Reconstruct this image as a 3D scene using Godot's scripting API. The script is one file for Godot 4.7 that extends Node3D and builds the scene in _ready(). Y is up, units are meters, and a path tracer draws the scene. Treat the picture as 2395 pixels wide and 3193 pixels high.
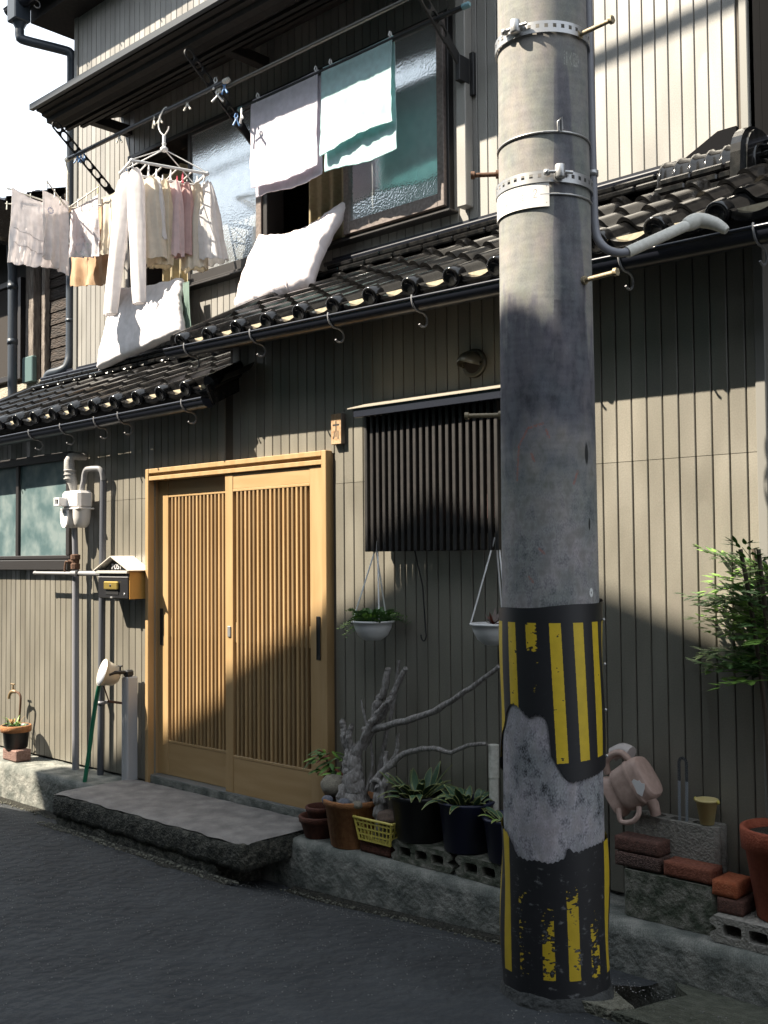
extends Node3D
# A sunlit lane in an old Japanese town: a two-storey house in ribbed metal siding, laundry on its poles,
# a striped utility pole in front. x runs along the facade, y is up, z comes out of the facade (z = 0: lower wall).

const EYE := Vector3(0, 1.5, 4.2)
const SUN := Vector3(0.72, -1.36, -1.0)          # the way sunlight travels
const WALL2 := -0.93                             # z of the upper storey's wall
const POLE := Vector3(-2.27, -0.05, 0.907)
const POLE_K := 0.911                            # the pole's measures were taken for a pole of 0.193 m radius

var O := Vector3.ZERO                            # base of the thing being built: vertices are stored relative to it
var names := {}
var M := {}
var rng := RandomNumberGenerator.new()

# ---------------------------------------------------------------- helpers: names, things, parts
func numbered(called: String, parent: Node) -> String:
	var key := str(parent.get_instance_id()) + called
	var k: int = names.get(key, 0)
	names[key] = k + 1
	return called if k == 0 else "%s_%03d" % [called, k]

func thing(called: String, label: String, category: String, at := Vector3.ZERO, group := "") -> Node3D:
	var o := Node3D.new()
	o.name = numbered(called, self)
	add_child(o, true)
	o.position = at
	O = at
	o.set_meta("label", label)
	o.set_meta("category", category)
	if group != "":
		o.set_meta("group", group)
	return o

func new_st() -> SurfaceTool:
	var st := SurfaceTool.new()
	st.begin(Mesh.PRIMITIVE_TRIANGLES)
	return st

func baked(st: SurfaceTool) -> ArrayMesh:
	st.generate_normals()
	return st.commit()

func part(called: String, st: SurfaceTool, m: Material, parent: Node) -> MeshInstance3D:
	return piece(called, baked(st), m, parent)

func piece(called: String, mesh: Mesh, m: Material, parent: Node, at := Vector3.ZERO, b := Basis()) -> MeshInstance3D:
	var o := MeshInstance3D.new()
	o.name = numbered(called, parent)
	parent.add_child(o, true)
	o.mesh = mesh
	o.material_override = m
	o.transform = Transform3D(b, at)
	return o

func structure(called: String, st: SurfaceTool, m: Material, kind := "structure") -> MeshInstance3D:
	var o := part(called, st, m, self)
	o.set_meta("kind", kind)
	return o

func label(o: Node, text: String, category: String, group := "") -> void:
	o.set_meta("label", text)
	o.set_meta("category", category)
	if group != "":
		o.set_meta("group", group)

# ---------------------------------------------------------------- helpers: shapes
func t3(st: SurfaceTool, a: Vector3, b: Vector3, c: Vector3, out: Vector3) -> void:
	if (b - a).cross(c - a).dot(out) > 0.0:
		st.add_vertex(a - O); st.add_vertex(c - O); st.add_vertex(b - O)
	else:
		st.add_vertex(a - O); st.add_vertex(b - O); st.add_vertex(c - O)

func q4(st: SurfaceTool, a: Vector3, b: Vector3, c: Vector3, d: Vector3, out: Vector3) -> void:
	t3(st, a, b, c, out)
	t3(st, a, c, d, out)

func box(st: SurfaceTool, c: Vector3, s: Vector3, b := 0.0, R := Basis()) -> void:
	st.set_smooth_group(-1)
	var h := s * 0.5
	b = minf(b, minf(h.x, minf(h.y, h.z)) * 0.95)
	var pt := func(i: int, ax: int) -> Vector3:
		var q := h - Vector3(b, b, b)
		q[ax] = h[ax]
		return c + R * (Vector3(1 if i & 1 else -1, 1 if i & 2 else -1, 1 if i & 4 else -1) * q)
	for ax in 3:
		var u := 1 << ((ax + 1) % 3)
		var w := 1 << ((ax + 2) % 3)
		for side in 2:
			var k := (1 << ax) if side else 0
			var a: Vector3 = pt.call(k, ax)
			var cc: Vector3 = pt.call(k | u | w, ax)
			q4(st, a, pt.call(k | u, ax), cc, pt.call(k | w, ax), (a + cc) * 0.5 - c)
	if b > 0.0:
		for ax in 3:
			var k := 1 << ax
			var ua := (ax + 1) % 3
			var wa := (ax + 2) % 3
			for j in 4:
				var base := ((1 << ua) if j & 1 else 0) | ((1 << wa) if j & 2 else 0)
				var p0: Vector3 = pt.call(base, ua)
				var p2: Vector3 = pt.call(base | k, wa)
				q4(st, p0, pt.call(base | k, ua), p2, pt.call(base, wa), (p0 + p2) * 0.5 - c)
		for i in 8:
			var p0: Vector3 = pt.call(i, 0)
			t3(st, p0, pt.call(i, 1), pt.call(i, 2), p0 - c)

func bx(st: SurfaceTool, x0: float, x1: float, y0: float, y1: float, z0: float, z1: float, b := 0.0) -> void:
	box(st, Vector3((x0 + x1) * 0.5, (y0 + y1) * 0.5, (z0 + z1) * 0.5), Vector3(absf(x1 - x0), absf(y1 - y0), absf(z1 - z0)), b)

func beam(st: SurfaceTool, a: Vector3, b: Vector3, w: float, h: float, up := Vector3.UP, bevel := 0.0) -> void:
	# a bar of width w and height h from a to b
	var d := (b - a).normalized()
	var s := d.cross(up).normalized()
	box(st, (a + b) * 0.5, Vector3(w, h, a.distance_to(b)), bevel, Basis(s, s.cross(d), -d))

func tube(st: SurfaceTool, pts: Array, r, n := 8, caps := true, flat := 1.0) -> void:
	st.set_smooth_group(1)
	var side := Vector3.ZERO
	var rings := []
	for i in pts.size():
		var p: Vector3 = pts[i]
		var d: Vector3 = (pts[mini(i + 1, pts.size() - 1)] - pts[maxi(i - 1, 0)]).normalized()
		if i == 0:
			side = d.cross(Vector3.UP if absf(d.y) < 0.9 else Vector3(0, 0, 1)).normalized()
		side = (side - d * side.dot(d)).normalized()
		var up := d.cross(side)
		var rr: float = r if r is float else r[i]
		var ring := []
		for k in n:
			var a := TAU * k / n
			ring.append(p + side * cos(a) * rr + up * sin(a) * rr * flat)
		rings.append(ring)
	for i in pts.size() - 1:
		var mid: Vector3 = (pts[i] + pts[i + 1]) * 0.5
		for k in n:
			var a: Vector3 = rings[i][k]
			var c: Vector3 = rings[i + 1][(k + 1) % n]
			q4(st, a, rings[i + 1][k], c, rings[i][(k + 1) % n], (a + c) * 0.5 - mid)
	if caps:
		st.set_smooth_group(-1)
		for e in [0, pts.size() - 1]:
			var out: Vector3 = (pts[0] - pts[1]) if e == 0 else (pts[e] - pts[e - 1])
			for k in range(1, n - 1):
				t3(st, rings[e][0], rings[e][k], rings[e][k + 1], out)

func lathe(st: SurfaceTool, prof: Array, n: int, at: Vector3, R := Basis(), smooth := true, squash := Vector3.ONE) -> void:
	# prof: Vector2(radius, height) pairs from inside bottom round to the other end
	st.set_smooth_group(1 if smooth else -1)
	for i in prof.size() - 1:
		var p: Vector2 = prof[i]
		var q: Vector2 = prof[i + 1]
		var t := q - p
		for k in n:
			var a0 := TAU * k / n
			var a1 := TAU * (k + 1) / n
			var f := func(v: Vector2, a: float) -> Vector3:
				return at + R * (Vector3(cos(a) * v.x, v.y, sin(a) * v.x) * squash)
			var am := (a0 + a1) * 0.5
			var out: Vector3 = R * Vector3(cos(am) * t.y, -t.x, sin(am) * t.y)
			var A: Vector3 = f.call(p, a0)
			var B: Vector3 = f.call(q, a0)
			var C: Vector3 = f.call(q, a1)
			var D: Vector3 = f.call(p, a1)
			if p.x < 1e-5:
				t3(st, A, B, C, out)
			elif q.x < 1e-5:
				t3(st, A, B, D, out)
			else:
				q4(st, A, B, C, D, out)

func grid(st: SurfaceTool, f: Callable, nu: int, nv: int, out: Vector3, smooth := true) -> void:
	st.set_smooth_group(1 if smooth else -1)
	var rows := []
	for j in nv + 1:
		var row := []
		for i in nu + 1:
			row.append(f.call(float(i) / nu, float(j) / nv))
		rows.append(row)
	for j in nv:
		for i in nu:
			q4(st, rows[j][i], rows[j][i + 1], rows[j + 1][i + 1], rows[j + 1][i], out)

func closed(st: SurfaceTool, f: Callable, nu: int, nv: int, centre: Callable) -> void:
	# a skin that closes round in u; centre(v) is the point inside
	st.set_smooth_group(1)
	for j in nv:
		var m: Vector3 = (centre.call(float(j) / nv) + centre.call(float(j + 1) / nv)) * 0.5
		for i in nu:
			var a: Vector3 = f.call(float(i) / nu, float(j) / nv)
			var b: Vector3 = f.call(float(i + 1) / nu, float(j) / nv)
			var c: Vector3 = f.call(float(i + 1) / nu, float(j + 1) / nv)
			var d: Vector3 = f.call(float(i) / nu, float(j + 1) / nv)
			q4(st, a, b, c, d, (a + c) * 0.5 - m)

func prism(st: SurfaceTool, poly: PackedVector2Array, X: Transform3D, depth: float) -> void:
	# poly lies in X's xy plane and is pushed out along X's z from 0 to depth
	st.set_smooth_group(-1)
	var ids := Geometry2D.triangulate_polygon(poly)
	var zz := X.basis.z * depth
	var at := func(p: Vector2) -> Vector3: return X * Vector3(p.x, p.y, 0)
	for i in range(0, ids.size(), 3):
		var a: Vector3 = at.call(poly[ids[i]])
		var b: Vector3 = at.call(poly[ids[i + 1]])
		var c: Vector3 = at.call(poly[ids[i + 2]])
		t3(st, a, b, c, -zz)
		t3(st, a + zz, b + zz, c + zz, zz)
	var cw := Geometry2D.is_polygon_clockwise(poly)
	for i in poly.size():
		var p := poly[i]
		var q := poly[(i + 1) % poly.size()]
		var e := q - p
		var n2 := Vector2(e.y, -e.x) * (-1.0 if cw else 1.0)
		q4(st, at.call(p), at.call(q), at.call(q) + zz, at.call(p) + zz, X.basis * Vector3(n2.x, n2.y, 0))

func blob(st: SurfaceTool, c: Vector3, r: Vector3, seed_: int, bump := 0.12, nu := 14, nv := 9, R := Basis()) -> void:
	var nz := FastNoiseLite.new()
	nz.seed = seed_
	nz.frequency = 0.9
	var f := func(u: float, v: float) -> Vector3:
		var a := TAU * fposmod(u, 1.0)
		var e := PI * v
		var d := Vector3(cos(a) * sin(e), cos(e), sin(a) * sin(e))
		return c + R * (d * r * (1.0 + bump * nz.get_noise_3dv(d * 1.6)))
	closed(st, f, nu, nv, func(_v: float) -> Vector3: return c)

func arc(c: Vector3, u: Vector3, v: Vector3, a0: float, a1: float, n: int) -> Array:
	var r := []
	for i in n + 1:
		var a := lerpf(a0, a1, float(i) / n)
		r.append(c + u * cos(a) + v * sin(a))
	return r

func bez(p: Array, n := 16) -> Array:
	# a smooth curve through the points (Catmull-Rom)
	var r := []
	for i in p.size() - 1:
		var a: Vector3 = p[maxi(i - 1, 0)]
		var d: Vector3 = p[mini(i + 2, p.size() - 1)]
		var m := maxi(2, n / (p.size() - 1))
		for k in m:
			r.append((p[i] as Vector3).cubic_interpolate(p[i + 1], a, d, float(k) / m))
	r.append(p[-1])
	return r

func leaf(st: SurfaceTool, base: Vector3, dir: Vector3, side: Vector3, length: float, width: float, bend: float, n := 4) -> void:
	st.set_smooth_group(1)
	var up := dir.cross(side).normalized()
	var pl := []
	var pm := []
	var pr := []
	for i in n + 1:
		var t := float(i) / n
		var c := base + dir * length * t - Vector3.UP * bend * length * t * t
		var w := width * 0.5 * sin(PI * pow(t, 0.75)) if i < n else 0.0
		pm.append(c)
		pl.append(c + side * w + up * w * 0.35)
		pr.append(c - side * w + up * w * 0.35)
	for i in n:
		q4(st, pl[i], pl[i + 1], pm[i + 1], pm[i], up)
		q4(st, pm[i], pm[i + 1], pr[i + 1], pr[i], up)

# ---------------------------------------------------------------- helpers: materials
func lin(r: float, g: float, b: float) -> Color:
	return Color(r, g, b).linear_to_srgb()

func noise_tex(seed_: int, freq: float, lo: Color, hi: Color, octaves := 4, mid := 0.5, kind := FastNoiseLite.TYPE_SIMPLEX_SMOOTH, px := 512) -> NoiseTexture2D:
	var n := FastNoiseLite.new()
	n.noise_type = kind
	n.seed = seed_
	n.frequency = freq
	n.fractal_octaves = octaves
	var t := NoiseTexture2D.new()
	t.width = px
	t.height = px
	t.seamless = true
	t.noise = n
	var g := Gradient.new()
	g.set_color(0, lo)
	g.set_color(1, hi)
	g.set_offset(0, mid - 0.3)
	g.set_offset(1, mid + 0.3)
	t.color_ramp = g
	return t

func shared(key: String, seed_: int, freq: float, lo: float, octaves: int) -> NoiseTexture2D:
	if not M.has(key):
		M[key] = noise_tex(seed_, freq, Color(lo, lo, lo), Color.WHITE, octaves)
	return M[key]

func plain(name_: String, c: Color, rough := 0.7, metal := 0.0) -> StandardMaterial3D:
	var m := StandardMaterial3D.new()
	m.resource_name = name_
	m.albedo_color = c
	m.roughness = rough
	m.metallic = metal
	return m

func mottled(name_: String, lo: Color, hi: Color, rough: float, scale: float, seed_: int, freq := 0.02, bump := 0.0, fine := 0.0, stretch := Vector3.ONE, octaves := 4) -> StandardMaterial3D:
	var m := plain(name_, Color.WHITE, rough)
	m.albedo_texture = noise_tex(seed_, freq, lo, hi, octaves)
	m.uv1_triplanar = true
	m.uv1_world_triplanar = true
	m.uv1_scale = stretch * scale
	if bump > 0.0:
		m.heightmap_enabled = true
		m.heightmap_texture = shared("rough relief", 7, 0.06, 0.0, 5)
		m.heightmap_scale = bump
	if fine > 0.0:
		m.detail_enabled = true
		m.detail_blend_mode = BaseMaterial3D.BLEND_MODE_MUL
		m.detail_albedo = shared("fine %.1f" % fine, 3, 0.11, 1.0 - fine, 3)
		m.detail_uv_layer = BaseMaterial3D.DETAIL_UV_2
		m.uv2_triplanar = true
		m.uv2_world_triplanar = true
		m.uv2_scale = Vector3.ONE * scale * 2.7
	return m

func materials() -> void:
	M.siding = mottled("siding", lin(0.27, 0.258, 0.236), lin(0.305, 0.292, 0.268), 0.5, 0.7, 11, 0.012, 0.0, 0.08, Vector3(1.0, 0.35, 1.0))
	M.siding.metallic_specular = 0.6
	M.siding.heightmap_enabled = true
	M.siding.heightmap_texture = noise_tex(14, 0.006, Color.BLACK, Color.WHITE, 2)
	M.siding.heightmap_scale = 1.2
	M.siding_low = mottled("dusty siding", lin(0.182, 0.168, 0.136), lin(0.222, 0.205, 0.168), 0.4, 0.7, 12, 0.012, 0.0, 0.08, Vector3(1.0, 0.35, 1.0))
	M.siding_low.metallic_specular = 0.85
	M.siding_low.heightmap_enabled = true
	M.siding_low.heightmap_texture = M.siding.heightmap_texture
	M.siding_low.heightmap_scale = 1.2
	M.up_tones = tones(M.siding, 3, 0.035)
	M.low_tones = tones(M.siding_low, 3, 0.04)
	M.siding_back = plain("siding groove", lin(0.075, 0.06, 0.046), 0.8)
	M.trim = plain("siding trim", lin(0.17, 0.165, 0.15), 0.5)
	M.tile = mottled("glazed tile", lin(0.007, 0.007, 0.0075), lin(0.022, 0.021, 0.020), 0.13, 1.5, 21, 0.02, 0.0, 0.2)
	M.gutter = plain("gutter steel", lin(0.014, 0.016, 0.024), 0.3)
	M.black_metal = plain("black steel", lin(0.012, 0.012, 0.013), 0.55)
	M.dark_wood = mottled("dark wood", lin(0.006, 0.005, 0.004), lin(0.016, 0.011, 0.009), 0.8, 2.0, 31, 0.02, 0.0, 0.0, Vector3(1, 0.2, 1))
	M.brown_bar = mottled("brown lattice bar", lin(0.006, 0.005, 0.0045), lin(0.013, 0.010, 0.009), 0.6, 2.0, 33)
	M.plaster = mottled("eave plaster", lin(0.30, 0.26, 0.18), lin(0.42, 0.36, 0.26), 0.9, 3.0, 35)
	M.door_wood = mottled("light oak", lin(0.37, 0.235, 0.105), lin(0.43, 0.285, 0.14), 0.5, 1.6, 41, 0.014, 0.0, 0.12, Vector3(1.0, 0.12, 1.0))
	M.door_rail = mottled("light oak across", lin(0.37, 0.235, 0.105), lin(0.43, 0.285, 0.14), 0.5, 1.6, 43, 0.014, 0.0, 0.12, Vector3(0.12, 1.0, 1.0))
	M.slats = tones(M.door_wood, 3, 0.10)
	M.matt_black = plain("matt black", lin(0.009, 0.009, 0.010), 0.9)
	M.matt_black.metallic_specular = 0.15
	M.door_back = plain("door back board", lin(0.12, 0.05, 0.016), 0.8)
	M.steel = plain("zinc steel", lin(0.42, 0.42, 0.42), 0.4, 0.7)
	M.grey_paint = plain("grey paint", lin(0.24, 0.24, 0.25), 0.5)
	M.pipe_grey = plain("grey vinyl pipe", lin(0.19, 0.19, 0.21), 0.45)
	M.dark_pipe = plain("slate vinyl pipe", lin(0.035, 0.045, 0.06), 0.4)
	M.rust = mottled("rusted steel", lin(0.05, 0.022, 0.012), lin(0.14, 0.07, 0.035), 0.8, 9.0, 51)
	M.bolt = mottled("yellowed zinc", lin(0.20, 0.15, 0.08), lin(0.36, 0.30, 0.2), 0.5, 9.0, 53)
	M.concrete = mottled("old concrete", lin(0.13, 0.14, 0.125), lin(0.34, 0.335, 0.30), 0.95, 0.9, 61, 0.014, 0.35, 0.3)
	M.step = mottled("step top", lin(0.16, 0.15, 0.145), lin(0.27, 0.255, 0.24), 0.95, 0.8, 63, 0.014, 0.25, 0.25)
	M.step_side = mottled("mossy step edge", lin(0.016, 0.018, 0.013), lin(0.17, 0.16, 0.13), 1.0, 1.7, 65, 0.02, 1.0, 0.45)
	M.slab = mottled("mossy slab", lin(0.065, 0.072, 0.048), lin(0.13, 0.135, 0.10), 0.95, 1.2, 67, 0.02, 1.0, 0.4)
	M.slab_pale = mottled("pale slab", lin(0.17, 0.165, 0.12), lin(0.28, 0.27, 0.21), 0.95, 1.6, 68, 0.02, 1.0, 0.3)
	M.pit = mottled("dark concrete", lin(0.025, 0.027, 0.026), lin(0.07, 0.072, 0.07), 0.8, 1.2, 69, 0.02, 0.6, 0.3)
	M.block = mottled("cinder block", lin(0.26, 0.245, 0.215), lin(0.40, 0.375, 0.33), 1.0, 2.2, 71, 0.025, 0.3, 0.35)
	M.block_moss = mottled("mossy cinder block", lin(0.07, 0.085, 0.055), lin(0.30, 0.285, 0.24), 1.0, 1.3, 73, 0.018, 0.3, 0.4)
	M.brick = mottled("red brick", lin(0.20, 0.058, 0.03), lin(0.32, 0.11, 0.065), 0.95, 3.0, 75, 0.03, 0.25, 0.35)
	M.brick_dark = mottled("dirty brick", lin(0.10, 0.045, 0.032), lin(0.22, 0.10, 0.075), 0.95, 3.5, 77, 0.03, 0.25, 0.4)
	M.brick_bright = mottled("orange brick", lin(0.36, 0.085, 0.03), lin(0.46, 0.14, 0.06), 0.95, 3.0, 79, 0.03, 0.2, 0.2)
	M.asphalt = mottled("asphalt", lin(0.042, 0.048, 0.054), lin(0.070, 0.078, 0.086), 0.92, 0.35, 81, 0.012, 1.4, 0.7)
	M.asphalt.uv2_scale = Vector3.ONE * 5.0
	M.dirt = mottled("gutter dirt", lin(0.022, 0.022, 0.014), lin(0.11, 0.10, 0.07), 1.0, 2.2, 83, 0.03, 3.0, 0.5)
	M.terracotta = mottled("terracotta", lin(0.26, 0.10, 0.035), lin(0.42, 0.19, 0.07), 0.85, 3.0, 85, 0.02, 0.2, 0.2)
	M.terracotta_red = mottled("red clay pot", lin(0.24, 0.05, 0.022), lin(0.34, 0.085, 0.04), 0.85, 3.0, 86, 0.02, 0.2, 0.15)
	M.terracotta_dark = mottled("dark clay pot", lin(0.075, 0.022, 0.012), lin(0.14, 0.045, 0.025), 0.85, 4.0, 87, 0.02, 0.2, 0.2)
	M.black_plastic = plain("black plastic", lin(0.010, 0.010, 0.011), 0.45)
	M.blue_plastic = plain("navy plastic", lin(0.010, 0.012, 0.035), 0.4)
	M.soil = mottled("potting soil", lin(0.02, 0.016, 0.011), lin(0.12, 0.10, 0.07), 1.0, 12.0, 89, 0.05, 3.0, 0.4)
	M.yellow_plastic = plain("yellow plastic", lin(0.55, 0.46, 0.10), 0.5)
	M.cream_plastic = plain("cream plastic", lin(0.55, 0.45, 0.20), 0.5)
	M.white_plastic = plain("white plastic", lin(0.72, 0.72, 0.72), 0.45)
	M.aged_white = mottled("aged white plastic", lin(0.5, 0.48, 0.42), lin(0.66, 0.64, 0.58), 0.5, 4.0, 90)
	M.blue_clip = plain("blue plastic", lin(0.10, 0.22, 0.45), 0.45)
	M.red_clip = plain("red plastic", lin(0.55, 0.06, 0.10), 0.45)
	M.pink_can = mottled("dusty pink plastic", lin(0.36, 0.25, 0.21), lin(0.45, 0.32, 0.27), 0.55, 3.0, 91)
	M.hose = plain("green hose", lin(0.012, 0.14, 0.075), 0.45)
	M.brass = plain("brass", lin(0.45, 0.33, 0.09), 0.35, 0.7)
	M.drift = mottled("driftwood", lin(0.24, 0.215, 0.195), lin(0.58, 0.55, 0.53), 0.9, 4.0, 93, 0.03, 0.4, 0.4, Vector3(1, 0.35, 1))
	M.stone = mottled("round stone", lin(0.24, 0.215, 0.165), lin(0.38, 0.34, 0.27), 0.9, 6.0, 95, 0.03, 0.3, 0.3)
	M.blue_stone = mottled("blue grey stone", lin(0.07, 0.075, 0.095), lin(0.16, 0.165, 0.19), 0.85, 8.0, 96)
	M.leaf = mottled("green leaf", lin(0.045, 0.105, 0.03), lin(0.09, 0.18, 0.05), 0.5, 9.0, 97)
	M.leaf.backlight_enabled = true
	M.leaf.backlight = lin(0.06, 0.11, 0.02)
	M.leaf_dark = mottled("dark leaf", lin(0.03, 0.07, 0.04), lin(0.07, 0.13, 0.07), 0.4, 9.0, 98)
	M.leaf_pale = plain("cream leaf edge", lin(0.26, 0.28, 0.10), 0.5)
	M.leaf_light = mottled("light leaf", lin(0.13, 0.25, 0.04), lin(0.2, 0.34, 0.07), 0.5, 9.0, 99)
	M.leaf_light.backlight_enabled = true
	M.leaf_light.backlight = lin(0.12, 0.2, 0.03)
	M.leaf_red = plain("reddish leaf", lin(0.20, 0.05, 0.03), 0.6)
	M.stem = plain("stem", lin(0.06, 0.045, 0.03), 0.8)
	M.frame_brown = mottled("bronze window frame", lin(0.12, 0.098, 0.088), lin(0.19, 0.155, 0.14), 0.5, 3.0, 101)
	M.frame_dark = plain("dark window frame", lin(0.022, 0.02, 0.02), 0.45)
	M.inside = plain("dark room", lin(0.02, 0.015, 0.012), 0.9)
	M.curtain = mottled("old curtain", lin(0.30, 0.25, 0.15), lin(0.38, 0.32, 0.20), 0.9, 3.0, 103)
	M.curtain_pink = plain("pink curtain", lin(0.36, 0.22, 0.2), 0.9)
	M.frosted = mottled("frosted glass", lin(0.66, 0.70, 0.71), lin(0.72, 0.76, 0.77), 0.13, 1.0, 105, 0.02)
	M.frosted.metallic = 0.8
	M.frosted.heightmap_enabled = true
	M.frosted.heightmap_texture = noise_tex(107, 0.09, Color.BLACK, Color.WHITE, 2)
	M.frosted.heightmap_scale = 0.03
	M.frosted_low = mottled("frosted glass with a curtain behind", lin(0.10, 0.16, 0.17), lin(0.24, 0.30, 0.30), 0.25, 0.8, 109, 0.01)
	M.frosted_low.metallic = 0.25
	M.plank = mottled("weathered plank", lin(0.018, 0.012, 0.009), lin(0.055, 0.036, 0.026), 0.85, 1.5, 111, 0.02, 1.0, 0.3, Vector3(0.2, 1.0, 0.2))
	M.post_wood = mottled("weathered post", lin(0.16, 0.13, 0.11), lin(0.34, 0.29, 0.25), 0.85, 2.0, 113, 0.02, 0.5, 0.3, Vector3(1, 0.2, 1))
	M.stucco = mottled("beige stucco", lin(0.36, 0.32, 0.25), lin(0.44, 0.40, 0.32), 0.95, 1.5, 115, 0.02, 0.6, 0.15)
	M.far_wall = mottled("grey render", lin(0.045, 0.05, 0.045), lin(0.07, 0.075, 0.07), 0.85, 0.8, 117)  # kept dark so the unseen houses send little light under the eaves
	M.far_roof = plain("far roof", lin(0.025, 0.025, 0.027), 0.5)
	M.cloth_white = cloth("white cotton", lin(0.86, 0.84, 0.84), 1.0, 121)
	M.cloth_lavender = cloth("pale lavender cotton", lin(0.80, 0.78, 0.83), 1.0, 122)
	M.cloth_mint = cloth("pale aqua towelling", lin(0.62, 0.80, 0.81), 1.0, 123)
	M.cloth_cream = cloth("cream cotton", lin(0.78, 0.72, 0.62), 1.0, 124)
	M.cloth_pink = cloth("pale pink cotton", lin(0.74, 0.60, 0.60), 1.0, 125)
	M.cloth_rose = cloth("dusty rose cotton", lin(0.58, 0.40, 0.38), 1.0, 126)
	M.cloth_tan = cloth("tan towelling", lin(0.62, 0.43, 0.27), 1.0, 127)
	M.cloth_yellow = cloth("pale yellow cotton", lin(0.74, 0.67, 0.54), 1.0, 128)
	M.futon = cloth("futon cover", lin(0.78, 0.76, 0.79), 0.0, 129)
	M.futon_pink = cloth("pale pink futon cover", lin(0.76, 0.68, 0.68), 0.0, 130)

func tones(m: StandardMaterial3D, n: int, by: float) -> Array:
	var r := []
	for i in n:
		var k: StandardMaterial3D = m.duplicate()
		k.resource_name = m.resource_name
		var v := 1.0 - by * i
		k.albedo_color = Color(v, v, v)
		r.append(k)
	return r

func cloth(name_: String, c: Color, through: float, seed_: int) -> StandardMaterial3D:
	var m := plain(name_, Color.WHITE, 0.9)
	m.albedo_texture = noise_tex(seed_, 0.02, c.darkened(0.06), c, 4, 0.5, FastNoiseLite.TYPE_SIMPLEX_SMOOTH, 256)
	m.uv1_triplanar = true
	m.uv1_world_triplanar = true
	m.uv1_scale = Vector3.ONE * 2.5
	m.heightmap_enabled = true
	m.heightmap_texture = noise_tex(5, 0.16, Color.BLACK, Color.WHITE, 2, 0.5, FastNoiseLite.TYPE_SIMPLEX_SMOOTH, 256) if not M.has("weave") else M.weave
	M.weave = m.heightmap_texture
	m.heightmap_scale = 0.06
	if through > 0.0:
		m.backlight_enabled = true
		var l := c.srgb_to_linear()
		m.backlight = lin(l.r, l.g, l.b) if through > 0.9 else lin(l.r * through, l.g * through, l.b * through)
	return m

# ---------------------------------------------------------------- the house
func board_mesh(w: float, d: float, ch: float) -> ArrayMesh:
	# one ribbed board of the metal siding, 1 m tall, to be stretched to its length; x from 0 to w, z from 0 to d
	var keep := O
	O = Vector3.ZERO
	var st := new_st()
	var p := [Vector2(0, 0), Vector2(0, d - ch), Vector2(ch, d), Vector2(w - ch, d), Vector2(w, d - ch), Vector2(w, 0)]
	st.set_smooth_group(-1)
	for i in 5:
		var a := Vector3(p[i].x, 0, p[i].y)
		var b := Vector3(p[i + 1].x, 0, p[i + 1].y)
		var e := b - a
		q4(st, a, b, b + Vector3.UP, a + Vector3.UP, Vector3(-e.z, 0, e.x))
	for y in [0.0, 1.0]:
		for i in range(1, 5):
			t3(st, Vector3(p[0].x, y, p[0].y), Vector3(p[i].x, y, p[i].y), Vector3(p[i + 1].x, y, p[i + 1].y), Vector3(0, y - 0.5, 0))
	O = keep
	return baked(st)

func backing(st: SurfaceTool, x0: float, x1: float, y0: float, y1: float, z0: float, z1: float, holes: Array) -> void:
	var xs := [x0, x1]
	var ys := [y0, y1]
	for r: Rect2 in holes:
		xs += [clampf(r.position.x, x0, x1), clampf(r.end.x, x0, x1)]
		ys += [clampf(r.position.y, y0, y1), clampf(r.end.y, y0, y1)]
	xs.sort()
	ys.sort()
	for i in xs.size() - 1:
		for j in ys.size() - 1:
			var c := Vector2(xs[i] + xs[i + 1], ys[j] + ys[j + 1]) * 0.5
			if xs[i + 1] - xs[i] < 0.001 or ys[j + 1] - ys[j] < 0.001 or holes.any(func(r: Rect2) -> bool: return r.has_point(c)):
				continue
			bx(st, xs[i], xs[i + 1], ys[j], ys[j + 1], z0, z1)

func siding(parent: Node3D, m: Array, called: String, x0: float, x1: float, phase: float, y0: float, y1: float, seam: float, z: float, holes: Array) -> void:
	var pitch := 0.0757
	var bm := board_mesh(0.0705, 0.011, 0.003)
	var x := phase + roundf((x0 - phase) / pitch) * pitch
	while x < x1 - 0.02:
		var cuts := [[y0, seam - 0.0012], [seam + 0.0012, y1]] if seam > y0 else [[y0, y1]]
		for r: Rect2 in holes:
			if x + 0.04 > r.position.x and x + 0.035 < r.end.x:
				var left := []
				for c in cuts:
					if c[0] < r.position.y:
						left.append([c[0], minf(c[1], r.position.y)])
					if c[1] > r.end.y:
						left.append([maxf(c[0], r.end.y), c[1]])
				cuts = left
		for c in cuts:
			if c[1] - c[0] > 0.01:
				piece(called, bm, m[rng.randi() % m.size()], parent, Vector3(x + 0.0026, c[0], z - 0.011 + rng.randf_range(-0.0006, 0.0006)) - O, Basis.from_scale(Vector3(1, c[1] - c[0], 1)))
		x += pitch

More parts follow.
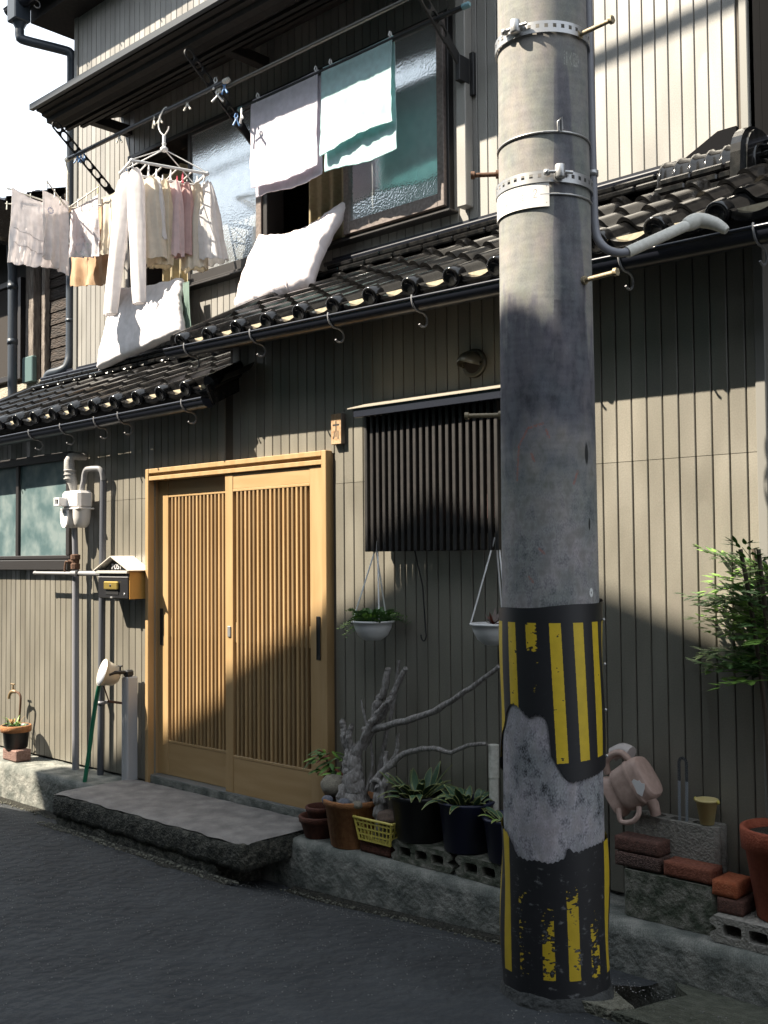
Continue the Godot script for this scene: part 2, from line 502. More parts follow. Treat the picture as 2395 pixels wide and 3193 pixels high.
func tile_mesh(eave: bool) -> ArrayMesh:
	# a glazed roof tile: x across (roll first, then trough), y out of the roof, z down the slope with its foot at z = 0
	var keep := O
	O = Vector3.ZERO
	var st := new_st()
	var h := func(u: float) -> float:
		var x := u * 0.292
		return 0.05 * pow(sin(PI * x / 0.104), 0.8) if x < 0.104 else -0.022 * sin(PI * (x - 0.104) / 0.176) if x < 0.28 else 0.016 * (x - 0.28) / 0.012
	grid(st, func(u: float, v: float) -> Vector3: return Vector3(u * 0.292, h.call(u) + 0.026 * v, -0.285 + 0.285 * v), 26, 2, Vector3.UP)
	grid(st, func(u: float, v: float) -> Vector3: return Vector3(u * 0.292, h.call(u) + 0.026 - v * (0.034 if eave else 0.018), 0.0), 26, 1, Vector3(0, 0, 1), false)
	grid(st, func(u: float, v: float) -> Vector3: return Vector3(u * 0.292, h.call(u) + 0.008 - 0.285 * v * 0.09 - (0.016 if eave and v < 0.1 else 0.0), -0.285 * v), 20, 2, Vector3.DOWN)
	if eave:
		lathe(st, [Vector2(0, 0.005), Vector2(0.029, 0.004), Vector2(0.034, 0.010), Vector2(0.045, 0.009), Vector2(0.049, 0.001), Vector2(0.049, -0.06)], 22, Vector3(0.052, 0.030, 0.012), Basis(Vector3.RIGHT, PI / 2))
	O = keep
	return baked(st)

func skirt_roof(house: Node3D, called: String, x0: float, x1: float, y_wall: float, z_eave: float, y_eave: float) -> void:
	var down := Vector3(0, y_eave - y_wall, z_eave - WALL2)
	var run := down.length()
	down = down.normalized()
	var up := Vector3(0, down.z, -down.y)
	var top := Vector3(0, y_wall, WALL2)
	var st := new_st()
	# sheathing under the tiles, closed at both ends
	var prof := PackedVector2Array()
	for p: Vector3 in [top - up * 0.03, top + down * (run - 0.01) - up * 0.03, top + down * (run - 0.01) - up * 0.065, top + down * (run - 0.12) - up * 0.085, top - up * 0.085]:
		prof.append(Vector2(p.z, p.y))
	prism(st, prof, Transform3D(Basis(Vector3(0, 0, 1), Vector3.UP, Vector3.LEFT), Vector3(x1, 0, 0)), x1 - x0)
	var roof := part(called, st, M.dark_wood, house)
	st = new_st()
	var e := top + down * (run - 0.012)
	bx(st, x0 + 0.02, x1 - 0.02, e.y - 0.045, e.y + 0.02, e.z - 0.055, e.z - 0.030)
	part("eave_plaster", st, M.plaster, roof)
	var rows := int(run / 0.232)
	var basis := Basis(Vector3.RIGHT, up, down)
	var body := tile_mesh(false)
	var foot := tile_mesh(true)
	var x := x0
	while x < x1 - 0.1:
		for r in rows:
			var at := top + down * (run - r * 0.232) - up * 0.018 + Vector3(x + rng.randf_range(-0.002, 0.002), rng.randf_range(-0.002, 0.002), 0)
			piece("eave_tile" if r == 0 else "roof_tile", foot if r == 0 else body, M.tile, roof, at - O, basis.rotated(Vector3.UP, rng.randf_range(-0.006, 0.006)))
		x += 0.265
	# two courses of flat ridge tiles and a capping flashing where the roof meets the wall
	for k in 2:
		x = x0 + 0.05 + 0.11 * k
		while x < x1:
			var w := minf(0.245, x1 - x)
			st = new_st()
			box(st, Vector3(x + w * 0.5, y_wall - 0.006 + 0.042 * k, WALL2 + 0.105 - 0.022 * k), Vector3(w - 0.005, 0.032, 0.17), 0.008, Basis(Vector3.RIGHT, 0.12))
			part("flat_ridge_tile", st, M.tile, roof)
			x += 0.247
	st = new_st()
	box(st, Vector3((x0 + x1) * 0.5 + 0.03, y_wall + 0.092, WALL2 + 0.052), Vector3(x1 - x0 - 0.06, 0.028, 0.10), 0.006, Basis(Vector3.RIGHT, 0.35))
	bx(st, x0 + 0.06, x1, y_wall + 0.085, y_wall + 0.14, WALL2 + 0.001, WALL2 + 0.012)
	part("flashing", st, M.gutter, roof)

func gutter(house: Node3D, x0: float, x1: float, z_lip: float, y_lip: float, hooks: Array, tilt := 0.0) -> void:
	var r := 0.055
	var st := new_st()
	var c := Vector3(0, y_lip, z_lip - r)
	var y_at := func(x: float) -> float: return y_lip + (x - x0) * tilt
	for k in 2:
		var rr := r - 0.004 * k
		grid(st, func(u: float, v: float) -> Vector3:
			var x := lerpf(x0, x1, u)
			return Vector3(x, y_at.call(x) - rr * sin(PI * v), c.z + rr * cos(PI * v)), 4, 14, Vector3(0, -1 if k == 0 else 1, 0))
	for s in [1.0, -1.0]:
		tube(st, [Vector3(x0, y_at.call(x0), c.z + r * s), Vector3(x1, y_at.call(x1), c.z + r * s)], 0.0075, 8)
	for x in [x0, x1]:
		var fan := []
		for i in 13:
			fan.append(Vector3(x, y_at.call(x) - r * sin(PI * i / 12.0), c.z + r * cos(PI * i / 12.0)))
		st.set_smooth_group(-1)
		for i in range(1, 12):
			t3(st, fan[0], fan[i], fan[i + 1], Vector3(x - (x0 + x1) * 0.5, 0, 0))
	var g := part("gutter", st, M.gutter, house)
	for x: float in hooks:
		st = new_st()
		var y: float = y_at.call(x)
		var path := arc(Vector3(x, y, c.z), Vector3(0, 0, r + 0.004), Vector3(0, -r - 0.004, 0), -0.25, 1.75, 9)
		path += arc(Vector3(x, y - 0.095, c.z - 0.02), Vector3(0, 0, -0.034), Vector3(0, 0.034, 0), 1.3, -2.4, 12)
		tube(st, path, 0.0052, 6)
		part("gutter_hook", st, M.grey_paint, g)

func glass_pane(called: String, parent: Node3D, x0: float, x1: float, y0: float, y1: float, z: float, m: Material) -> void:
	var st := new_st()
	bx(st, x0, x1, y0, y1, z - 0.005, z)
	part(called, st, m, parent)

func rect_frame(st: SurfaceTool, x0: float, x1: float, y0: float, y1: float, z0: float, z1: float, l: float, r: float, b: float, t: float) -> void:
	bx(st, x0, x0 + l, y0, y1, z0, z1, 0.003)
	bx(st, x1 - r, x1, y0, y1, z0, z1, 0.003)
	bx(st, x0 + l, x1 - r, y0, y0 + b, z0, z1 - 0.002, 0.003)
	bx(st, x0 + l, x1 - r, y1 - t, y1, z0, z1 - 0.002, 0.003)

func recess(st: SurfaceTool, x0: float, x1: float, y0: float, y1: float, z0: float, z1: float) -> void:
	# a dark closed room behind an opening
	var t := 0.06
	bx(st, x0 - t, x1 + t, y0 - t, y1 + t, z0 - t, z0)
	bx(st, x0 - t, x0, y0, y1, z0, z1)
	bx(st, x1, x1 + t, y0, y1, z0, z1)
	bx(st, x0 - t, x1 + t, y0 - t, y0, z0, z1)
	bx(st, x0 - t, x1 + t, y1, y1 + t, z0, z1)

func house() -> void:
	var h := thing("house", "two-storey house clad in beige ribbed metal siding with black glazed tile skirt roofs", "house", Vector3(-5.2, 0, 0))
	var door_hole := Rect2(-6.11, -0.1, 1.735, 2.19)
	var lat_hole := Rect2(-3.86, 1.66, 0.80, 0.57)
	var low_hole := Rect2(-9.2, 1.47, 2.09, 0.80)
	# lower wall
	var st := new_st()
	backing(st, -9.0, -5.28, 0.012, 2.58, -0.12, -0.010, [door_hole, low_hole])
	backing(st, -5.28, -1.84, 0.012, 2.87, -0.12, -0.010, [door_hole, lat_hole])
	bx(st, -9.0, -8.88, 0.012, 2.55, -6.0, -0.125)
	bx(st, -1.96, -1.84, 0.012, 2.9, -6.0, -0.125)
	var lw := part("lower_wall", st, M.siding_back, h)
	siding(lw, M.low_tones, "siding_panel", -8.95, -5.31, -2.6, 0.018, 2.57, 1.915, 0.0, [door_hole, low_hole])
	siding(lw, M.low_tones, "siding_panel", -5.27, -1.87, -2.6, 0.018, 2.86, 1.915, 0.0, [door_hole, lat_hole])
	st = new_st()
	bx(st, -1.875, -1.83, 0.015, 2.86, -0.05, 0.012, 0.004)
	part("corner_trim", st, M.trim, lw)
	# upper wall
	var win := Rect2(-7.74, 3.68, 3.51, 1.22)
	st = new_st()
	backing(st, -8.66, -2.29, 2.9, 6.6, WALL2 - 0.14, WALL2 - 0.010, [win])
	bx(st, -8.66, -8.54, 2.9, 6.6, -6.0, WALL2 - 0.145)
	bx(st, -2.41, -2.29, 2.9, 6.6, -6.0, WALL2 - 0.145)
	var uw := part("upper_wall", st, M.siding_back, h)
	siding(uw, M.up_tones, "siding_board", -8.61, -2.345, -2.81, 3.1, 6.55, 0.0, WALL2, [win])
	st = new_st()
	bx(st, -8.69, -8.63, 3.0, 6.55, WALL2 - 0.06, WALL2 + 0.014, 0.005)
	part("corner_trim", st, M.trim, uw)
	st = new_st()
	bx(st, -2.335, -2.29, 3.0, 6.55, WALL2 - 0.06, WALL2 + 0.014, 0.005)
	part("corner_trim", st, M.trim, uw)
	roofs(h)
	windows(h, win, lat_hole)
	door(h)
	canopy(h)
	eaves(h)

func roofs(h: Node3D) -> void:
	skirt_roof(h, "skirt_roof", -5.36, -1.25, 3.43, 0.33, 2.805)
	skirt_roof(h, "lower_skirt_roof", -9.18, -5.20, 3.10, 0.215, 2.545)
	gutter(h, -5.43, -1.2, 0.385, 2.774, [-5.22, -4.61, -3.98, -3.4, -2.82, -2.27, -1.7], -0.016)
	gutter(h, -9.3, -5.2, 0.275, 2.418, [-8.6, -8.0, -7.27, -6.83, -6.39, -6.1, -5.4], 0.012)
	# ridge at the right end: flat courses, round capping tiles, end ornament
	var st := new_st()
	bx(st, -2.66, -2.235, 3.2, 3.36, -0.9, -0.64)
	var ridge := part("ridge", st, M.tile, h)
	for k in 4:
		var x := -2.66 + 0.03 * (k % 2)
		while x < -2.25:
			var w := minf(0.17, -2.245 - x)
			st = new_st()
			box(st, Vector3(x + w * 0.5, 3.23 + 0.043 * k, -0.765 + 0.006 * k), Vector3(w - 0.004, 0.036, 0.33 - 0.02 * k), 0.008)
			part("flat_ridge_tile", st, M.tile, ridge)
			x += 0.172
	for k in 5:
		st = new_st()
		var x := -2.655 + k * 0.083
		var R := Basis(Vector3(0, 0, 1), -PI / 2)
		lathe(st, [Vector2(0.122, 0), Vector2(0.131, 0.006), Vector2(0.131, 0.02), Vector2(0.121, 0.03), Vector2(0.116, 0.09)], 22, Vector3(x, 3.375, -0.765), R)
		part("round_ridge_tile", st, M.tile, ridge)
	st = new_st()
	var poly := PackedVector2Array()
	for i in 13:
		var a := PI * i / 12.0
		poly.append(Vector2(cos(a) * 0.19, 3.40 + 0.16 * sin(a)))
	poly.append_array(PackedVector2Array([Vector2(-0.21, 3.2), Vector2(0.21, 3.2)]))
	prism(st, poly, Transform3D(Basis(Vector3(0, 0, -1), Vector3.UP, Vector3.RIGHT), Vector3(-2.235, 0, -0.77)), 0.05)
	var inner := PackedVector2Array()
	for p in poly:
		inner.append(Vector2(p.x * 0.86, 3.2 + (p.y - 3.2) * 0.93 + 0.008))
	prism(st, inner, Transform3D(Basis(Vector3(0, 0, -1), Vector3.UP, Vector3.RIGHT), Vector3(-2.185, 0, -0.77)), 0.022)
	tube(st, arc(Vector3(-2.165, 3.38, -0.77), Vector3(0, 0, 0.09), Vector3(0, 0.09, 0), -0.6, 4.2, 16), 0.012, 6)
	part("ridge_end_tile", st, M.tile, ridge)
	# sloping flashing board that climbs to the ridge
	st = new_st()
	prism(st, PackedVector2Array([Vector2(-3.1, 3.51), Vector2(-2.83, 3.545), Vector2(-2.64, 3.56), Vector2(-2.45, 3.655), Vector2(-2.35, 3.655), Vector2(-2.35, 3.45), Vector2(-3.1, 3.46)]), Transform3D(Basis(), Vector3(0, 0, WALL2 + 0.002)), 0.03)
	part("flashing", st, M.matt_black, h)
	# verge covers: left end of the main roof and of the lower roof
	for v in [[-5.37, 3.43, 0.33, 2.805], [-9.19, 3.10, 0.215, 2.545], [-5.19, 3.10, 0.215, 2.545]]:
		st = new_st()
		var a := Vector3(v[0], v[1] + 0.012, WALL2 + 0.05)
		var b := Vector3(v[0], v[3] + 0.012, v[2] + 0.01)
		tube(st, [a, b], 0.05, 14)
		beam(st, a - Vector3(0, 0.07, 0), b - Vector3(0, 0.07, 0), 0.02, 0.12)
		part("verge_tile", st, M.tile, h)
	# upturned corner tile at the right end of the lower roof
	st = new_st()
	grid(st, func(u: float, w: float) -> Vector3: return Vector3(-5.17 + 0.14 * u, 2.56 - 0.035 * sin(PI * u * 0.8) + 0.05 * u * u, 0.23 - 0.25 * w + 0.1 * w * 0.0) + Vector3(0, 0.12 * w, 0), 8, 2, Vector3.UP)
	part("corner_tile", st, M.tile, h)

func windows(h: Node3D, win: Rect2, lat: Rect2) -> void:
	# ---- upper window: four bays, two of them slid open
	var x0 := win.position.x
	var x1 := win.end.x
	var y0 := win.position.y
	var y1 := win.end.y
	var st := new_st()
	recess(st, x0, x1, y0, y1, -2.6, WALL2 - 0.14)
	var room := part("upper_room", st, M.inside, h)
	st = new_st()
	rect_frame(st, x0 - 0.02, x1 + 0.02, y0 - 0.03, y1 + 0.03, WALL2 - 0.12, WALL2 + 0.05, 0.035, 0.03, 0.03, 0.035)
	bx(st, x0 - 0.05, x1 + 0.05, y0 - 0.045, y0 - 0.03, WALL2 - 0.1, WALL2 + 0.085, 0.004)
	bx(st, -6.02, -5.95, y0, y1, WALL2 - 0.12, WALL2 + 0.045, 0.003)
	var w := part("upper_window", st, M.frame_dark, h)
	st = new_st()
	rect_frame(st, -6.93, -6.02, y0, y1, WALL2 - 0.01, WALL2 + 0.035, 0.035, 0.045, 0.075, 0.03)
	var s := part("sash", st, M.frame_dark, w)
	glass_pane("pane", s, -6.90, -6.06, y0 + 0.07, y1 - 0.02, WALL2 + 0.02, M.frosted)
	st = new_st()
	rect_frame(st, -5.12, x1, y0, y1, WALL2 + 0.0, WALL2 + 0.078, 0.05, 0.055, 0.085, 0.03)
	s = part("sash", st, M.frame_brown, w)
	glass_pane("pane", s, -5.08, x1 - 0.05, y0 + 0.08, y1 - 0.02, WALL2 + 0.055, M.frosted)
	st = new_st()
	bx(st, -6.06, -6.0, y0, y1, WALL2 + 0.046, WALL2 + 0.06, 0.003)
	part("mullion", st, M.frame_brown, w)
	st = new_st()
	bx(st, -5.80, -5.68, y0, y1, -1.35, -1.2)
	part("inner_post", st, mottled("red brown post", lin(0.05, 0.02, 0.008), lin(0.09, 0.038, 0.016), 0.6, 2.0, 141), room)
	st = new_st()
	bx(st, x0, -6.9, 4.74, y1, -1.16, -1.14)
	part("inner_board", st, M.dark_wood, room)
	for c in [[-7.42, -6.87, 3.7, 4.73, -1.02], [-5.60, -5.05, 3.7, 4.88, -1.0]]:
		st = new_st()
		grid(st, func(u: float, v: float) -> Vector3: return Vector3(lerpf(c[0], c[1], u), lerpf(c[3] - 0.015 * sin(u * 23.0), c[2], v), c[4] + 0.022 * sin(u * 31.0 + 0.5 * v) + 0.012 * sin(u * 57.0)), 60, 6, Vector3(0, 0, 1))
		part("curtain", st, M.curtain, room)
	# duct beside the window
	st = new_st()
	bx(st, -4.13, -4.055, 3.64, 5.25, WALL2 + 0.002, WALL2 + 0.075, 0.005)
	part("shutter_rail", st, M.siding, h)
	# ---- lower left window of frosted glass
	st = new_st()
	bx(st, -9.0, -7.1, 1.425, 1.50, -0.05, 0.06, 0.004)
	bx(st, -9.0, -7.1, 1.508, 1.535, -0.04, 0.04, 0.003)
	bx(st, -9.0, -7.1, 2.24, 2.30, -0.04, 0.05, 0.004)
	bx(st, -7.15, -7.1, 1.535, 2.24, -0.04, 0.045, 0.004)
	bx(st, -7.93, -7.885, 1.535, 2.24, -0.04, 0.03, 0.003)
	w = part("lower_window", st, M.frame_dark, h)
	glass_pane("pane", w, -7.89, -7.14, 1.53, 2.25, 0.012, M.frosted_low)
	glass_pane("pane", w, -8.8, -7.92, 1.53, 2.25, -0.008, M.frosted_low)
	# ---- kitchen window behind the lattice
	st = new_st()
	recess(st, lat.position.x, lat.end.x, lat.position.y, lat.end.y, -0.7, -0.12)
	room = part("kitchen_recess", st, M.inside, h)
	st = new_st()
	rect_frame(st, lat.position.x, lat.end.x, lat.position.y, lat.end.y, -0.09, -0.02, 0.03, 0.03, 0.03, 0.03)
	part("window_frame", st, M.frame_dark, room)
	st = new_st()
	grid(st, func(u: float, v: float) -> Vector3: return Vector3(lerpf(-3.44, -3.1, u), lerpf(2.02, 1.69, v), -0.10 + 0.012 * sin(u * 34.0)), 30, 2, Vector3(0, 0, 1))
	part("curtain", st, M.curtain_pink, room)
	st = new_st()
	lathe(st, [Vector2(0, 0), Vector2(0.03, 0), Vector2(0.03, 0.05), Vector2(0.012, 0.075), Vector2(0.012, 0.095), Vector2(0, 0.095)], 12, Vector3(-3.83, 1.692, -0.055))
	part("bottle", st, plain("orange bottle", lin(0.6, 0.22, 0.04), 0.4), room)
	# wooden lattice on two rails
	st = new_st()
	bx(st, -3.975, -3.08, 2.105, 2.152, 0.086, 0.112, 0.003)
	bx(st, -3.975, -3.08, 1.612, 1.655, 0.086, 0.112, 0.003)
	for x in [-3.94, -3.12]:
		bx(st, x - 0.012, x + 0.012, 2.11, 2.145, 0.001, 0.085)
		bx(st, x - 0.012, x + 0.012, 1.617, 1.65, 0.001, 0.085)
	var lt := part("window_lattice", st, M.brown_bar, h)
	for i in 21:
		st = new_st()
		bx(st, -0.0112, 0.0112, 1.53, 2.245, 0.1125, 0.142, 0.003)
		part("lattice_bar", st, M.brown_bar, lt).position.x += -3.958 + i * 0.0431
	# hood over it
	st = new_st()
	prism(st, PackedVector2Array([Vector2(0.0, 2.345), Vector2(0.215, 2.288), Vector2(0.215, 2.283), Vector2(0.0, 2.332)]), Transform3D(Basis(Vector3(0, 0, 1), Vector3.UP, Vector3.LEFT), Vector3(-2.9, 0, 0)), 1.12)
	var hood := part("window_hood", st, plain("grey sheet", lin(0.30, 0.27, 0.22), 0.45), h)
	st = new_st()
	bx(st, -3.985, -2.92, 2.235, 2.283, 0.185, 0.205, 0.003)
	bx(st, -3.985, -2.92, 2.25, 2.275, 0.001, 0.183, 0.003)
	part("hood_fascia", st, M.gutter, hood)

func door(h: Node3D) -> void:
	var st := new_st()
	# frame
	bx(st, -6.125, -6.09, -0.0, 2.105, -0.12, 0.047, 0.003)
	bx(st, -4.402, -4.362, -0.0, 2.105, -0.12, 0.047, 0.003)
	bx(st, -6.09, -4.402, 2.074, 2.105, -0.12, 0.045, 0.003)
	bx(st, -6.09, -4.402, 2.054, 2.074, -0.12, 0.018)
	bx(st, -6.09, -4.402, 2.026, 2.054, -0.12, 0.043, 0.003)
	var d := part("entrance", st, M.door_wood, h)
	st = new_st()
	bx(st, -6.09, -4.40, -0.02, 0.066, -0.2, 0.03, 0.004)
	part("sill", st, M.concrete, d)
	st = new_st()
	for z in [-0.045, -0.022, 0.002, 0.024]:
		bx(st, -6.088, -4.404, 0.0665, 0.073, z - 0.004, z + 0.004)
	part("sill_track", st, M.steel, d)
	sliding(d, "sliding_door", -6.09, -5.205, -0.033, 0.055)
	sliding(d, "sliding_door", -5.29, -4.402, 0.028, 0.075)
	# lock plate and handles
	st = new_st()
	bx(st, -5.262, -5.232, 1.018, 1.085, 0.0285, 0.036, 0.003)
	part("lock_plate", st, M.steel, d)
	for x in [-4.447, -6.045]:
		st = new_st()
		var z := 0.0285 if x > -5.0 else -0.0325
		rect_frame(st, x - 0.016, x + 0.016, 0.925, 1.17, z, z + 0.006, 0.004, 0.004, 0.02, 0.02)
		bx(st, x - 0.012, x + 0.012, 0.945, 1.15, z, z + 0.002)
		part("door_pull", st, M.black_metal, d)

func sliding(d: Node3D, called: String, x0: float, x1: float, z: float, meet: float) -> void:
	# stiles, rails and a back board; the slats are pieces of their own. z is the face
	var st := new_st()
	var l := 0.075 if meet > 0.06 else 0.115
	var r := 0.115 if meet > 0.06 else 0.075
	bx(st, x0, x0 + l, 0.073, 2.022, z - 0.033, z, 0.002)
	bx(st, x1 - r, x1, 0.073, 2.022, z - 0.033, z, 0.002)
	var s := part(called, st, M.door_wood, d)
	st = new_st()
	bx(st, x0 + l, x1 - r, 0.073, 0.285, z - 0.03, z - 0.003, 0.002)
	bx(st, x0 + l, x1 - r, 0.286, 0.302, z - 0.03, z - 0.001, 0.002)
	part("rail", st, M.door_rail, s)
	st = new_st()
	bx(st, x0 + l, x1 - r, 1.928, 2.022, z - 0.03, z - 0.003, 0.002)
	bx(st, x0 + l, x1 - r, 1.912, 1.928, z - 0.03, z - 0.001, 0.002)
	part("rail", st, M.door_rail, s)
	st = new_st()
	bx(st, x0 + l, x1 - r, 0.985, 1.108, z - 0.031, z - 0.0165)
	part("middle_rail", st, M.door_rail, s)
	st = new_st()
	bx(st, x0 + l, x1 - r, 0.30, 1.915, z - 0.04, z - 0.032)
	part("back_board", st, M.door_back, s)
	var n := int((x1 - r - x0 - l) / 0.0385)
	var gap := (x1 - r - x0 - l) / n
	st = new_st()
	bx(st, -0.0095, 0.0095, 0.302, 1.912, z - 0.0285, z - 0.003, 0.0025)
	var slat := baked(st)
	for i in n - 1:
		piece("slat", slat, M.slats[(i * 7 + int(z * 100.0) + 20) % 3], s, Vector3(x0 + l + gap * (i + 1), 0, 0))

func canopy(h: Node3D) -> void:
	# the little roof over the upper windows, dark underneath
	var x0 := -7.95
	var x1 := -3.98
	var st := new_st()
	var prof := PackedVector2Array([Vector2(WALL2, 5.60), Vector2(-0.14, 5.205), Vector2(-0.14, 5.155), Vector2(-0.185, 5.15), Vector2(-0.19, 5.13), Vector2(-0.23, 5.12), Vector2(-0.235, 5.085), Vector2(-0.29, 5.08), Vector2(-0.33, 5.06), Vector2(-0.70, 5.24), Vector2(WALL2, 5.34)])
	prism(st, prof, Transform3D(Basis(Vector3(0, 0, 1), Vector3.UP, Vector3.LEFT), Vector3(x1, 0, 0)), x1 - x0)
	var c := part("window_canopy", st, M.dark_wood, h)
	st = new_st()
	prism(st, PackedVector2Array([Vector2(WALL2, 5.625), Vector2(-0.10, 5.212), Vector2(-0.10, 5.165), Vector2(-0.137, 5.165), Vector2(-0.137, 5.206), Vector2(WALL2, 5.602)]), Transform3D(Basis(Vector3(0, 0, 1), Vector3.UP, Vector3.LEFT), Vector3(x1 + 0.04, 0, 0)), x1 - x0 + 0.08)
	part("canopy_sheet", st, plain("slate sheet", lin(0.028, 0.034, 0.042), 0.5), c)
	for x in [-7.8, -6.0, -4.1]:
		st = new_st()
		bx(st, x - 0.04, x + 0.04, 5.13, 5.21, WALL2 + 0.001, -0.56, 0.004)
		bx(st, x - 0.038, x + 0.038, 5.17, 5.235, -0.559, -0.48, 0.004)
		part("canopy_arm", st, M.dark_wood, c)
	# boards across the underside
	for k in 3:
		st = new_st()
		var z := -0.40 - 0.14 * k
		beam(st, Vector3(x0 + 0.03, 5.075 + 0.066 * k, z), Vector3(x1 - 0.03, 5.075 + 0.066 * k, z), 0.035, 0.03)
		part("canopy_batten", st, M.dark_wood, c)

func eaves(h: Node3D) -> void:
	var st := new_st()
	bx(st, -9.05, -2.0, 6.47, 6.62, -6.0, -0.68)
	prism(st, PackedVector2Array([Vector2(-0.55, 6.62), Vector2(-0.55, 6.70), Vector2(-6.0, 8.6), Vector2(-6.0, 6.62)]), Transform3D(Basis(Vector3(0, 0, 1), Vector3.UP, Vector3.LEFT), Vector3(-1.9, 0, 0)), 7.2)
	part("main_roof", st, M.dark_wood, h)
	gutter(h, -9.22, -1.9, -0.50, 6.60, [-8.75, -8.2, -7.6], 0.0)
	# hopper and downpipe at the upper left corner
	st = new_st()
	bx(st, -9.10, -8.95, 6.42, 6.68, -0.63, -0.47, 0.01)
	lathe(st, [Vector2(0.036, 0.0), Vector2(0.04, 0.03), Vector2(0.07, 0.09)], 14, Vector3(-9.03, 6.34, -0.56))
	var p := bez([Vector3(-9.03, 6.36, -0.56), Vector3(-9.03, 6.30, -0.565), Vector3(-9.01, 6.27, -0.60), Vector3(-8.86, 6.23, -0.88), Vector3(-8.81, 6.20, -0.95), Vector3(-8.82, 6.12, -0.97)], 20)
	p += [Vector3(-8.82, 4.6, -0.97), Vector3(-8.82, 3.42, -0.97)]
	p += bez([Vector3(-8.82, 3.36, -0.965), Vector3(-8.83, 3.27, -0.94), Vector3(-8.90, 3.235, -0.91), Vector3(-9.02, 3.225, -0.89), Vector3(-9.07, 3.19, -0.88), Vector3(-9.075, 3.05, -0.86)], 20)
	tube(st, p, 0.043, 14)
	for y in [5.75, 4.4, 3.7]:
		lathe(st, [Vector2(0.043, -0.014), Vector2(0.048, -0.012), Vector2(0.048, 0.012), Vector2(0.043, 0.014)], 14, Vector3(-8.82, y, -0.97))
		bx(st, -8.80, -8.69, y - 0.004, y + 0.004, -0.975, -0.965)
	part("downpipe", st, M.dark_pipe, h)

# ---------------------------------------------------------------- ground, foundation, step
func ground_y(x: float, z := 0.3) -> float:
	# the lane falls gently to the left and dips into a gutter along the foundation
	return -0.27 + 0.075 * smoothstep(-4.6, -2.2, x) + 0.02 * smoothstep(-2.2, 1.0, x) + 0.13 * smoothstep(0.3, 0.85, z)

func rough_box(st: SurfaceTool, x0: float, x1: float, y0: float, y1: float, z0: float, z1: float, cell: float, amp: float, seed_: int, freq := 9.0, round_ := 0.0) -> void:
	var nz := FastNoiseLite.new()
	nz.seed = seed_
	nz.frequency = freq
	nz.fractal_octaves = 3
	var lo := Vector3(x0, y0, z0)
	var hi := Vector3(x1, y1, z1)
	var mid := (lo + hi) * 0.5
	var f := func(p: Vector3) -> Vector3:
		var q := p
		if round_ > 0.0:
			var near := 0
			for a in 3:
				if p[a] - lo[a] < 0.0001 or hi[a] - p[a] < 0.0001:
					near += 1
			if near > 1:
				var toward := Vector3.ZERO
				for a in 3:
					if p[a] - lo[a] < 0.0001: toward[a] = 1
					elif hi[a] - p[a] < 0.0001: toward[a] = -1
				q += toward * round_ * (0.6 + 0.8 * absf(nz.get_noise_3dv(p * 3.0 + Vector3(3, 1, 7))))
		return q + Vector3(nz.get_noise_3dv(p), nz.get_noise_3dv(p + Vector3(31, 5, 2)), nz.get_noise_3dv(p + Vector3(7, 41, 9))) * amp
	for ax in 3:
		var u := (ax + 1) % 3
		var w := (ax + 2) % 3
		var nu := maxi(1, int((hi[u] - lo[u]) / cell))
		var nw := maxi(1, int((hi[w] - lo[w]) / cell))
		for side in 2:
			var out := Vector3.ZERO
			out[ax] = 1 if side else -1
			grid(st, func(a: float, b: float) -> Vector3:
				var p := Vector3.ZERO
				p[ax] = hi[ax] if side else lo[ax]
				p[u] = lerpf(lo[u], hi[u], a)
				p[w] = lerpf(lo[w], hi[w], b)
				return f.call(p), nu, nw, out, amp > 0.0)

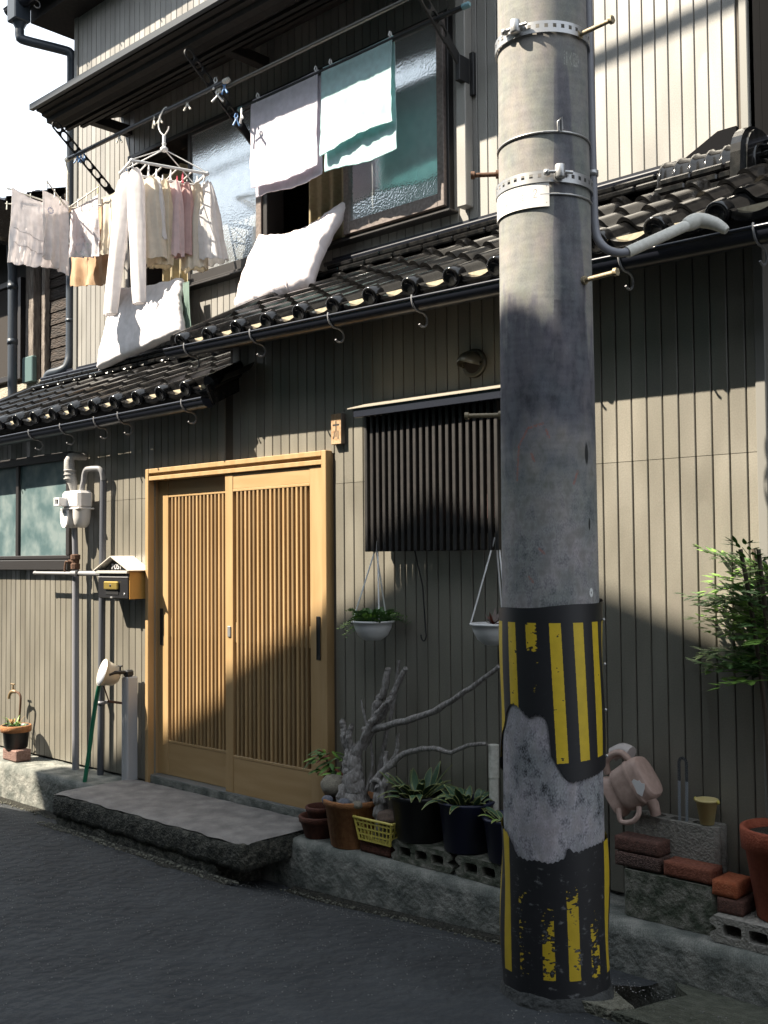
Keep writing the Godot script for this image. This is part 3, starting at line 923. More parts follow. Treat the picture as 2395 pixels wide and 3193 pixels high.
func ground() -> void:
	O = Vector3.ZERO
	var st := new_st()
	var xs := [-70.0, -35.0, -18.0, -12.0]
	var x := -10.0
	while x < -0.9:
		if absf(x + 2.2) > 0.01:
			xs.append(x)
		x += 0.2
	xs += [-2.20, 0.0, 1.0, 3.0, 8.0, 20.0, 70.0]
	xs.sort()
	var zs := [-70.0, -20.0, -6.0, 0.2, 0.3, 0.36, 0.45, 0.56, 0.75, 1.0, 1.5, 2.0, 3.0, 4.0, 6.0, 12.0, 30.0, 70.0]
	st.set_smooth_group(1)
	var nz := FastNoiseLite.new()
	nz.seed = 4
	nz.frequency = 0.9
	for i in xs.size() - 1:
		for j in zs.size() - 1:
			var c := Vector2(xs[i] + xs[i + 1], zs[j] + zs[j + 1]) * 0.5
			if Rect2(-2.20, 0.2, 1.2, 0.8).has_point(c):
				continue
			var p := func(a: int, b: int) -> Vector3: return Vector3(xs[a], ground_y(xs[a], zs[b]) + 0.012 * nz.get_noise_2d(xs[a], zs[b]), zs[b])
			q4(st, p.call(i, j), p.call(i + 1, j), p.call(i + 1, j + 1), p.call(i, j + 1), Vector3.UP)
	structure("road", st, M.asphalt)
	# loose chips in the tar
	st = new_st()
	blob(st, Vector3.ZERO, Vector3(1, 0.6, 0.8), 3, 0.4, 6, 4)
	var mm := MultiMesh.new()
	mm.transform_format = MultiMesh.TRANSFORM_3D
	mm.mesh = baked(st)
	mm.instance_count = 7000
	rng.seed = 77
	for i in mm.instance_count:
		var px := rng.randf_range(-8.5, -1.2)
		var pz := 0.4 + 2.6 * pow(rng.randf(), 1.3)
		var s := rng.randf_range(0.0014, 0.0038)
		mm.set_instance_transform(i, Transform3D(Basis.from_euler(Vector3(rng.randf() * 6.0, rng.randf() * 6.0, 0)).scaled(Vector3.ONE * s), Vector3(px, ground_y(px, pz) + 0.002, pz)))
	var chips := MultiMeshInstance3D.new()
	chips.name = "road_chips"
	add_child(chips, true)
	chips.multimesh = mm
	chips.material_override = mottled("stone chips", lin(0.10, 0.10, 0.10), lin(0.28, 0.27, 0.25), 0.9, 20.0, 211)
	chips.set_meta("kind", "stuff")
	# damp dirt and moss along the foot of the foundation
	st = new_st()
	st.set_smooth_group(1)
	nz.frequency = 3.0
	var front := func(px: float) -> float: return 0.645 if px > -6.3 and px < -4.36 else 0.295
	x = -9.5
	while x < -2.6:
		var x2 := x + 0.06
		var a0: float = front.call(x)
		var a1: float = front.call(x2)
		if absf(a0 - a1) < 0.01:
			var w0 := 0.10 + 0.05 * nz.get_noise_1d(x)
			var w1 := 0.10 + 0.05 * nz.get_noise_1d(x2)
			var p0 := Vector3(x, ground_y(x, a0) + 0.018, a0)
			var p1 := Vector3(x2, ground_y(x2, a1) + 0.018, a1)
			q4(st, p0, p1, p1 + Vector3(0, 0.004, w1 * 0.6), p0 + Vector3(0, 0.004, w0 * 0.6), Vector3.UP)
			q4(st, p0 + Vector3(0, 0.004, w0 * 0.6), p1 + Vector3(0, 0.004, w1 * 0.6), Vector3(p1.x, ground_y(p1.x, p1.z + w1) - 0.005, p1.z + w1), Vector3(p0.x, ground_y(p0.x, p0.z + w0) - 0.005, p0.z + w0), Vector3.UP)
		x = x2
	structure("gutter_strip", st, M.dirt)
	var gm := MultiMesh.new()
	gm.transform_format = MultiMesh.TRANSFORM_3D
	gm.mesh = mm.mesh
	gm.instance_count = 1500
	for i in gm.instance_count:
		var px := rng.randf_range(-9.0, -2.6)
		var pz: float = front.call(px) + 0.14 * pow(rng.randf(), 1.5)
		var s := rng.randf_range(0.0025, 0.009)
		gm.set_instance_transform(i, Transform3D(Basis.from_euler(Vector3(rng.randf() * 6.0, rng.randf() * 6.0, 0)).scaled(Vector3.ONE * s), Vector3(px, ground_y(px, pz) + 0.012, pz)))
	var grit := MultiMeshInstance3D.new()
	grit.name = "gutter_gravel"
	add_child(grit, true)
	grit.multimesh = gm
	grit.material_override = mottled("grit", lin(0.04, 0.042, 0.03), lin(0.24, 0.23, 0.19), 0.95, 25.0, 213)
	grit.set_meta("kind", "stuff")
	# foundation wall
	st = new_st()
	rough_box(st, -9.3, -1.0, -0.7, 0.0, -0.2, 0.30, 0.05, 0.006, 8, 5.0, 0.006)
	structure("foundation_wall", st, M.concrete)
	# open drain beside the pole, covers and a broken corner of concrete
	st = new_st()
	bx(st, -2.45, -1.0, -0.75, -0.33, 0.2, 1.3)
	structure("drain", st, M.slab)
	var tilted := func(pts: Array, lift: float, d: float) -> SurfaceTool:
		var slab := new_st()
		var poly := PackedVector2Array()
		for p: Vector2 in pts:
			poly.append(Vector2(p.x, -p.y))
		# slopes up from the wall to the lane
		var b := Basis(Vector3.RIGHT, Vector3(0, 0, -1) - Vector3(0, 0.2, 0), Vector3.UP)
		prism(slab, poly, Transform3D(b, Vector3(0, -0.235 + lift - d, 0)), d)
		return slab
	st = tilted.call([Vector2(-2.125, 0.302), Vector2(-2.06, 0.39), Vector2(-1.99, 0.455), Vector2(-1.985, 0.66), Vector2(-1.968, 0.87), Vector2(-1.985, 1.0), Vector2(-1.0, 1.0), Vector2(-1.0, 0.302)], 0.0, 0.10)
	structure("drain_cover", st, M.slab)
	st = tilted.call([Vector2(-2.15, 0.72), Vector2(-2.06, 0.80), Vector2(-1.972, 0.872), Vector2(-2.00, 1.0), Vector2(-2.15, 1.0), Vector2(-2.19, 0.92)], 0.004, 0.09)
	structure("concrete_corner", st, M.slab_pale)
	# the doorstep: a thick slab that overhangs at its right end
	var s := thing("doorstep", "rough concrete doorstep slab with a crumbling mossy edge before the sliding door", "doorstep", Vector3(-5.3, -0.26, 0.4))
	st = new_st()
	rough_box(st, -6.27, -4.375, -0.118, 0.022, 0.035, 0.645, 0.035, 0.011, 18, 7.0, 0.008)
	part("slab", st, M.step_side, s)
	st = new_st()
	grid(st, func(u: float, v: float) -> Vector3: return Vector3(lerpf(-6.262, -4.385, u), 0.036 + 0.001 * sin(u * 37.0 + v * 11.0) - 0.012 * pow(absf(2.0 * v - 1.0), 12.0) - 0.012 * pow(absf(2.0 * u - 1.0), 24.0), lerpf(0.05, 0.632 + 0.006 * sin(u * 61.0) + 0.006 * sin(u * 23.0), v)), 60, 12, Vector3.UP)
	part("worn_top", st, M.step, s)
	st = new_st()
	rough_box(st, -6.25, -4.62, -0.35, -0.11, 0.30, 0.632, 0.04, 0.012, 19, 7.0, 0.006)
	part("footing", st, M.step_side, s)

# ---------------------------------------------------------------- the utility pole
func pole_y(y: float) -> float:
	return 1.5 + (y - 1.5) * POLE_K

func around(deg: float, r: float, y: float) -> Vector3:
	# a point on the pole; 0 degrees faces the lane's viewer, positive to the right
	var a := deg_to_rad(deg)
	r *= POLE_K
	y = pole_y(y)
	var c := Vector3(0.567, 0, 0.823)
	var s := Vector3(0.823, 0, -0.567)
	return Vector3(POLE.x, y, POLE.z) + (c * cos(a) + s * sin(a)) * r

func pole_r(y: float) -> float:
	return 0.193 + (1.465 - y) * 0.0054

func wrapped(st: SurfaceTool, a0: float, a1: float, na: int, top: Callable, bottom: Callable, ny: int, off: float, uv: Callable, ripple := 0.0) -> void:
	st.set_smooth_group(1)
	var pt := func(i: int, j: int) -> Array:
		var a := lerpf(a0, a1, float(i) / na)
		var y := lerpf(top.call(a), bottom.call(a), float(j) / ny)
		return [around(a, pole_r(y) + off + ripple * (0.5 + 0.5 * sin(y * 11.0 + a * 0.06)) * smoothstep(50.0, 85.0, absf(a)), y), uv.call(a, y)]
	for i in na:
		for j in ny:
			var q := [pt.call(i, j), pt.call(i, j + 1), pt.call(i + 1, j + 1), pt.call(i + 1, j)]
			for t in [[0, 2, 1], [0, 3, 2]]:
				for k in t:
					st.set_uv(q[k][1])
					st.add_vertex(q[k][0] - O)

func steps(table: Array, a: float) -> float:
	for i in table.size() - 1:
		if a <= table[i + 1].x:
			return lerpf(table[i].y, table[i + 1].y, clampf((a - table[i].x) / (table[i + 1].x - table[i].x), 0.0, 1.0))
	return table[-1].y

func noise_bytes(seed_: int, freq: float, w: int, h: int, octaves := 4) -> PackedByteArray:
	var n := FastNoiseLite.new()
	n.seed = seed_
	n.frequency = freq
	n.fractal_octaves = octaves
	return n.get_image(w, h, false, false, false).get_data()

func stretched(seed_: int, freq: float, w: int, h: int, sx: int, sy: int) -> PackedByteArray:
	var n := FastNoiseLite.new()
	n.seed = seed_
	n.frequency = freq
	n.fractal_octaves = 4
	var im := n.get_image(maxi(4, w / sx), maxi(4, h / sy), false, false, false)
	im.resize(w, h, Image.INTERPOLATE_CUBIC)
	return im.get_data()

func from_linear(bytes: PackedByteArray, w: int, h: int) -> ImageTexture:
	return ImageTexture.create_from_image(Image.create_from_data(w, h, false, Image.FORMAT_RGB8, bytes))

func srgb8(v: float) -> int:
	v = clampf(v, 0.0, 1.0)
	return int(255.0 * (12.92 * v if v < 0.0031308 else 1.055 * pow(v, 1.0 / 2.4) - 0.055) + 0.5)

func pole_skin() -> StandardMaterial3D:
	# weathered concrete: trowel rings, soot streaks, a dark band of stain and painted-in gable shadow, pale scuffed foot, chalk marks
	var w := 640
	var h := 1600
	var big := noise_bytes(301, 0.009, w, h, 4)
	var mid := noise_bytes(302, 0.035, w, h, 4)
	var fine := noise_bytes(303, 0.25, w, h, 2)
	var drip := stretched(304, 0.03, w, h, 1, 3)
	var ring := stretched(305, 0.09, w, h, 9, 1)
	var out := PackedByteArray()
	out.resize(w * h * 3)
	var stain_and_shade_top := [Vector2(-180, 2.35), Vector2(-75, 2.50), Vector2(-20, 2.44), Vector2(8, 2.42), Vector2(14, 3.4), Vector2(30, 3.5), Vector2(44, 3.0), Vector2(60, 2.3), Vector2(180, 2.3)]  # top edge of the stain and the gable shadow, both painted in
	for j in h:
		var y := 4.35 - 4.65 * j / h
		for i in w:
			var a := 360.0 * i / w - 180.0
			var k := j * w + i
			var nb := big[k] / 255.0 - 0.5
			var nm := mid[k] / 255.0 - 0.5
			var nf := fine[k] / 255.0 - 0.5
			var nd := drip[k] / 255.0 - 0.5
			var nr := ring[k] / 255.0 - 0.5
			var top := steps(stain_and_shade_top, a) + nb * 0.5 + nd * 0.35
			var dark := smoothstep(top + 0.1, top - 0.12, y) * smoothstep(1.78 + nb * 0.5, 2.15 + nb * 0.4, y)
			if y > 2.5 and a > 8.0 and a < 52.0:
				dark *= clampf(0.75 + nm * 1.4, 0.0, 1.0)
			var v := 0.205 + 0.08 * nb + 0.06 * nm + 0.05 * nd + 0.07 * nr + 0.07 * nf
			var foot := smoothstep(1.9, 1.5, y) * 0.5 + smoothstep(1.25, 0.95, y) * 0.6
			v += foot * (0.05 + 0.34 * nm + 0.26 * nb + 0.22 * nf)
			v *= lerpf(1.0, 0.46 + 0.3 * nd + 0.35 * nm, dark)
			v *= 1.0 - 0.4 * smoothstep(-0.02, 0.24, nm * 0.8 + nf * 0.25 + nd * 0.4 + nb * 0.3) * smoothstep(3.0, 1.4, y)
			# hollow marks and bolts' holes
			for spot in [[51.0, 1.90, 3.2, 0.042], [54.0, 1.625, 1.8, 0.024]]:
				var d := Vector2((a - spot[0]) / spot[2], (y - spot[1]) / spot[3]).length()
				v *= smoothstep(0.75, 1.25, d) * 0.9 + 0.1
			var dot := Vector2((a - 55.0) / 3.6, (y - 1.357) / 0.018).length()
			var r := v * (1.02 + 0.25 * nb)
			var g := v
			var b := v * (0.93 + 0.22 * dark + 0.12 * foot - 0.15 * nm)
			if dot < 1.0 and dot > 0.3:
				r = 0.62; g = 0.62; b = 0.6
			# red chalk
			for c in [[-40.0, 1.80, -37.0, 1.93], [-37.0, 1.93, -24.0, 2.0], [-24.0, 2.0, -6.0, 2.015], [-2.0, 1.99, 1.0, 1.96], [30.0, 1.78, 36.0, 1.83], [-20.0, 1.90, -17.0, 1.87], [-25.0, 1.42, -20.0, 1.40], [-12.0, 1.53, -6.0, 1.51]]:
				var p := Vector2(a * 0.0034, y)
				var q := Geometry2D.get_closest_point_to_segment(p, Vector2(c[0] * 0.0034, c[1]), Vector2(c[2] * 0.0034, c[3]))
				if p.distance_squared_to(q) < 0.000022 and nf > -0.12:
					r = lerpf(r, 0.30, 0.6); g = lerpf(g, 0.09, 0.5); b = lerpf(b, 0.06, 0.5)
			# faint stencilled characters high on the pole
			if y > 3.44 and y < 3.50 and a > 26.0 and a < 52.0:
				for c in [[28, 3.445, 28, 3.495], [31.5, 3.445, 31.5, 3.495], [39, 3.447, 36, 3.47], [36, 3.47, 39, 3.493], [43, 3.445, 43, 3.495], [43, 3.495, 46.5, 3.495], [46.5, 3.495, 46.5, 3.445], [46.5, 3.445, 43, 3.445], [49, 3.447, 51, 3.47], [51, 3.47, 49, 3.493]]:
					var p := Vector2(a * 0.0033, y)
					if p.distance_squared_to(Geometry2D.get_closest_point_to_segment(p, Vector2(c[0] * 0.0033, c[1]), Vector2(c[2] * 0.0033, c[3]))) < 0.000008 and nf > -0.1:
						r += 0.1; g += 0.1; b += 0.09
			out[k * 3] = srgb8(r)
			out[k * 3 + 1] = srgb8(g)
			out[k * 3 + 2] = srgb8(b)
	var m := plain("weathered pole concrete", Color.WHITE, 0.92)
	m.albedo_texture = from_linear(out, w, h)
	return m

func striped_skin(upper: bool) -> StandardMaterial3D:
	# black rubber sheet printed with yellow bars, the print worn off in places
	var w := 720
	var h := 560
	var n1 := noise_bytes(311 if upper else 312, 0.022, w, h, 4)
	var n2 := stretched(313 if upper else 314, 0.09, w, h, 3, 1)
	var n3 := noise_bytes(315, 0.3, w, h, 2)
	var out := PackedByteArray()
	out.resize(w * h * 3)
	var y0 := 0.60 if upper else -0.20
	var y1 := 1.36 if upper else 0.50
	for j in h:
		var y := lerpf(y1, y0, float(j) / h)
		for i in w:
			var a := lerpf(-120.0, 120.0, float(i) / w)
			var k := j * w + i
			var b1 := n1[k] / 255.0 - 0.5
			var b2 := n2[k] / 255.0 - 0.5
			var b3 := n3[k] / 255.0 - 0.5
			var aa := a - (6.5 * (1.243 - y) / 0.537 + 4.3 if upper else 20.5 + (y + 0.1) * -6.0)
			var s := roundf(aa / 27.2)
			var d := absf(aa - s * 27.2)
			var yes := d < 6.5 + b3 * 0.2
			var keep := 1.0
			if upper:
				yes = yes and y < 1.243 and y > 0.706 + 0.0002 * a
				if int(s) == -1:
					keep = 0.62 - 4.0 * clampf(1.16 - y, 0.0, 0.3) if y > 1.13 else 0.10
				elif int(s) == -2:
					keep = 0.84
				elif int(s) == 0:
					keep = 0.86
				else:
					keep = 0.95
			else:
				yes = yes and y > -0.106 - 0.0001 * absf(a)
				keep = [0.97, 0.42, 0.62, 0.74, 0.5, 0.9][clampi(int(s) + 3, 0, 5)]
				if int(s) == -2 and aa - s * 27.2 > -2.5 + b1 * 14.0:
					keep = 0.15
				if int(s) > -3 and int(s) < 2:
					keep -= smoothstep([0.2, 0.2, 0.02, 0.12, 0.0, 0.1][clampi(int(s) + 3, 0, 5)], 0.30, y) * 0.8
			if yes and (0.5 + b1 * 0.9 + b2 * 0.75) > keep:
				yes = false
			var scuff := clampf((b1 + b2 * 0.6 + b3 * 0.2 - 0.22) * 0.5, 0.0, 0.12) if not upper else clampf((b1 + b3 * 0.3 - 0.3) * 0.25, 0.0, 0.03)
			var c := Vector3(0.012, 0.012, 0.014) + Vector3.ONE * (scuff + b3 * 0.004)
			if yes:
				c = Vector3(0.60, 0.42, 0.022) * (0.92 + 0.22 * b1 + 0.12 * b3)
				if not upper:
					c *= 0.8
			out[k * 3] = srgb8(c.x)
			out[k * 3 + 1] = srgb8(c.y)
			out[k * 3 + 2] = srgb8(c.z)
	var m := plain("striped sheet", Color.WHITE, 0.5)
	m.albedo_texture = from_linear(out, w, h)
	m.texture_repeat = false
	return m

func stroke(im: Image, x0: float, y0: float, x1: float, y1: float, wd: float, c: Color) -> void:
	var n := int(maxf(absf(x1 - x0), absf(y1 - y0))) + 1
	for i in n + 1:
		var t := float(i) / n
		im.fill_rect(Rect2i(int(lerpf(x0, x1, t) - wd * 0.5), int(lerpf(y0, y1, t) - wd * 0.5), maxi(1, int(wd)), maxi(1, int(wd))), c)

func glyph(im: Image, x: float, y: float, s: float, strokes: Array, wd: float, c: Color) -> void:
	for k in strokes:
		stroke(im, x + k[0] * s, y + k[1] * s, x + k[2] * s, y + k[3] * s, wd, c)

const HORSE := [[0.15, 0.05, 0.85, 0.05], [0.15, 0.05, 0.15, 0.6], [0.5, 0.05, 0.5, 0.6], [0.15, 0.23, 0.8, 0.23], [0.15, 0.41, 0.8, 0.41], [0.15, 0.6, 0.9, 0.6], [0.9, 0.6, 0.84, 0.98], [0.1, 0.75, 0.05, 0.95], [0.3, 0.75, 0.32, 0.92], [0.5, 0.75, 0.54, 0.92], [0.67, 0.72, 0.74, 0.9]]
const PLACE := [[0.02, 0.35, 0.32, 0.35], [0.17, 0.1, 0.17, 0.75], [0.0, 0.8, 0.34, 0.7], [0.45, 0.05, 0.9, 0.05], [0.45, 0.05, 0.45, 0.4], [0.9, 0.05, 0.9, 0.4], [0.45, 0.22, 0.9, 0.22], [0.45, 0.4, 0.9, 0.4], [0.38, 0.52, 1.0, 0.52], [0.5, 0.62, 0.92, 0.62], [0.92, 0.62, 0.85, 0.98], [0.7, 0.66, 0.4, 0.95], [0.55, 0.6, 0.4, 0.8]]
const TRUNK := [[0.02, 0.15, 0.45, 0.15], [0.23, 0.0, 0.23, 0.28], [0.08, 0.28, 0.4, 0.28], [0.08, 0.28, 0.08, 0.6], [0.4, 0.28, 0.4, 0.6], [0.08, 0.44, 0.4, 0.44], [0.08, 0.6, 0.4, 0.6], [0.0, 0.77, 0.48, 0.77], [0.23, 0.6, 0.23, 1.0], [0.75, 0.0, 0.5, 0.28], [0.75, 0.0, 1.0, 0.28], [0.58, 0.36, 0.92, 0.36], [0.52, 0.62, 1.0, 0.62], [0.75, 0.36, 0.75, 1.0]]
const TWO := [[0.1, 0.25, 0.25, 0.06], [0.25, 0.06, 0.55, 0.02], [0.55, 0.02, 0.75, 0.16], [0.75, 0.16, 0.72, 0.36], [0.72, 0.36, 0.1, 0.97], [0.1, 0.97, 0.8, 0.97]]

func utility_pole() -> void:
	var p := thing("utility_pole", "thick weathered concrete utility pole with black and yellow striped guard sheets", "utility pole", POLE)
	var st := new_st()
	var uv := func(a: float, y: float) -> Vector2: return Vector2((a + 180.0) / 360.0, (4.35 - y) / 4.65)
	wrapped(st, -180.0, 180.0, 96, func(_a: float) -> float: return 4.30, func(_a: float) -> float: return -0.28, 46, 0.0, uv)
	part("shaft", st, pole_skin(), p)
	st = new_st()
	tube(st, [Vector3(POLE.x, pole_y(4.3), POLE.z), Vector3(POLE.x, 9.6, POLE.z)], [pole_r(4.3) * POLE_K, 0.15], 48)
	part("upper_shaft", st, M.concrete, p)
	# collar of rough cement, coloured dark to include the small shadow at the foot
	st = new_st()
	var nz := FastNoiseLite.new()
	nz.seed = 12
	grid(st, func(u: float, v: float) -> Vector3:
		var a := 360.0 * u
		var q := around(a, 0.197 + 0.028 * v + 0.02 * nz.get_noise_2d(sin(TAU * u) * 90.0, cos(TAU * u) * 90.0 + v * 30.0) * v, 0)
		return Vector3(q.x, lerpf(-0.015, ground_y(q.x, q.z) - 0.004, v * v) + 0.012 * nz.get_noise_2d(a * 3.0, v * 60.0) * (1.0 - v), q.z), 72, 5, Vector3.UP)
	part("cement_collar", st, M.pit, p)
	# striped guard sheets with torn edges
	st = new_st()
	var low1 := [Vector2(-120, 0.60), Vector2(-88, 0.66), Vector2(-79, 0.79), Vector2(-68, 0.833), Vector2(-60.6, 0.891), Vector2(-55, 0.915), Vector2(-48, 0.926), Vector2(-40, 0.915), Vector2(-36.6, 0.908), Vector2(-29, 0.885), Vector2(-24.4, 0.876), Vector2(-18, 0.89), Vector2(-12.2, 0.889), Vector2(-7.5, 0.88), Vector2(-5, 0.86), Vector2(-3.7, 0.83), Vector2(-1.6, 0.738), Vector2(4.7, 0.702), Vector2(9, 0.673), Vector2(15, 0.648), Vector2(21, 0.635), Vector2(39, 0.644), Vector2(80, 0.665), Vector2(120, 0.67)]
	wrapped(st, -120.0, 120.0, 160, func(a: float) -> float: return 1.306 + 0.00017 * a + 0.003 * sin(a * 0.07), func(a: float) -> float: return steps(low1, a) + 0.003 * sin(a * 1.3), 30, 0.006, func(a: float, y: float) -> Vector2: return Vector2((a + 120.0) / 240.0, (1.36 - y) / 0.76), 0.008)
	part("striped_sheet", st, striped_skin(true), p)
	st = new_st()
	var top2 := [Vector2(-120, 0.45), Vector2(-90, 0.445), Vector2(-63, 0.42), Vector2(-53, 0.39), Vector2(-44, 0.344), Vector2(-30, 0.333), Vector2(-19, 0.338), Vector2(-5, 0.33), Vector2(2.7, 0.338), Vector2(11.8, 0.353), Vector2(14, 0.385), Vector2(15.5, 0.392), Vector2(20, 0.374), Vector2(27, 0.372), Vector2(42.5, 0.384), Vector2(73.5, 0.393), Vector2(120, 0.40)]
	wrapped(st, -120.0, 120.0, 160, func(a: float) -> float: return steps(top2, a) + 0.003 * sin(a * 1.1), func(a: float) -> float: return -0.175 + 0.004 * sin(a * 0.11) - 0.012 * cos(deg_to_rad(a)), 26, 0.006, func(a: float, y: float) -> Vector2: return Vector2((a + 120.0) / 240.0, (0.50 - y) / 0.70), 0.012)
	part("striped_sheet", st, striped_skin(false), p)
	for yy in [1.245, 1.07, 0.89, 0.71]:
		st = new_st()
		var q := around(82.0, pole_r(yy) + 0.016, yy)
		blob(st, q, Vector3(0.006, 0.006, 0.006), 5, 0.0, 8, 6)
		part("sheet_rivet", st, M.steel, p)
	# perforated steel bands with their tension bolts
	for b in [[3.585, -30.0], [2.985, 17.0]]:
		st = new_st()
		var y: float = b[0]
		for dy in [0.017, -0.014]:
			var hh := 0.006 if dy > 0 else 0.009
			for s in 2:
				wrapped(st, -180.0, 180.0, 90, func(_a: float) -> float: return y + dy + hh, func(_a: float) -> float: return y + dy - hh, 1, 0.012 if s == 0 else 0.0095, uv)
			grid(st, func(u: float, v: float) -> Vector3: return around(360.0 * u, pole_r(y) + 0.0095 + 0.0025 * v, y + dy + hh), 90, 1, Vector3.UP)
			grid(st, func(u: float, v: float) -> Vector3: return around(360.0 * u, pole_r(y) + 0.0095 + 0.0025 * v, y + dy - hh), 90, 1, Vector3.DOWN)
		for k in 36:
			var a0 := k * 10.0
			wrapped(st, a0 - 2.9, a0 + 2.9, 2, func(_a: float) -> float: return y + 0.012, func(_a: float) -> float: return y - 0.006, 1, 0.0119, uv)
		var band := part("steel_band", st, M.steel, p)
		st = new_st()
		var c := around(b[1], pole_r(y) + 0.028, y + 0.012)
		lathe(st, [Vector2(0, -0.024), Vector2(0.017, -0.024), Vector2(0.019, -0.02), Vector2(0.019, 0.02), Vector2(0.017, 0.024), Vector2(0, 0.024)], 14, c)
		tube(st, [around(b[1] - 17.0, pole_r(y) + 0.032, y + 0.008), around(b[1], pole_r(y) + 0.028, y + 0.012), around(b[1] + 14.0, pole_r(y) + 0.03, y + 0.012)], 0.0065, 8)
		lathe(st, [Vector2(0, -0.008), Vector2(0.012, -0.008), Vector2(0.012, 0.008), Vector2(0, 0.008)], 6, around(b[1] - 14.0, pole_r(y) + 0.031, y + 0.008), Basis(Vector3(0, 0, 1), 1.2))
		part("tension_bolt", st, M.steel, band)
	st = new_st()
	var ringp := []
	for k in 61:
		ringp.append(around(k * 6.0, pole_r(3.16) + 0.004, 3.16 + 0.006 * sin(deg_to_rad(k * 6.0 + 40.0))))
	tube(st, ringp, 0.004, 6, false)
	ringp = []
	for k in 31:
		ringp.append(around(k * 3.0 - 5.0, pole_r(2.91) + 0.004, 2.915 + 0.0002 * k))
	tube(st, ringp, 0.0042, 6)
	tube(st, [around(18.0, pole_r(3.16) + 0.008, 3.165), around(17.0, pole_r(3.16) + 0.014, 3.20), around(20.0, pole_r(3.16) + 0.02, 3.215), around(22.0, pole_r(3.16) + 0.012, 3.17)], 0.0055, 6)
	part("wire_tie", st, M.steel, p)
	# name plate
	var im := Image.create(768, 128, false, Image.FORMAT_RGB8)
	im.fill(lin(0.74, 0.72, 0.68))
	var ink := lin(0.22, 0.2, 0.19)
	glyph(im, 195, 16, 26, HORSE, 3, ink)
	glyph(im, 300, 14, 24, [[0.2, 0.0, 0.2, 0.4], [0.5, 0.05, 0.95, 0.05], [0.4, 0.35, 0.9, 0.35], [0.35, 0.65, 0.9, 0.65], [0.6, 0.05, 0.6, 0.9]], 3, ink)
	glyph(im, 205, 60, 48, HORSE, 4, ink)
	glyph(im, 310, 58, 48, PLACE, 4, ink)
	glyph(im, 405, 82, 64, [[0.0, 0.02, 1.0, 0.0]], 4, ink)
	glyph(im, 495, 52, 50, TRUNK, 4, ink)
	glyph(im, 628, 34, 44, TWO, 4, ink)
	for q in [[745, 20], [745, 108]]:
		stroke(im, q[0], q[1], q[0], q[1], 6, ink)
	var pm := plain("enamelled plate", Color.WHITE, 0.4)
	pm.albedo_texture = ImageTexture.create_from_image(im)
	pm.texture_repeat = false
	st = new_st()
	for s in 2:
		wrapped(st, -98.0, 5.8, 40, func(_a: float) -> float: return 2.962, func(_a: float) -> float: return 2.866, 2, 0.008 - 0.003 * s, func(a: float, y: float) -> Vector2: return Vector2((a + 98.0) / 103.8, (2.962 - y) / 0.096))
	part("number_plate", st, pm, p)
	# step bolts
	for b in [[52.0, 3.575, 0.15, "bolt"], [52.0, 2.585, 0.145, "bolt"], [-92.0, 3.075, 0.10, "rust"], [-100.0, 2.08, 0.14, "bolt"]]:
		st = new_st()
		var r := pole_r(b[1])
		var a := around(b[0], r - 0.01, b[1])
		var e := around(b[0], r + b[2], b[1] + 0.004)
		tube(st, [a, e], 0.0085, 10)
		var d := (e - a).normalized()
		tube(st, [e, e + d * 0.014], 0.015, 6)
		tube(st, [a, a + d * 0.02], 0.016, 10)
		part("step_bolt", st, M[b[3]], p)
	# grey conduit down the right side that leaves towards the eave
	st = new_st()
	tube(st, [Vector3(-2.155, 9.4, 0.78), Vector3(-2.150, 4.05, 0.785), Vector3(-2.133, 2.91, 0.79), Vector3(-2.131, 2.80, 0.79)] + bez([Vector3(-2.130, 2.748, 0.79), Vector3(-2.118, 2.675, 0.79), Vector3(-2.080, 2.625, 0.785), Vector3(-2.045, 2.612, 0.75), Vector3(-2.02, 2.622, 0.72)], 20), 0.016, 14)
	var cd := part("conduit", st, M.pipe_grey, p)
	st = new_st()
	tube(st, [Vector3(-2.03, 2.615, 0.73), Vector3(-1.90, 2.755, 0.47)], 0.0215, 14)
	tube(st, bez([Vector3(-1.915, 2.742, 0.495), Vector3(-1.885, 2.765, 0.45), Vector3(-1.83, 2.745, 0.425), Vector3(-1.79, 2.712, 0.415)], 12), [0.024, 0.027, 0.03, 0.03, 0.029, 0.028, 0.027, 0.025, 0.024, 0.022, 0.02, 0.018, 0.014], 14)
	part("conduit_end", st, M.aged_white, cd)
	for y in [2.92, 3.7]:
		st = new_st()
		lathe(st, [Vector2(0.018, -0.01), Vector2(0.0215, -0.01), Vector2(0.0215, 0.01), Vector2(0.018, 0.01)], 14, Vector3(-2.133 - (y - 2.91) * 0.0149, y, 0.79 - (y - 2.91) * 0.0044))
		part("conduit_clip", st, M.steel, cd)

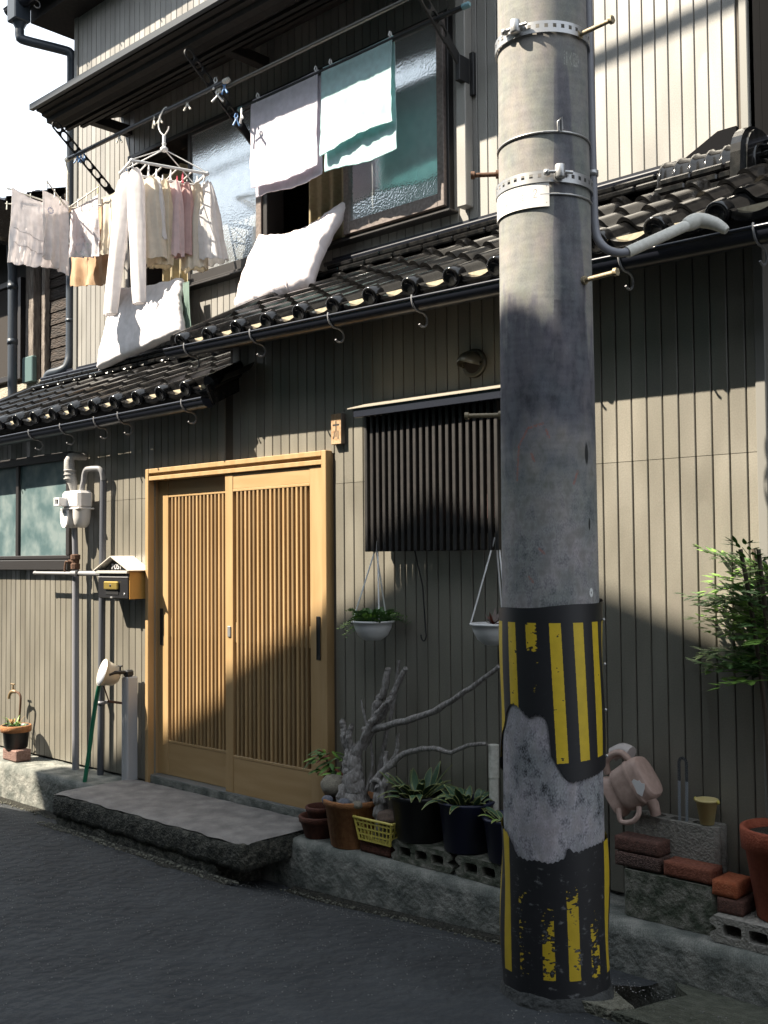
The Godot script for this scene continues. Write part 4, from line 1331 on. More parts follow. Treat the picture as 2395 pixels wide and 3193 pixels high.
# ---------------------------------------------------------------- laundry
func bracket(called: String, text: String, x: float) -> void:
	var base := Vector3(x, 4.44, WALL2 + 0.02)
	var b := thing(called, text, "laundry bracket", base, "laundry brackets on the upper wall")
	var d := Vector3(0, 0.48, 0.59).normalized()
	var n := Vector3(0, d.z, -d.y)
	var s0 := Vector3(x, 4.54, -0.80)
	var st := new_st()
	bx(st, x - 0.045, x + 0.045, 4.33, 4.60, WALL2 + 0.001, WALL2 + 0.03, 0.004)
	bx(st, x - 0.018, x + 0.018, 4.40, 4.56, WALL2 + 0.031, -0.80, 0.004)
	part("wall_plate", st, M.black_metal, b)
	st = new_st()
	beam(st, s0 - d * 0.10, s0 + d * 0.13, 0.016, 0.066, n, 0.003)
	# the flat arm: a round ended bar with a row of oval holes, cut in two along its middle so each half is a plain outline
	for half in [-1.0, 1.0]:
		var poly := PackedVector2Array([Vector2(0.12, 0.0), Vector2(0.12, 0.037 * half), Vector2(0.72, 0.037 * half)])
		for i in range(0, 7):
			var a := PI / 2 - PI / 2 * i / 6.0
			poly.append(Vector2(0.745 + 0.037 * cos(a), 0.037 * sin(a) * half))
		for k in range(6, -1, -1):
			var c := 0.18 + 0.092 * k
			for i in 9:
				var a := PI * i / 8.0
				poly.append(Vector2(c + (0.011 if i < 4 else -0.011 if i > 4 else 0.0) + 0.027 * cos(a), (0.028 * sin(a) + 0.0004) * half))
		prism(st, poly, Transform3D(Basis(d, n, Vector3.RIGHT), s0 - Vector3(0.007, 0, 0)), 0.014)
	part("slotted_arm", st, M.black_metal, b)

func laundry_pole(text: String, a: Vector3, b: Vector3, r: float, m: Material, cap: Material) -> void:
	var p := thing("laundry_pole", text, "laundry pole", (a + b) * 0.5, "laundry poles under the canopy")
	var st := new_st()
	tube(st, [a, b], r, 14)
	part("rod", st, m, p)
	for e in [a, b]:
		st = new_st()
		var d := (a - b).normalized() * (1.0 if e == a else -1.0)
		tube(st, [e - d * 0.05, e - d * 0.004, e + d * 0.004], [r + 0.003, r + 0.003, r * 0.7], 14)
		part("end_cap", st, cap, p)

func peg(text: String, at: Vector3, m: Material, turn: float, open := 0.35) -> void:
	# a plastic peg: two legs joined at a spring, jaws on the rod or cloth
	var p := thing("clothes_peg", text, "clothes peg", at, "plastic clothes pegs on the laundry poles")
	var R := Basis(Vector3.UP, turn)
	for s in [1.0, -1.0]:
		var st := new_st()
		var a := at + R * Vector3(s * 0.004, 0.018, 0)
		tube(st, [a, at + R * Vector3(s * 0.012, -0.004, 0), at + R * Vector3(-s * 0.004 , -0.03, 0), at + R * Vector3(-s * 0.05 * open - s * 0.006, -0.068, 0)], [0.005, 0.006, 0.0065, 0.0095], 8, true, 0.7)
		part("jaw", st, m, p)
	var st2 := new_st()
	tube(st2, arc(at + R * Vector3(0, -0.024, 0), R * Vector3(0.01, 0, 0), Vector3(0, 0.01, 0), 0.0, TAU, 10), 0.0022, 5)
	part("spring", st2, M.steel, p)

func towel(called: String, text: String, x0: float, x1: float, front: Array, back: Array, m: Material, seed_: int) -> void:
	# folded over the inner pole
	var t := thing(called, text, "towel", Vector3((x0 + x1) * 0.5, 4.0, -0.6), "towels on the inner laundry pole")
	var nz := FastNoiseLite.new()
	nz.seed = seed_
	nz.frequency = 1.5
	var st := new_st()
	var f := func(u: float, v: float, off: float) -> Vector3:
		var x := lerpf(x0, x1, u)
		var yt := 4.722
		var side := 1.0 if v < 0.5 else -1.0
		var k := absf(v - 0.5) * 2.0
		var drop: float = (yt - lerpf(front[0], front[1], u) - front[2] * sin(PI * u)) if side > 0 else (yt - lerpf(back[0], back[1], u) - back[2] * sin(PI * u * 2.0 + 0.6))
		var wav := 0.016 * nz.get_noise_2d(x * 3.0 + seed_, k * 0.8) + 0.010 * nz.get_noise_2d(x * 8.0 + 50.0, k) + 0.004 * sin(x * 40.0 + k)
		var z := -0.6 + side * (0.014 + 0.008 * k) * minf(1.0, k * 14.0) + wav * k * (1.0 if side > 0 else 0.8)
		return Vector3(x + 0.012 * nz.get_noise_2d(k * 3.0, side * 9.0) * k, yt - drop * k - 0.006 * sin(PI * u) + (0.006 if k < 0.05 else 0.0), z + off * side)
	grid(st, func(u: float, v: float) -> Vector3: return f.call(u, v, 0.002), 40, 70, Vector3(0, 0, 1))
	grid(st, func(u: float, v: float) -> Vector3: return f.call(u, v, -0.002), 40, 70, Vector3(0, 0, -1))
	# rolled hems
	for e in [0.0, 1.0]:
		var hem := []
		for i in 41:
			hem.append(f.call(i / 40.0, e, 0.0))
		tube(st, hem, 0.0042, 6)
	for e in [0.0, 1.0]:
		for r in [[0.0, 0.49], [0.51, 1.0]]:
			var hem := []
			for i in 33:
				hem.append(f.call(e, lerpf(r[0], r[1], i / 32.0), 0.0))
			tube(st, hem, 0.003, 5)
	part("cloth", st, m, t)

func garment(called: String, text: String, category: String, c: Vector3, w0: float, w1: float, drop: float, deep: float, m: Material, seed_: int, drift := Vector3.ZERO, turn := 0.0, neck := 0.45) -> void:
	# a hanging tube of cloth, gathered where the pegs hold it
	var t := thing(called, text, category, c - Vector3(0, drop, 0), "clothes on the hanging peg frame")
	var nz := FastNoiseLite.new()
	nz.seed = seed_
	nz.frequency = 1.0
	var R := Basis(Vector3.UP, turn)
	var st := new_st()
	var f := func(u: float, v: float, off: float) -> Vector3:
		var a := TAU * fposmod(u, 1.0)
		var w := lerpf(w0, w1, pow(v, 0.8)) * (1.0 - neck * pow(1.0 - v, 6.0))
		var fold := 1.0 + 0.22 * nz.get_noise_2d(cos(a) * 2.2 + seed_, sin(a) * 2.2 + v * 0.5) * (0.4 + v) + 0.07 * sin(a * 7.0 + seed_ + v * 2.0)
		var top := 0.025 * absf(cos(a * 1.5)) * (1.0 - v)
		var hem := 0.03 * nz.get_noise_2d(cos(a) * 1.4, sin(a) * 1.4 + 20.0) * v
		return c + drift * v * v + Vector3(0, -drop * v - top + hem, 0) + R * Vector3(cos(a) * w * 0.5 * fold, 0, sin(a) * deep * 0.5 * fold * (0.25 + 0.75 * smoothstep(0.0, 0.5, v))) * (1.0 + off)
	var mid := func(v: float) -> Vector3: return c + drift * v * v + Vector3(0, -drop * v, 0)
	closed(st, func(u: float, v: float) -> Vector3: return f.call(u, v, 0.0), 56, 26, mid)
	var hem := []
	for i in 57:
		hem.append(f.call(i / 56.0, 1.0, 0.0))
	tube(st, hem, 0.003, 5)
	part("cloth", st, m, t)

func hung_sheet(called: String, text: String, category: String, a: Vector3, b: Vector3, drop0: float, drop1: float, m: Material, seed_: int, sag := 0.02, amp := 0.02, bottom_push := Vector3.ZERO, pocket := false) -> Node3D:
	var t := thing(called, text, category, (a + b) * 0.5 - Vector3(0, drop0, 0), "clothes on the round hanger")
	var nz := FastNoiseLite.new()
	nz.seed = seed_
	nz.frequency = 1.2
	var n := (b - a).cross(Vector3.UP).normalized()
	var f := func(u: float, v: float) -> Vector3:
		var w := amp * v * (nz.get_noise_2d(u * 3.5, v * 0.9) * 1.6 + 0.5 * sin(u * 21.0 + seed_ + v))
		return a.lerp(b, u) - Vector3(0, lerpf(drop0, drop1, u) * v + sag * sin(PI * u) * (1.0 - v) + 0.02 * nz.get_noise_1d(u * 4.0) * v, 0) + n * w + bottom_push * v * v
	var st := new_st()
	grid(st, func(u: float, v: float) -> Vector3: return f.call(u, v) + n * 0.0012, 36, 30, n)
	grid(st, func(u: float, v: float) -> Vector3: return f.call(u, v) - n * 0.0012, 36, 30, -n)
	for e in [[0.0, 0.0, 0.0, 1.0], [1.0, 0.0, 1.0, 1.0], [0.0, 1.0, 1.0, 1.0], [0.0, 0.0, 1.0, 0.0]]:
		var hem := []
		for i in 31:
			hem.append(f.call(lerpf(e[0], e[2], i / 30.0), lerpf(e[1], e[3], i / 30.0)))
		tube(st, hem, 0.003, 5)
	if pocket:
		for v in [0.52, 0.72]:
			var seam := []
			for i in 25:
				seam.append(f.call(0.06 + 0.8 * i / 24.0, v + 0.16 * i / 24.0 * (i / 24.0)) + n * 0.002)
			tube(st, seam, 0.0035, 5)
	part("cloth", st, m, t)
	return t

func futon(called: String, text: String, c00: Vector3, c10: Vector3, c11: Vector3, c01: Vector3, thick: float, dip: float, m: Material, seed_: int, belly := 0.0) -> void:
	# a quilt over the sill: c00, c10 along the top, c01, c11 along the foot
	var t := thing(called, text, "futon", (c01 + c11) * 0.5, "futons airing over the window sill")
	var nz := FastNoiseLite.new()
	nz.seed = seed_
	nz.frequency = 1.0
	var n := (c10 - c00).cross(c00 - c01).normalized()
	if n.z < 0.0:
		n = -n
	var st := new_st()
	var f := func(u: float, v: float, s: float) -> Vector3:
		var p := c00.lerp(c10, u).lerp(c01.lerp(c11, u), v)
		var eu := 1.0 - pow(absf(2.0 * u - 1.0), 12.0)
		var ev := 1.0 - pow(absf(2.0 * v - 1.0), 14.0)
		var edge := pow(maxf(0.0, minf(eu, ev)), 0.4)
		var puff := 1.0 + 0.22 * nz.get_noise_2d(u * 2.4 + seed_, v * 2.2) + 0.16 * nz.get_noise_2d(u * 11.0, v * 3.0) + 0.14 * absf(sin(u * 15.0 + 0.8 * v + nz.get_noise_2d(u * 3.0, v * 3.0)))
		p -= Vector3(0, dip * sin(PI * u) * (1.0 - v) * (1.0 - v), 0)
		p += n * belly * sin(PI * v) + Vector3(0.02 * nz.get_noise_2d(v * 4.0, u * 9.0), 0.012 * nz.get_noise_2d(u * 5.0, 3.0), 0)
		return p + n * s * thick * 0.5 * edge * puff
	grid(st, func(u: float, v: float) -> Vector3: return f.call(u, v, 1.0), 52, 40, n)
	grid(st, func(u: float, v: float) -> Vector3: return f.call(u, v, -1.0), 52, 40, -n)
	part("quilt", st, m, t)

func laundry() -> void:
	bracket("laundry_bracket", "black slotted laundry bracket at the left end of the poles, bare against the pale wall", -7.78)
	bracket("laundry_bracket", "black slotted laundry bracket in the middle, between the two halves of the upper window", -6.0)
	bracket("laundry_bracket", "black slotted laundry bracket at the right end, beside the brown window frame", -4.07)
	laundry_pole("grey laundry pole at the left that carries the hangers, white caps", Vector3(-7.93, 4.815, -0.4), Vector3(-5.78, 4.815, -0.4), 0.017, plain("slate pole", lin(0.055, 0.06, 0.068), 0.35, 0.3), M.aged_white)
	laundry_pole("empty shiny laundry pole along the upper right, closest to the canopy edge", Vector3(-5.93, 4.785, -0.42), Vector3(-3.72, 4.785, -0.42), 0.014, plain("dull steel pole", lin(0.13, 0.125, 0.115), 0.4, 0.7), M.aged_white)
	laundry_pole("laundry pole close to the window that carries the two towels, pale blue cap", Vector3(-5.92, 4.703, -0.6), Vector3(-3.81, 4.703, -0.6), 0.015, plain("dark steel pole", lin(0.035, 0.036, 0.038), 0.4, 0.5), plain("pale blue cap", lin(0.16, 0.3, 0.34), 0.5))
	# pegs
	peg("white clothes peg low on the grey pole, nearest the left bracket", Vector3(-7.14, 4.812, -0.4), M.aged_white, 0.5)
	peg("white clothes peg on the grey pole just right of the hanger hook", Vector3(-6.60, 4.812, -0.4), M.aged_white, 0.3)
	peg("white clothes peg beside the hanger hook, its jaws wide open", Vector3(-6.66, 4.80, -0.39), M.aged_white, -0.4, 0.6)
	peg("white clothes peg with spread legs halfway along the grey pole", Vector3(-6.26, 4.812, -0.4), M.aged_white, 0.2, 0.5)
	peg("white clothes peg hanging under the right end of the grey pole", Vector3(-5.92, 4.775, -0.41), M.white_plastic, 0.6, 0.7)
	peg("white clothes peg standing on top of the grey pole's right end", Vector3(-5.93, 4.86, -0.4), M.white_plastic, 1.0, 0.2)
	peg("blue clothes peg at the right end of the grey pole", Vector3(-5.83, 4.80, -0.4), M.blue_clip, 0.2, 0.4)
	peg("white clothes peg clipped low on the middle bracket beside the window glass", Vector3(-5.73, 4.60, -0.47), M.white_plastic, -0.5, 0.8)
	peg("blue clothes peg under the middle bracket, left of a white one", Vector3(-5.80, 4.59, -0.48), M.blue_clip, 0.8, 0.3)
	for k in 3:
		peg(["blue clothes peg on the left bracket, leftmost of three", "pale blue clothes peg on the left bracket between two blue ones", "blue clothes peg on the left bracket, rightmost of three"][k], Vector3(-7.75 + 0.05 * k, 4.812, -0.40), M.blue_clip, 0.6 - 0.5 * k, 0.5)
	for k in 4:
		peg(["white peg at the left top corner of the white towel", "white peg at the right top corner of the white towel", "white peg at the left top corner of the aqua towel", "white peg at the right top corner of the aqua towel"][k], Vector3([-5.71, -5.115, -4.975, -4.44][k], 4.742, -0.6), M.white_plastic, PI / 2, 0.1)
	towel("white_towel", "white towel folded over the inner laundry pole, plain and undyed", -5.765, -5.085, [4.10, 4.085, -0.02], [4.035, 4.03, 0.012], M.cloth_lavender, 3)
	towel("aqua_towel", "pale aqua towel folded over the pole at the right, longer behind", -5.045, -4.415, [4.125, 4.185, 0.03], [4.03, 4.02, 0.012], M.cloth_mint, 8)
	peg_frame()
	round_hanger()
	futon("futon", "white lavender futon hanging out of the left window behind the clothes", Vector3(-7.80, 3.80, -0.845), Vector3(-6.92, 3.72, -0.845), Vector3(-6.73, 3.24, -0.72), Vector3(-7.98, 3.10, -0.74), 0.09, 0.02, M.futon, 5, 0.03)
	futon("futon", "pale pinkish futon draped from the open window onto the black roof tiles", Vector3(-5.98, 3.85, -0.86), Vector3(-5.10, 3.90, -0.88), Vector3(-5.13, 3.29, -0.56), Vector3(-5.58, 3.15, -0.30), 0.10, 0.09, M.futon_pink, 9, 0.03)
	# a thin strip hanging from the sill between the two futons
	hung_sheet("green_cloth", "narrow grey green cloth beside the lavender futon at the sill", "cloth", Vector3(-6.86, 3.66, -0.80), Vector3(-6.78, 3.66, -0.80), 0.40, 0.42, plain("grey green cloth", lin(0.13, 0.19, 0.165), 0.9), 6, 0.0, 0.01, Vector3(0.07, 0, 0.02))

func peg_frame() -> void:
	var A := Vector3(-6.615, 4.345, -0.12)
	var B := Vector3(-6.445, 4.345, -0.66)
	var c := (A + B) * 0.5 + Vector3(0, 0.18, 0)
	var along := (B - A).normalized()
	var side := along.cross(Vector3.UP).normalized() * 0.14
	var h := thing("peg_hanger", "white plastic rectangular peg hanger full of clothes under the grey pole", "clothes hanger", c)
	var st := new_st()
	var cs := [A - side, B - side, B + side, A + side]
	for i in 4:
		tube(st, [cs[i], cs[(i + 1) % 4]], 0.011, 8)
		blob(st, cs[i], Vector3.ONE * 0.016, 3, 0.0, 8, 6)
	for t in [0.2, 0.4, 0.6, 0.8]:
		tube(st, [A.lerp(B, t) - side, A.lerp(B, t) + side], 0.006, 6)
	part("frame", st, M.white_plastic, h)
	st = new_st()
	tube(st, [c + Vector3(0, -0.02, 0), c + Vector3(0, 0.10, 0)], 0.013, 10)
	blob(st, c, Vector3(0.03, 0.02, 0.03), 3, 0.0, 10, 6)
	blob(st, c + Vector3(0, 0.04, 0), Vector3(0.017, 0.012, 0.017), 3, 0.0, 10, 6)
	part("neck", st, M.white_plastic, h)
	st = new_st()
	tube(st, bez([c + Vector3(0, 0.10, 0), c + Vector3(-0.035, 0.14, 0.01), c + Vector3(-0.055, 0.20, 0.01), c + Vector3(-0.02, 0.275, 0.01), c + Vector3(0.02, 0.31, 0.0), c + Vector3(0.035, 0.29, -0.01)], 20), 0.0055, 8)
	tube(st, bez([c + Vector3(0, 0.10, 0), c + Vector3(0.05, 0.13, 0.0), c + Vector3(0.06, 0.155, 0.0)], 8), 0.005, 8)
	part("hook", st, M.white_plastic, h)
	for q: Vector3 in cs:
		st = new_st()
		tube(st, [c, q + Vector3(0, 0.008, 0)], 0.0045, 6)
		part("cord", st, M.white_plastic, h)
	# small pegs under the frame
	rng.seed = 21
	var list := [[0.02, -0.7, 1], [0.03, -0.4, 1], [0.05, 0.5, 0], [0.25, -0.8, 1], [0.25, 0.6, 0], [0.38, 0.2, 0], [0.52, -0.5, 0], [0.55, 0.5, 0], [0.70, -0.3, 2], [0.72, 0.4, 2], [0.86, -0.6, 0], [0.93, 0.2, 0], [0.98, 0.8, 0]]
	for l in list:
		st = new_st()
		var p: Vector3 = A.lerp(B, l[0]) + side * l[1]
		tube(st, [p + Vector3(0, 0.012, 0), p + Vector3(0.004, -0.03, 0.0), p + Vector3(-0.006, -0.07, 0.004)], [0.005, 0.006, 0.008], 6, true, 0.7)
		tube(st, [p + Vector3(0, 0.004, 0), p + Vector3(-0.008, -0.03, 0.0), p + Vector3(0.008, -0.07, 0.0)], [0.004, 0.006, 0.008], 6, true, 0.7)
		part("peg", st, [M.white_plastic, M.blue_clip, M.red_clip][l[2]], h)
	# clothes, from the lane inwards
	trousers(A.lerp(B, 0.06) - Vector3(0, 0.05, 0))
	garment("vest", "cream sleeveless vest hanging just behind the white trousers", "shirt", A.lerp(B, 0.27) + Vector3(0.03, -0.05, 0), 0.20, 0.25, 0.62, 0.16, M.cloth_cream, 3, Vector3(0.02, 0, -0.02), 0.3)
	garment("white_shirt", "short white undershirt between the cream vest and the yellow one", "shirt", A.lerp(B, 0.33) + Vector3(0.05, -0.05, 0), 0.15, 0.16, 0.48, 0.08, M.cloth_white, 6, Vector3(0.03, 0, 0), 0.2)
	garment("yellow_shirt", "pale yellow shirt in the middle of the peg hanger", "shirt", A.lerp(B, 0.46) + Vector3(0.03, -0.05, 0), 0.14, 0.20, 0.66, 0.12, M.cloth_yellow, 4, Vector3(0.0, 0, 0.03), 0.3)
	garment("pink_shirt", "pale pink shirt with a gathered sleeve on the peg hanger", "shirt", A.lerp(B, 0.60) + Vector3(0.035, -0.05, 0), 0.15, 0.17, 0.58, 0.11, M.cloth_pink, 7, Vector3(0.01, 0, 0.02), 0.35)
	garment("rose_shirt", "dusty rose shirt beside the pale pink one", "shirt", A.lerp(B, 0.74) + Vector3(0.05, -0.05, 0), 0.12, 0.15, 0.56, 0.10, M.cloth_rose, 9, Vector3(0.0, 0, 0.02), 0.35)
	garment("cream_shirt", "pale cream shirt hanging between the rose shirt and the white sleeve", "shirt", A.lerp(B, 0.86) + Vector3(0.055, -0.05, 0), 0.17, 0.20, 0.66, 0.13, M.cloth_cream, 12, Vector3(0.02, 0, 0.02), 0.3)
	garment("long_white_shirt", "long white shirt at the right end of the peg hanger", "shirt", A.lerp(B, 0.97) + Vector3(0.10, -0.04, 0), 0.16, 0.27, 0.62, 0.15, M.cloth_white, 14, Vector3(0.07, 0, 0.02), 0.2)

func trousers(c: Vector3) -> void:
	var t := thing("trousers", "long white trousers hanging at the front of the peg hanger", "trousers", c - Vector3(0, 1.0, 0), "clothes on the hanging peg frame")
	var nz := FastNoiseLite.new()
	nz.seed = 17
	var legs := [[Vector3(-0.06, 0, 0), Vector3(-0.085, -0.30, 0.02), Vector3(-0.195, -1.0, 0.04), 0.19, 0.135], [Vector3(0.055, 0, 0), Vector3(0.075, -0.30, -0.01), Vector3(0.115, -0.965, 0.0), 0.19, 0.12]]
	for l in legs:
		var st := new_st()
		var mid := func(v: float) -> Vector3:
			return c + (l[0] as Vector3).lerp(l[1], minf(1.0, v * 2.6)).lerp(l[2], smoothstep(0.0, 1.0, v))
		var f := func(u: float, v: float) -> Vector3:
			var a := TAU * fposmod(u, 1.0)
			var w: float = lerpf(l[3], l[4], v) * (0.72 + 0.28 * smoothstep(0.0, 0.12, v))
			var fold := 1.0 + 0.20 * nz.get_noise_2d(cos(a) * 60.0 + l[3] * 50.0, sin(a) * 60.0 + v * 50.0) + 0.06 * sin(5.0 * a + v * 4.0)
			return mid.call(v) + Vector3(cos(a) * w * 0.5 * fold, 0.02 * sin(a * 2.0) * (1.0 - v), sin(a) * w * 0.28 * fold)
		closed(st, f, 36, 40, mid)
		var hem := []
		for i in 37:
			hem.append(f.call(i / 36.0, 1.0))
		tube(st, hem, 0.004, 5)
		part("trouser_leg", st, M.cloth_white, t)

func round_hanger() -> void:
	var c := Vector3(-7.905, 4.40, -0.40)
	var h := thing("round_hanger", "white spoked hanger at the left end of the grey pole", "clothes hanger", c)
	var st := new_st()
	tube(st, [c + Vector3(0, -0.06, 0), c + Vector3(0.004, 0.3, 0)], 0.012, 10)
	blob(st, c, Vector3(0.03, 0.035, 0.03), 3, 0.0, 10, 6)
	part("stem", st, M.aged_white, h)
	st = new_st()
	tube(st, bez([c + Vector3(0.004, 0.3, 0), c + Vector3(-0.02, 0.36, 0), c + Vector3(-0.022, 0.42, 0), c + Vector3(0.0, 0.44, 0), c + Vector3(0.02, 0.42, 0)], 14), 0.006, 8)
	part("hook", st, M.aged_white, h)
	for k in 8:
		st = new_st()
		var a := TAU * k / 8.0 + 0.05
		var d := Vector3(cos(a), 0.10, sin(a))
		tube(st, [c, c + d * 0.52], [0.008, 0.005], 6)
		part("arm", st, M.aged_white, h)
		for s in [0.35, 0.62, 0.97]:
			st = new_st()
			var p: Vector3 = c + d * 0.52 * s
			tube(st, [p + Vector3(0, 0.02, 0), p + Vector3(0.003, -0.05, 0.003)], [0.006, 0.008], 6, true, 0.6)
			part("peg", st, [M.aged_white, M.cream_plastic, M.aged_white, M.white_plastic][(k + int(s * 10.0)) % 4], h)
	hung_sheet("white_sheet", "large thin white cloth with seams, leftmost of the laundry", "cloth", Vector3(-7.86, 4.44, 0.11), Vector3(-7.895, 4.42, -0.33), 0.60, 0.54, M.cloth_white, 31, 0.04, 0.035, Vector3(-0.02, 0, 0.03), true)
	var s := hung_sheet("white_undershirt", "white undershirt with a small faded blue print, left of the dark downpipe", "shirt", Vector3(-7.80, 4.46, -0.12), Vector3(-7.86, 4.44, -0.38), 0.52, 0.62, M.cloth_white, 32, 0.0, 0.03)
	st = new_st()
	for k in 9:
		var a := TAU * k / 9.0
		blob(st, Vector3(-7.793, 4.31 + 0.022 * sin(a), -0.185 + 0.022 * cos(a)), Vector3(0.002, 0.006, 0.006), k, 0.3, 8, 6)
	part("print", st, plain("faded blue ink", lin(0.35, 0.38, 0.55), 0.9), s)
	hung_sheet("floral_cloth", "white cloth with a small pink and green floral print", "cloth", Vector3(-7.865, 4.385, -0.41), Vector3(-7.475, 4.425, -0.42), 0.40, 0.50, floral(), 33, 0.015, 0.03)
	hung_sheet("cream_cloth", "cream cloth hanging right of the floral one", "cloth", Vector3(-7.47, 4.40, -0.45), Vector3(-7.24, 4.41, -0.46), 0.46, 0.50, M.cloth_cream, 34, 0.01, 0.025)
	hung_sheet("tan_towel", "tan brown towel hanging lowest, behind the floral cloth", "towel", Vector3(-8.13, 4.40, -0.56), Vector3(-7.44, 4.42, -0.56), 0.58, 0.70, M.cloth_tan, 35, 0.02, 0.03)
	hung_sheet("white_strip", "narrow white sock hanging beside the white trousers", "sock", Vector3(-7.27, 4.36, -0.42), Vector3(-7.20, 4.36, -0.42), 0.28, 0.30, M.cloth_white, 36, 0.0, 0.01)

func floral() -> StandardMaterial3D:
	var m := cloth("floral cotton", lin(0.80, 0.78, 0.80), 1.0, 150)
	var im := Image.create(512, 512, false, Image.FORMAT_RGB8)
	im.fill(lin(0.80, 0.78, 0.80))
	var r := RandomNumberGenerator.new()
	r.seed = 12
	var cols := [lin(0.60, 0.40, 0.40), lin(0.34, 0.50, 0.44), lin(0.62, 0.48, 0.42), lin(0.40, 0.46, 0.56)]
	for k in 70:
		var p := Vector2(r.randf() * 512.0, r.randf() * 512.0)
		var col: Color = cols[r.randi() % 4]
		for j in 26:
			var q := p + Vector2(r.randfn(0, 9), r.randfn(0, 9))
			im.fill_rect(Rect2i(int(q.x), int(q.y), 5, 5), im.get_pixel(clampi(int(q.x), 0, 511), clampi(int(q.y), 0, 511)).lerp(col, 0.55))
	m.albedo_texture = ImageTexture.create_from_image(im)
	m.uv1_scale = Vector3.ONE * 2.2
	return m

# ---------------------------------------------------------------- things fixed to or standing by the wall
func fittings() -> void:
	var st := new_st()
	# gas meter with its pipes
	var g := thing("gas_meter", "white gas meter on a grey riser pipe beside the lower left window", "gas meter", Vector3(-6.95, 0.0, 0.09))
	st = new_st()
	tube(st, [Vector3(-6.945, 0.0, 0.075), Vector3(-6.955, 1.44, 0.075)], 0.025, 14)
	tube(st, [Vector3(-6.955, 1.44, 0.075), Vector3(-6.955, 1.74, 0.085)], 0.021, 14)
	part("riser_pipe", st, M.pipe_grey, g)
	st = new_st()
	lathe(st, [Vector2(0.026, 1.43), Vector2(0.034, 1.435), Vector2(0.034, 1.47), Vector2(0.028, 1.475), Vector2(0.030, 1.50), Vector2(0.036, 1.505), Vector2(0.036, 1.535), Vector2(0.024, 1.54)], 10, Vector3(-6.955, 0, 0.078), Basis(), false)
	tube(st, [Vector3(-6.955, 1.485, 0.078), Vector3(-6.99, 1.487, 0.115)], 0.016, 8)
	tube(st, [Vector3(-6.99, 1.487, 0.115), Vector3(-7.005, 1.49, 0.125), Vector3(-7.01, 1.45, 0.13), Vector3(-7.01, 1.415, 0.13)], 0.0075, 6)
	part("stop_valve", st, M.rust, g)
	st = new_st()
	box(st, Vector3(-6.895, 1.93, 0.10), Vector3(0.24, 0.13, 0.12), 0.02)
	box(st, Vector3(-6.895, 1.865, 0.10), Vector3(0.25, 0.012, 0.13), 0.004)
	part("meter_body", st, plain("meter paint", lin(0.60, 0.58, 0.57), 0.45), g)
	st = new_st()
	for s in [-0.062, 0.062]:
		lathe(st, [Vector2(0.0, -0.135), Vector2(0.035, -0.13), Vector2(0.052, -0.105), Vector2(0.06, -0.06), Vector2(0.062, 0.0)], 20, Vector3(-6.895 + s, 1.862, 0.10), Basis(), true, Vector3(1.0, 1.0, 1.05))
	part("meter_bowl", st, plain("meter paint below", lin(0.52, 0.50, 0.48), 0.45), g)
	st = new_st()
	var pl := PackedVector2Array()
	for i in 13:
		var a := PI * i / 12.0
		pl.append(Vector2(cos(a) * 0.05, -sin(a) * 0.075))
	pl.append(Vector2(-0.05, 0.05)); pl.append(Vector2(0.05, 0.05))
	prism(st, pl, Transform3D(Basis(), Vector3(-6.965, 1.805, 0.155)), 0.012)
	part("front_plate", st, M.white_plastic, g)
	st = new_st()
	rect_frame(st, -7.005, -6.93, 1.885, 1.945, 0.155, 0.225, 0.014, 0.014, 0.014, 0.014)
	part("counter_box", st, M.white_plastic, g)
	st = new_st()
	bx(st, -6.992, -6.943, 1.899, 1.931, 0.16, 0.205)
	part("counter_window", st, M.black_plastic, g)
	st = new_st()
	bx(st, -6.978, -6.935, 1.838, 1.858, 0.163, 0.172)
	part("counter_label", st, M.grey_paint, g)
	st = new_st()
	tube(st, [Vector3(-6.945, 1.99, 0.10), Vector3(-6.948, 2.05, 0.105), Vector3(-6.96, 2.09, 0.115), Vector3(-6.97, 2.16, 0.12), Vector3(-6.972, 2.215, 0.12), Vector3(-6.962, 2.245, 0.11), Vector3(-6.955, 2.252, 0.08), Vector3(-6.95, 2.25, 0.0)], [0.022, 0.034, 0.04, 0.039, 0.037, 0.033, 0.028, 0.026], 14)
	for y in [2.085, 2.115, 2.145]:
		lathe(st, [Vector2(0.038, -0.006), Vector2(0.044, -0.004), Vector2(0.044, 0.004), Vector2(0.038, 0.006)], 14, Vector3(-6.966, y, 0.118))
	part("left_elbow", st, mottled("tape wrapped pipe", lin(0.30, 0.29, 0.28), lin(0.42, 0.41, 0.39), 0.6, 6.0, 161), g)
	st = new_st()
	tube(st, [Vector3(-6.835, 1.99, 0.10), Vector3(-6.825, 2.03, 0.10), Vector3(-6.81, 2.06, 0.10), Vector3(-6.805, 2.09, 0.10)] + bez([Vector3(-6.80, 2.11, 0.10), Vector3(-6.775, 2.14, 0.10), Vector3(-6.73, 2.145, 0.095), Vector3(-6.66, 2.143, 0.085)], 12) + bez([Vector3(-6.64, 2.14, 0.08), Vector3(-6.62, 2.115, 0.07), Vector3(-6.618, 2.06, 0.06)], 8), 0.019, 12)
	part("right_elbow", st, M.grey_paint, g)
	# second riser: slate pipe
	var r := thing("riser_pipe", "slate grey vertical pipe running behind the mailbox to the concrete", "pipe", Vector3(-6.64, 0, 0.05))
	st = new_st()
	tube(st, [Vector3(-6.648, 0.0, 0.058), Vector3(-6.625, 2.07, 0.055)], 0.0235, 14)
	part("tube", st, plain("slate blue pipe", lin(0.075, 0.08, 0.095), 0.45), r)
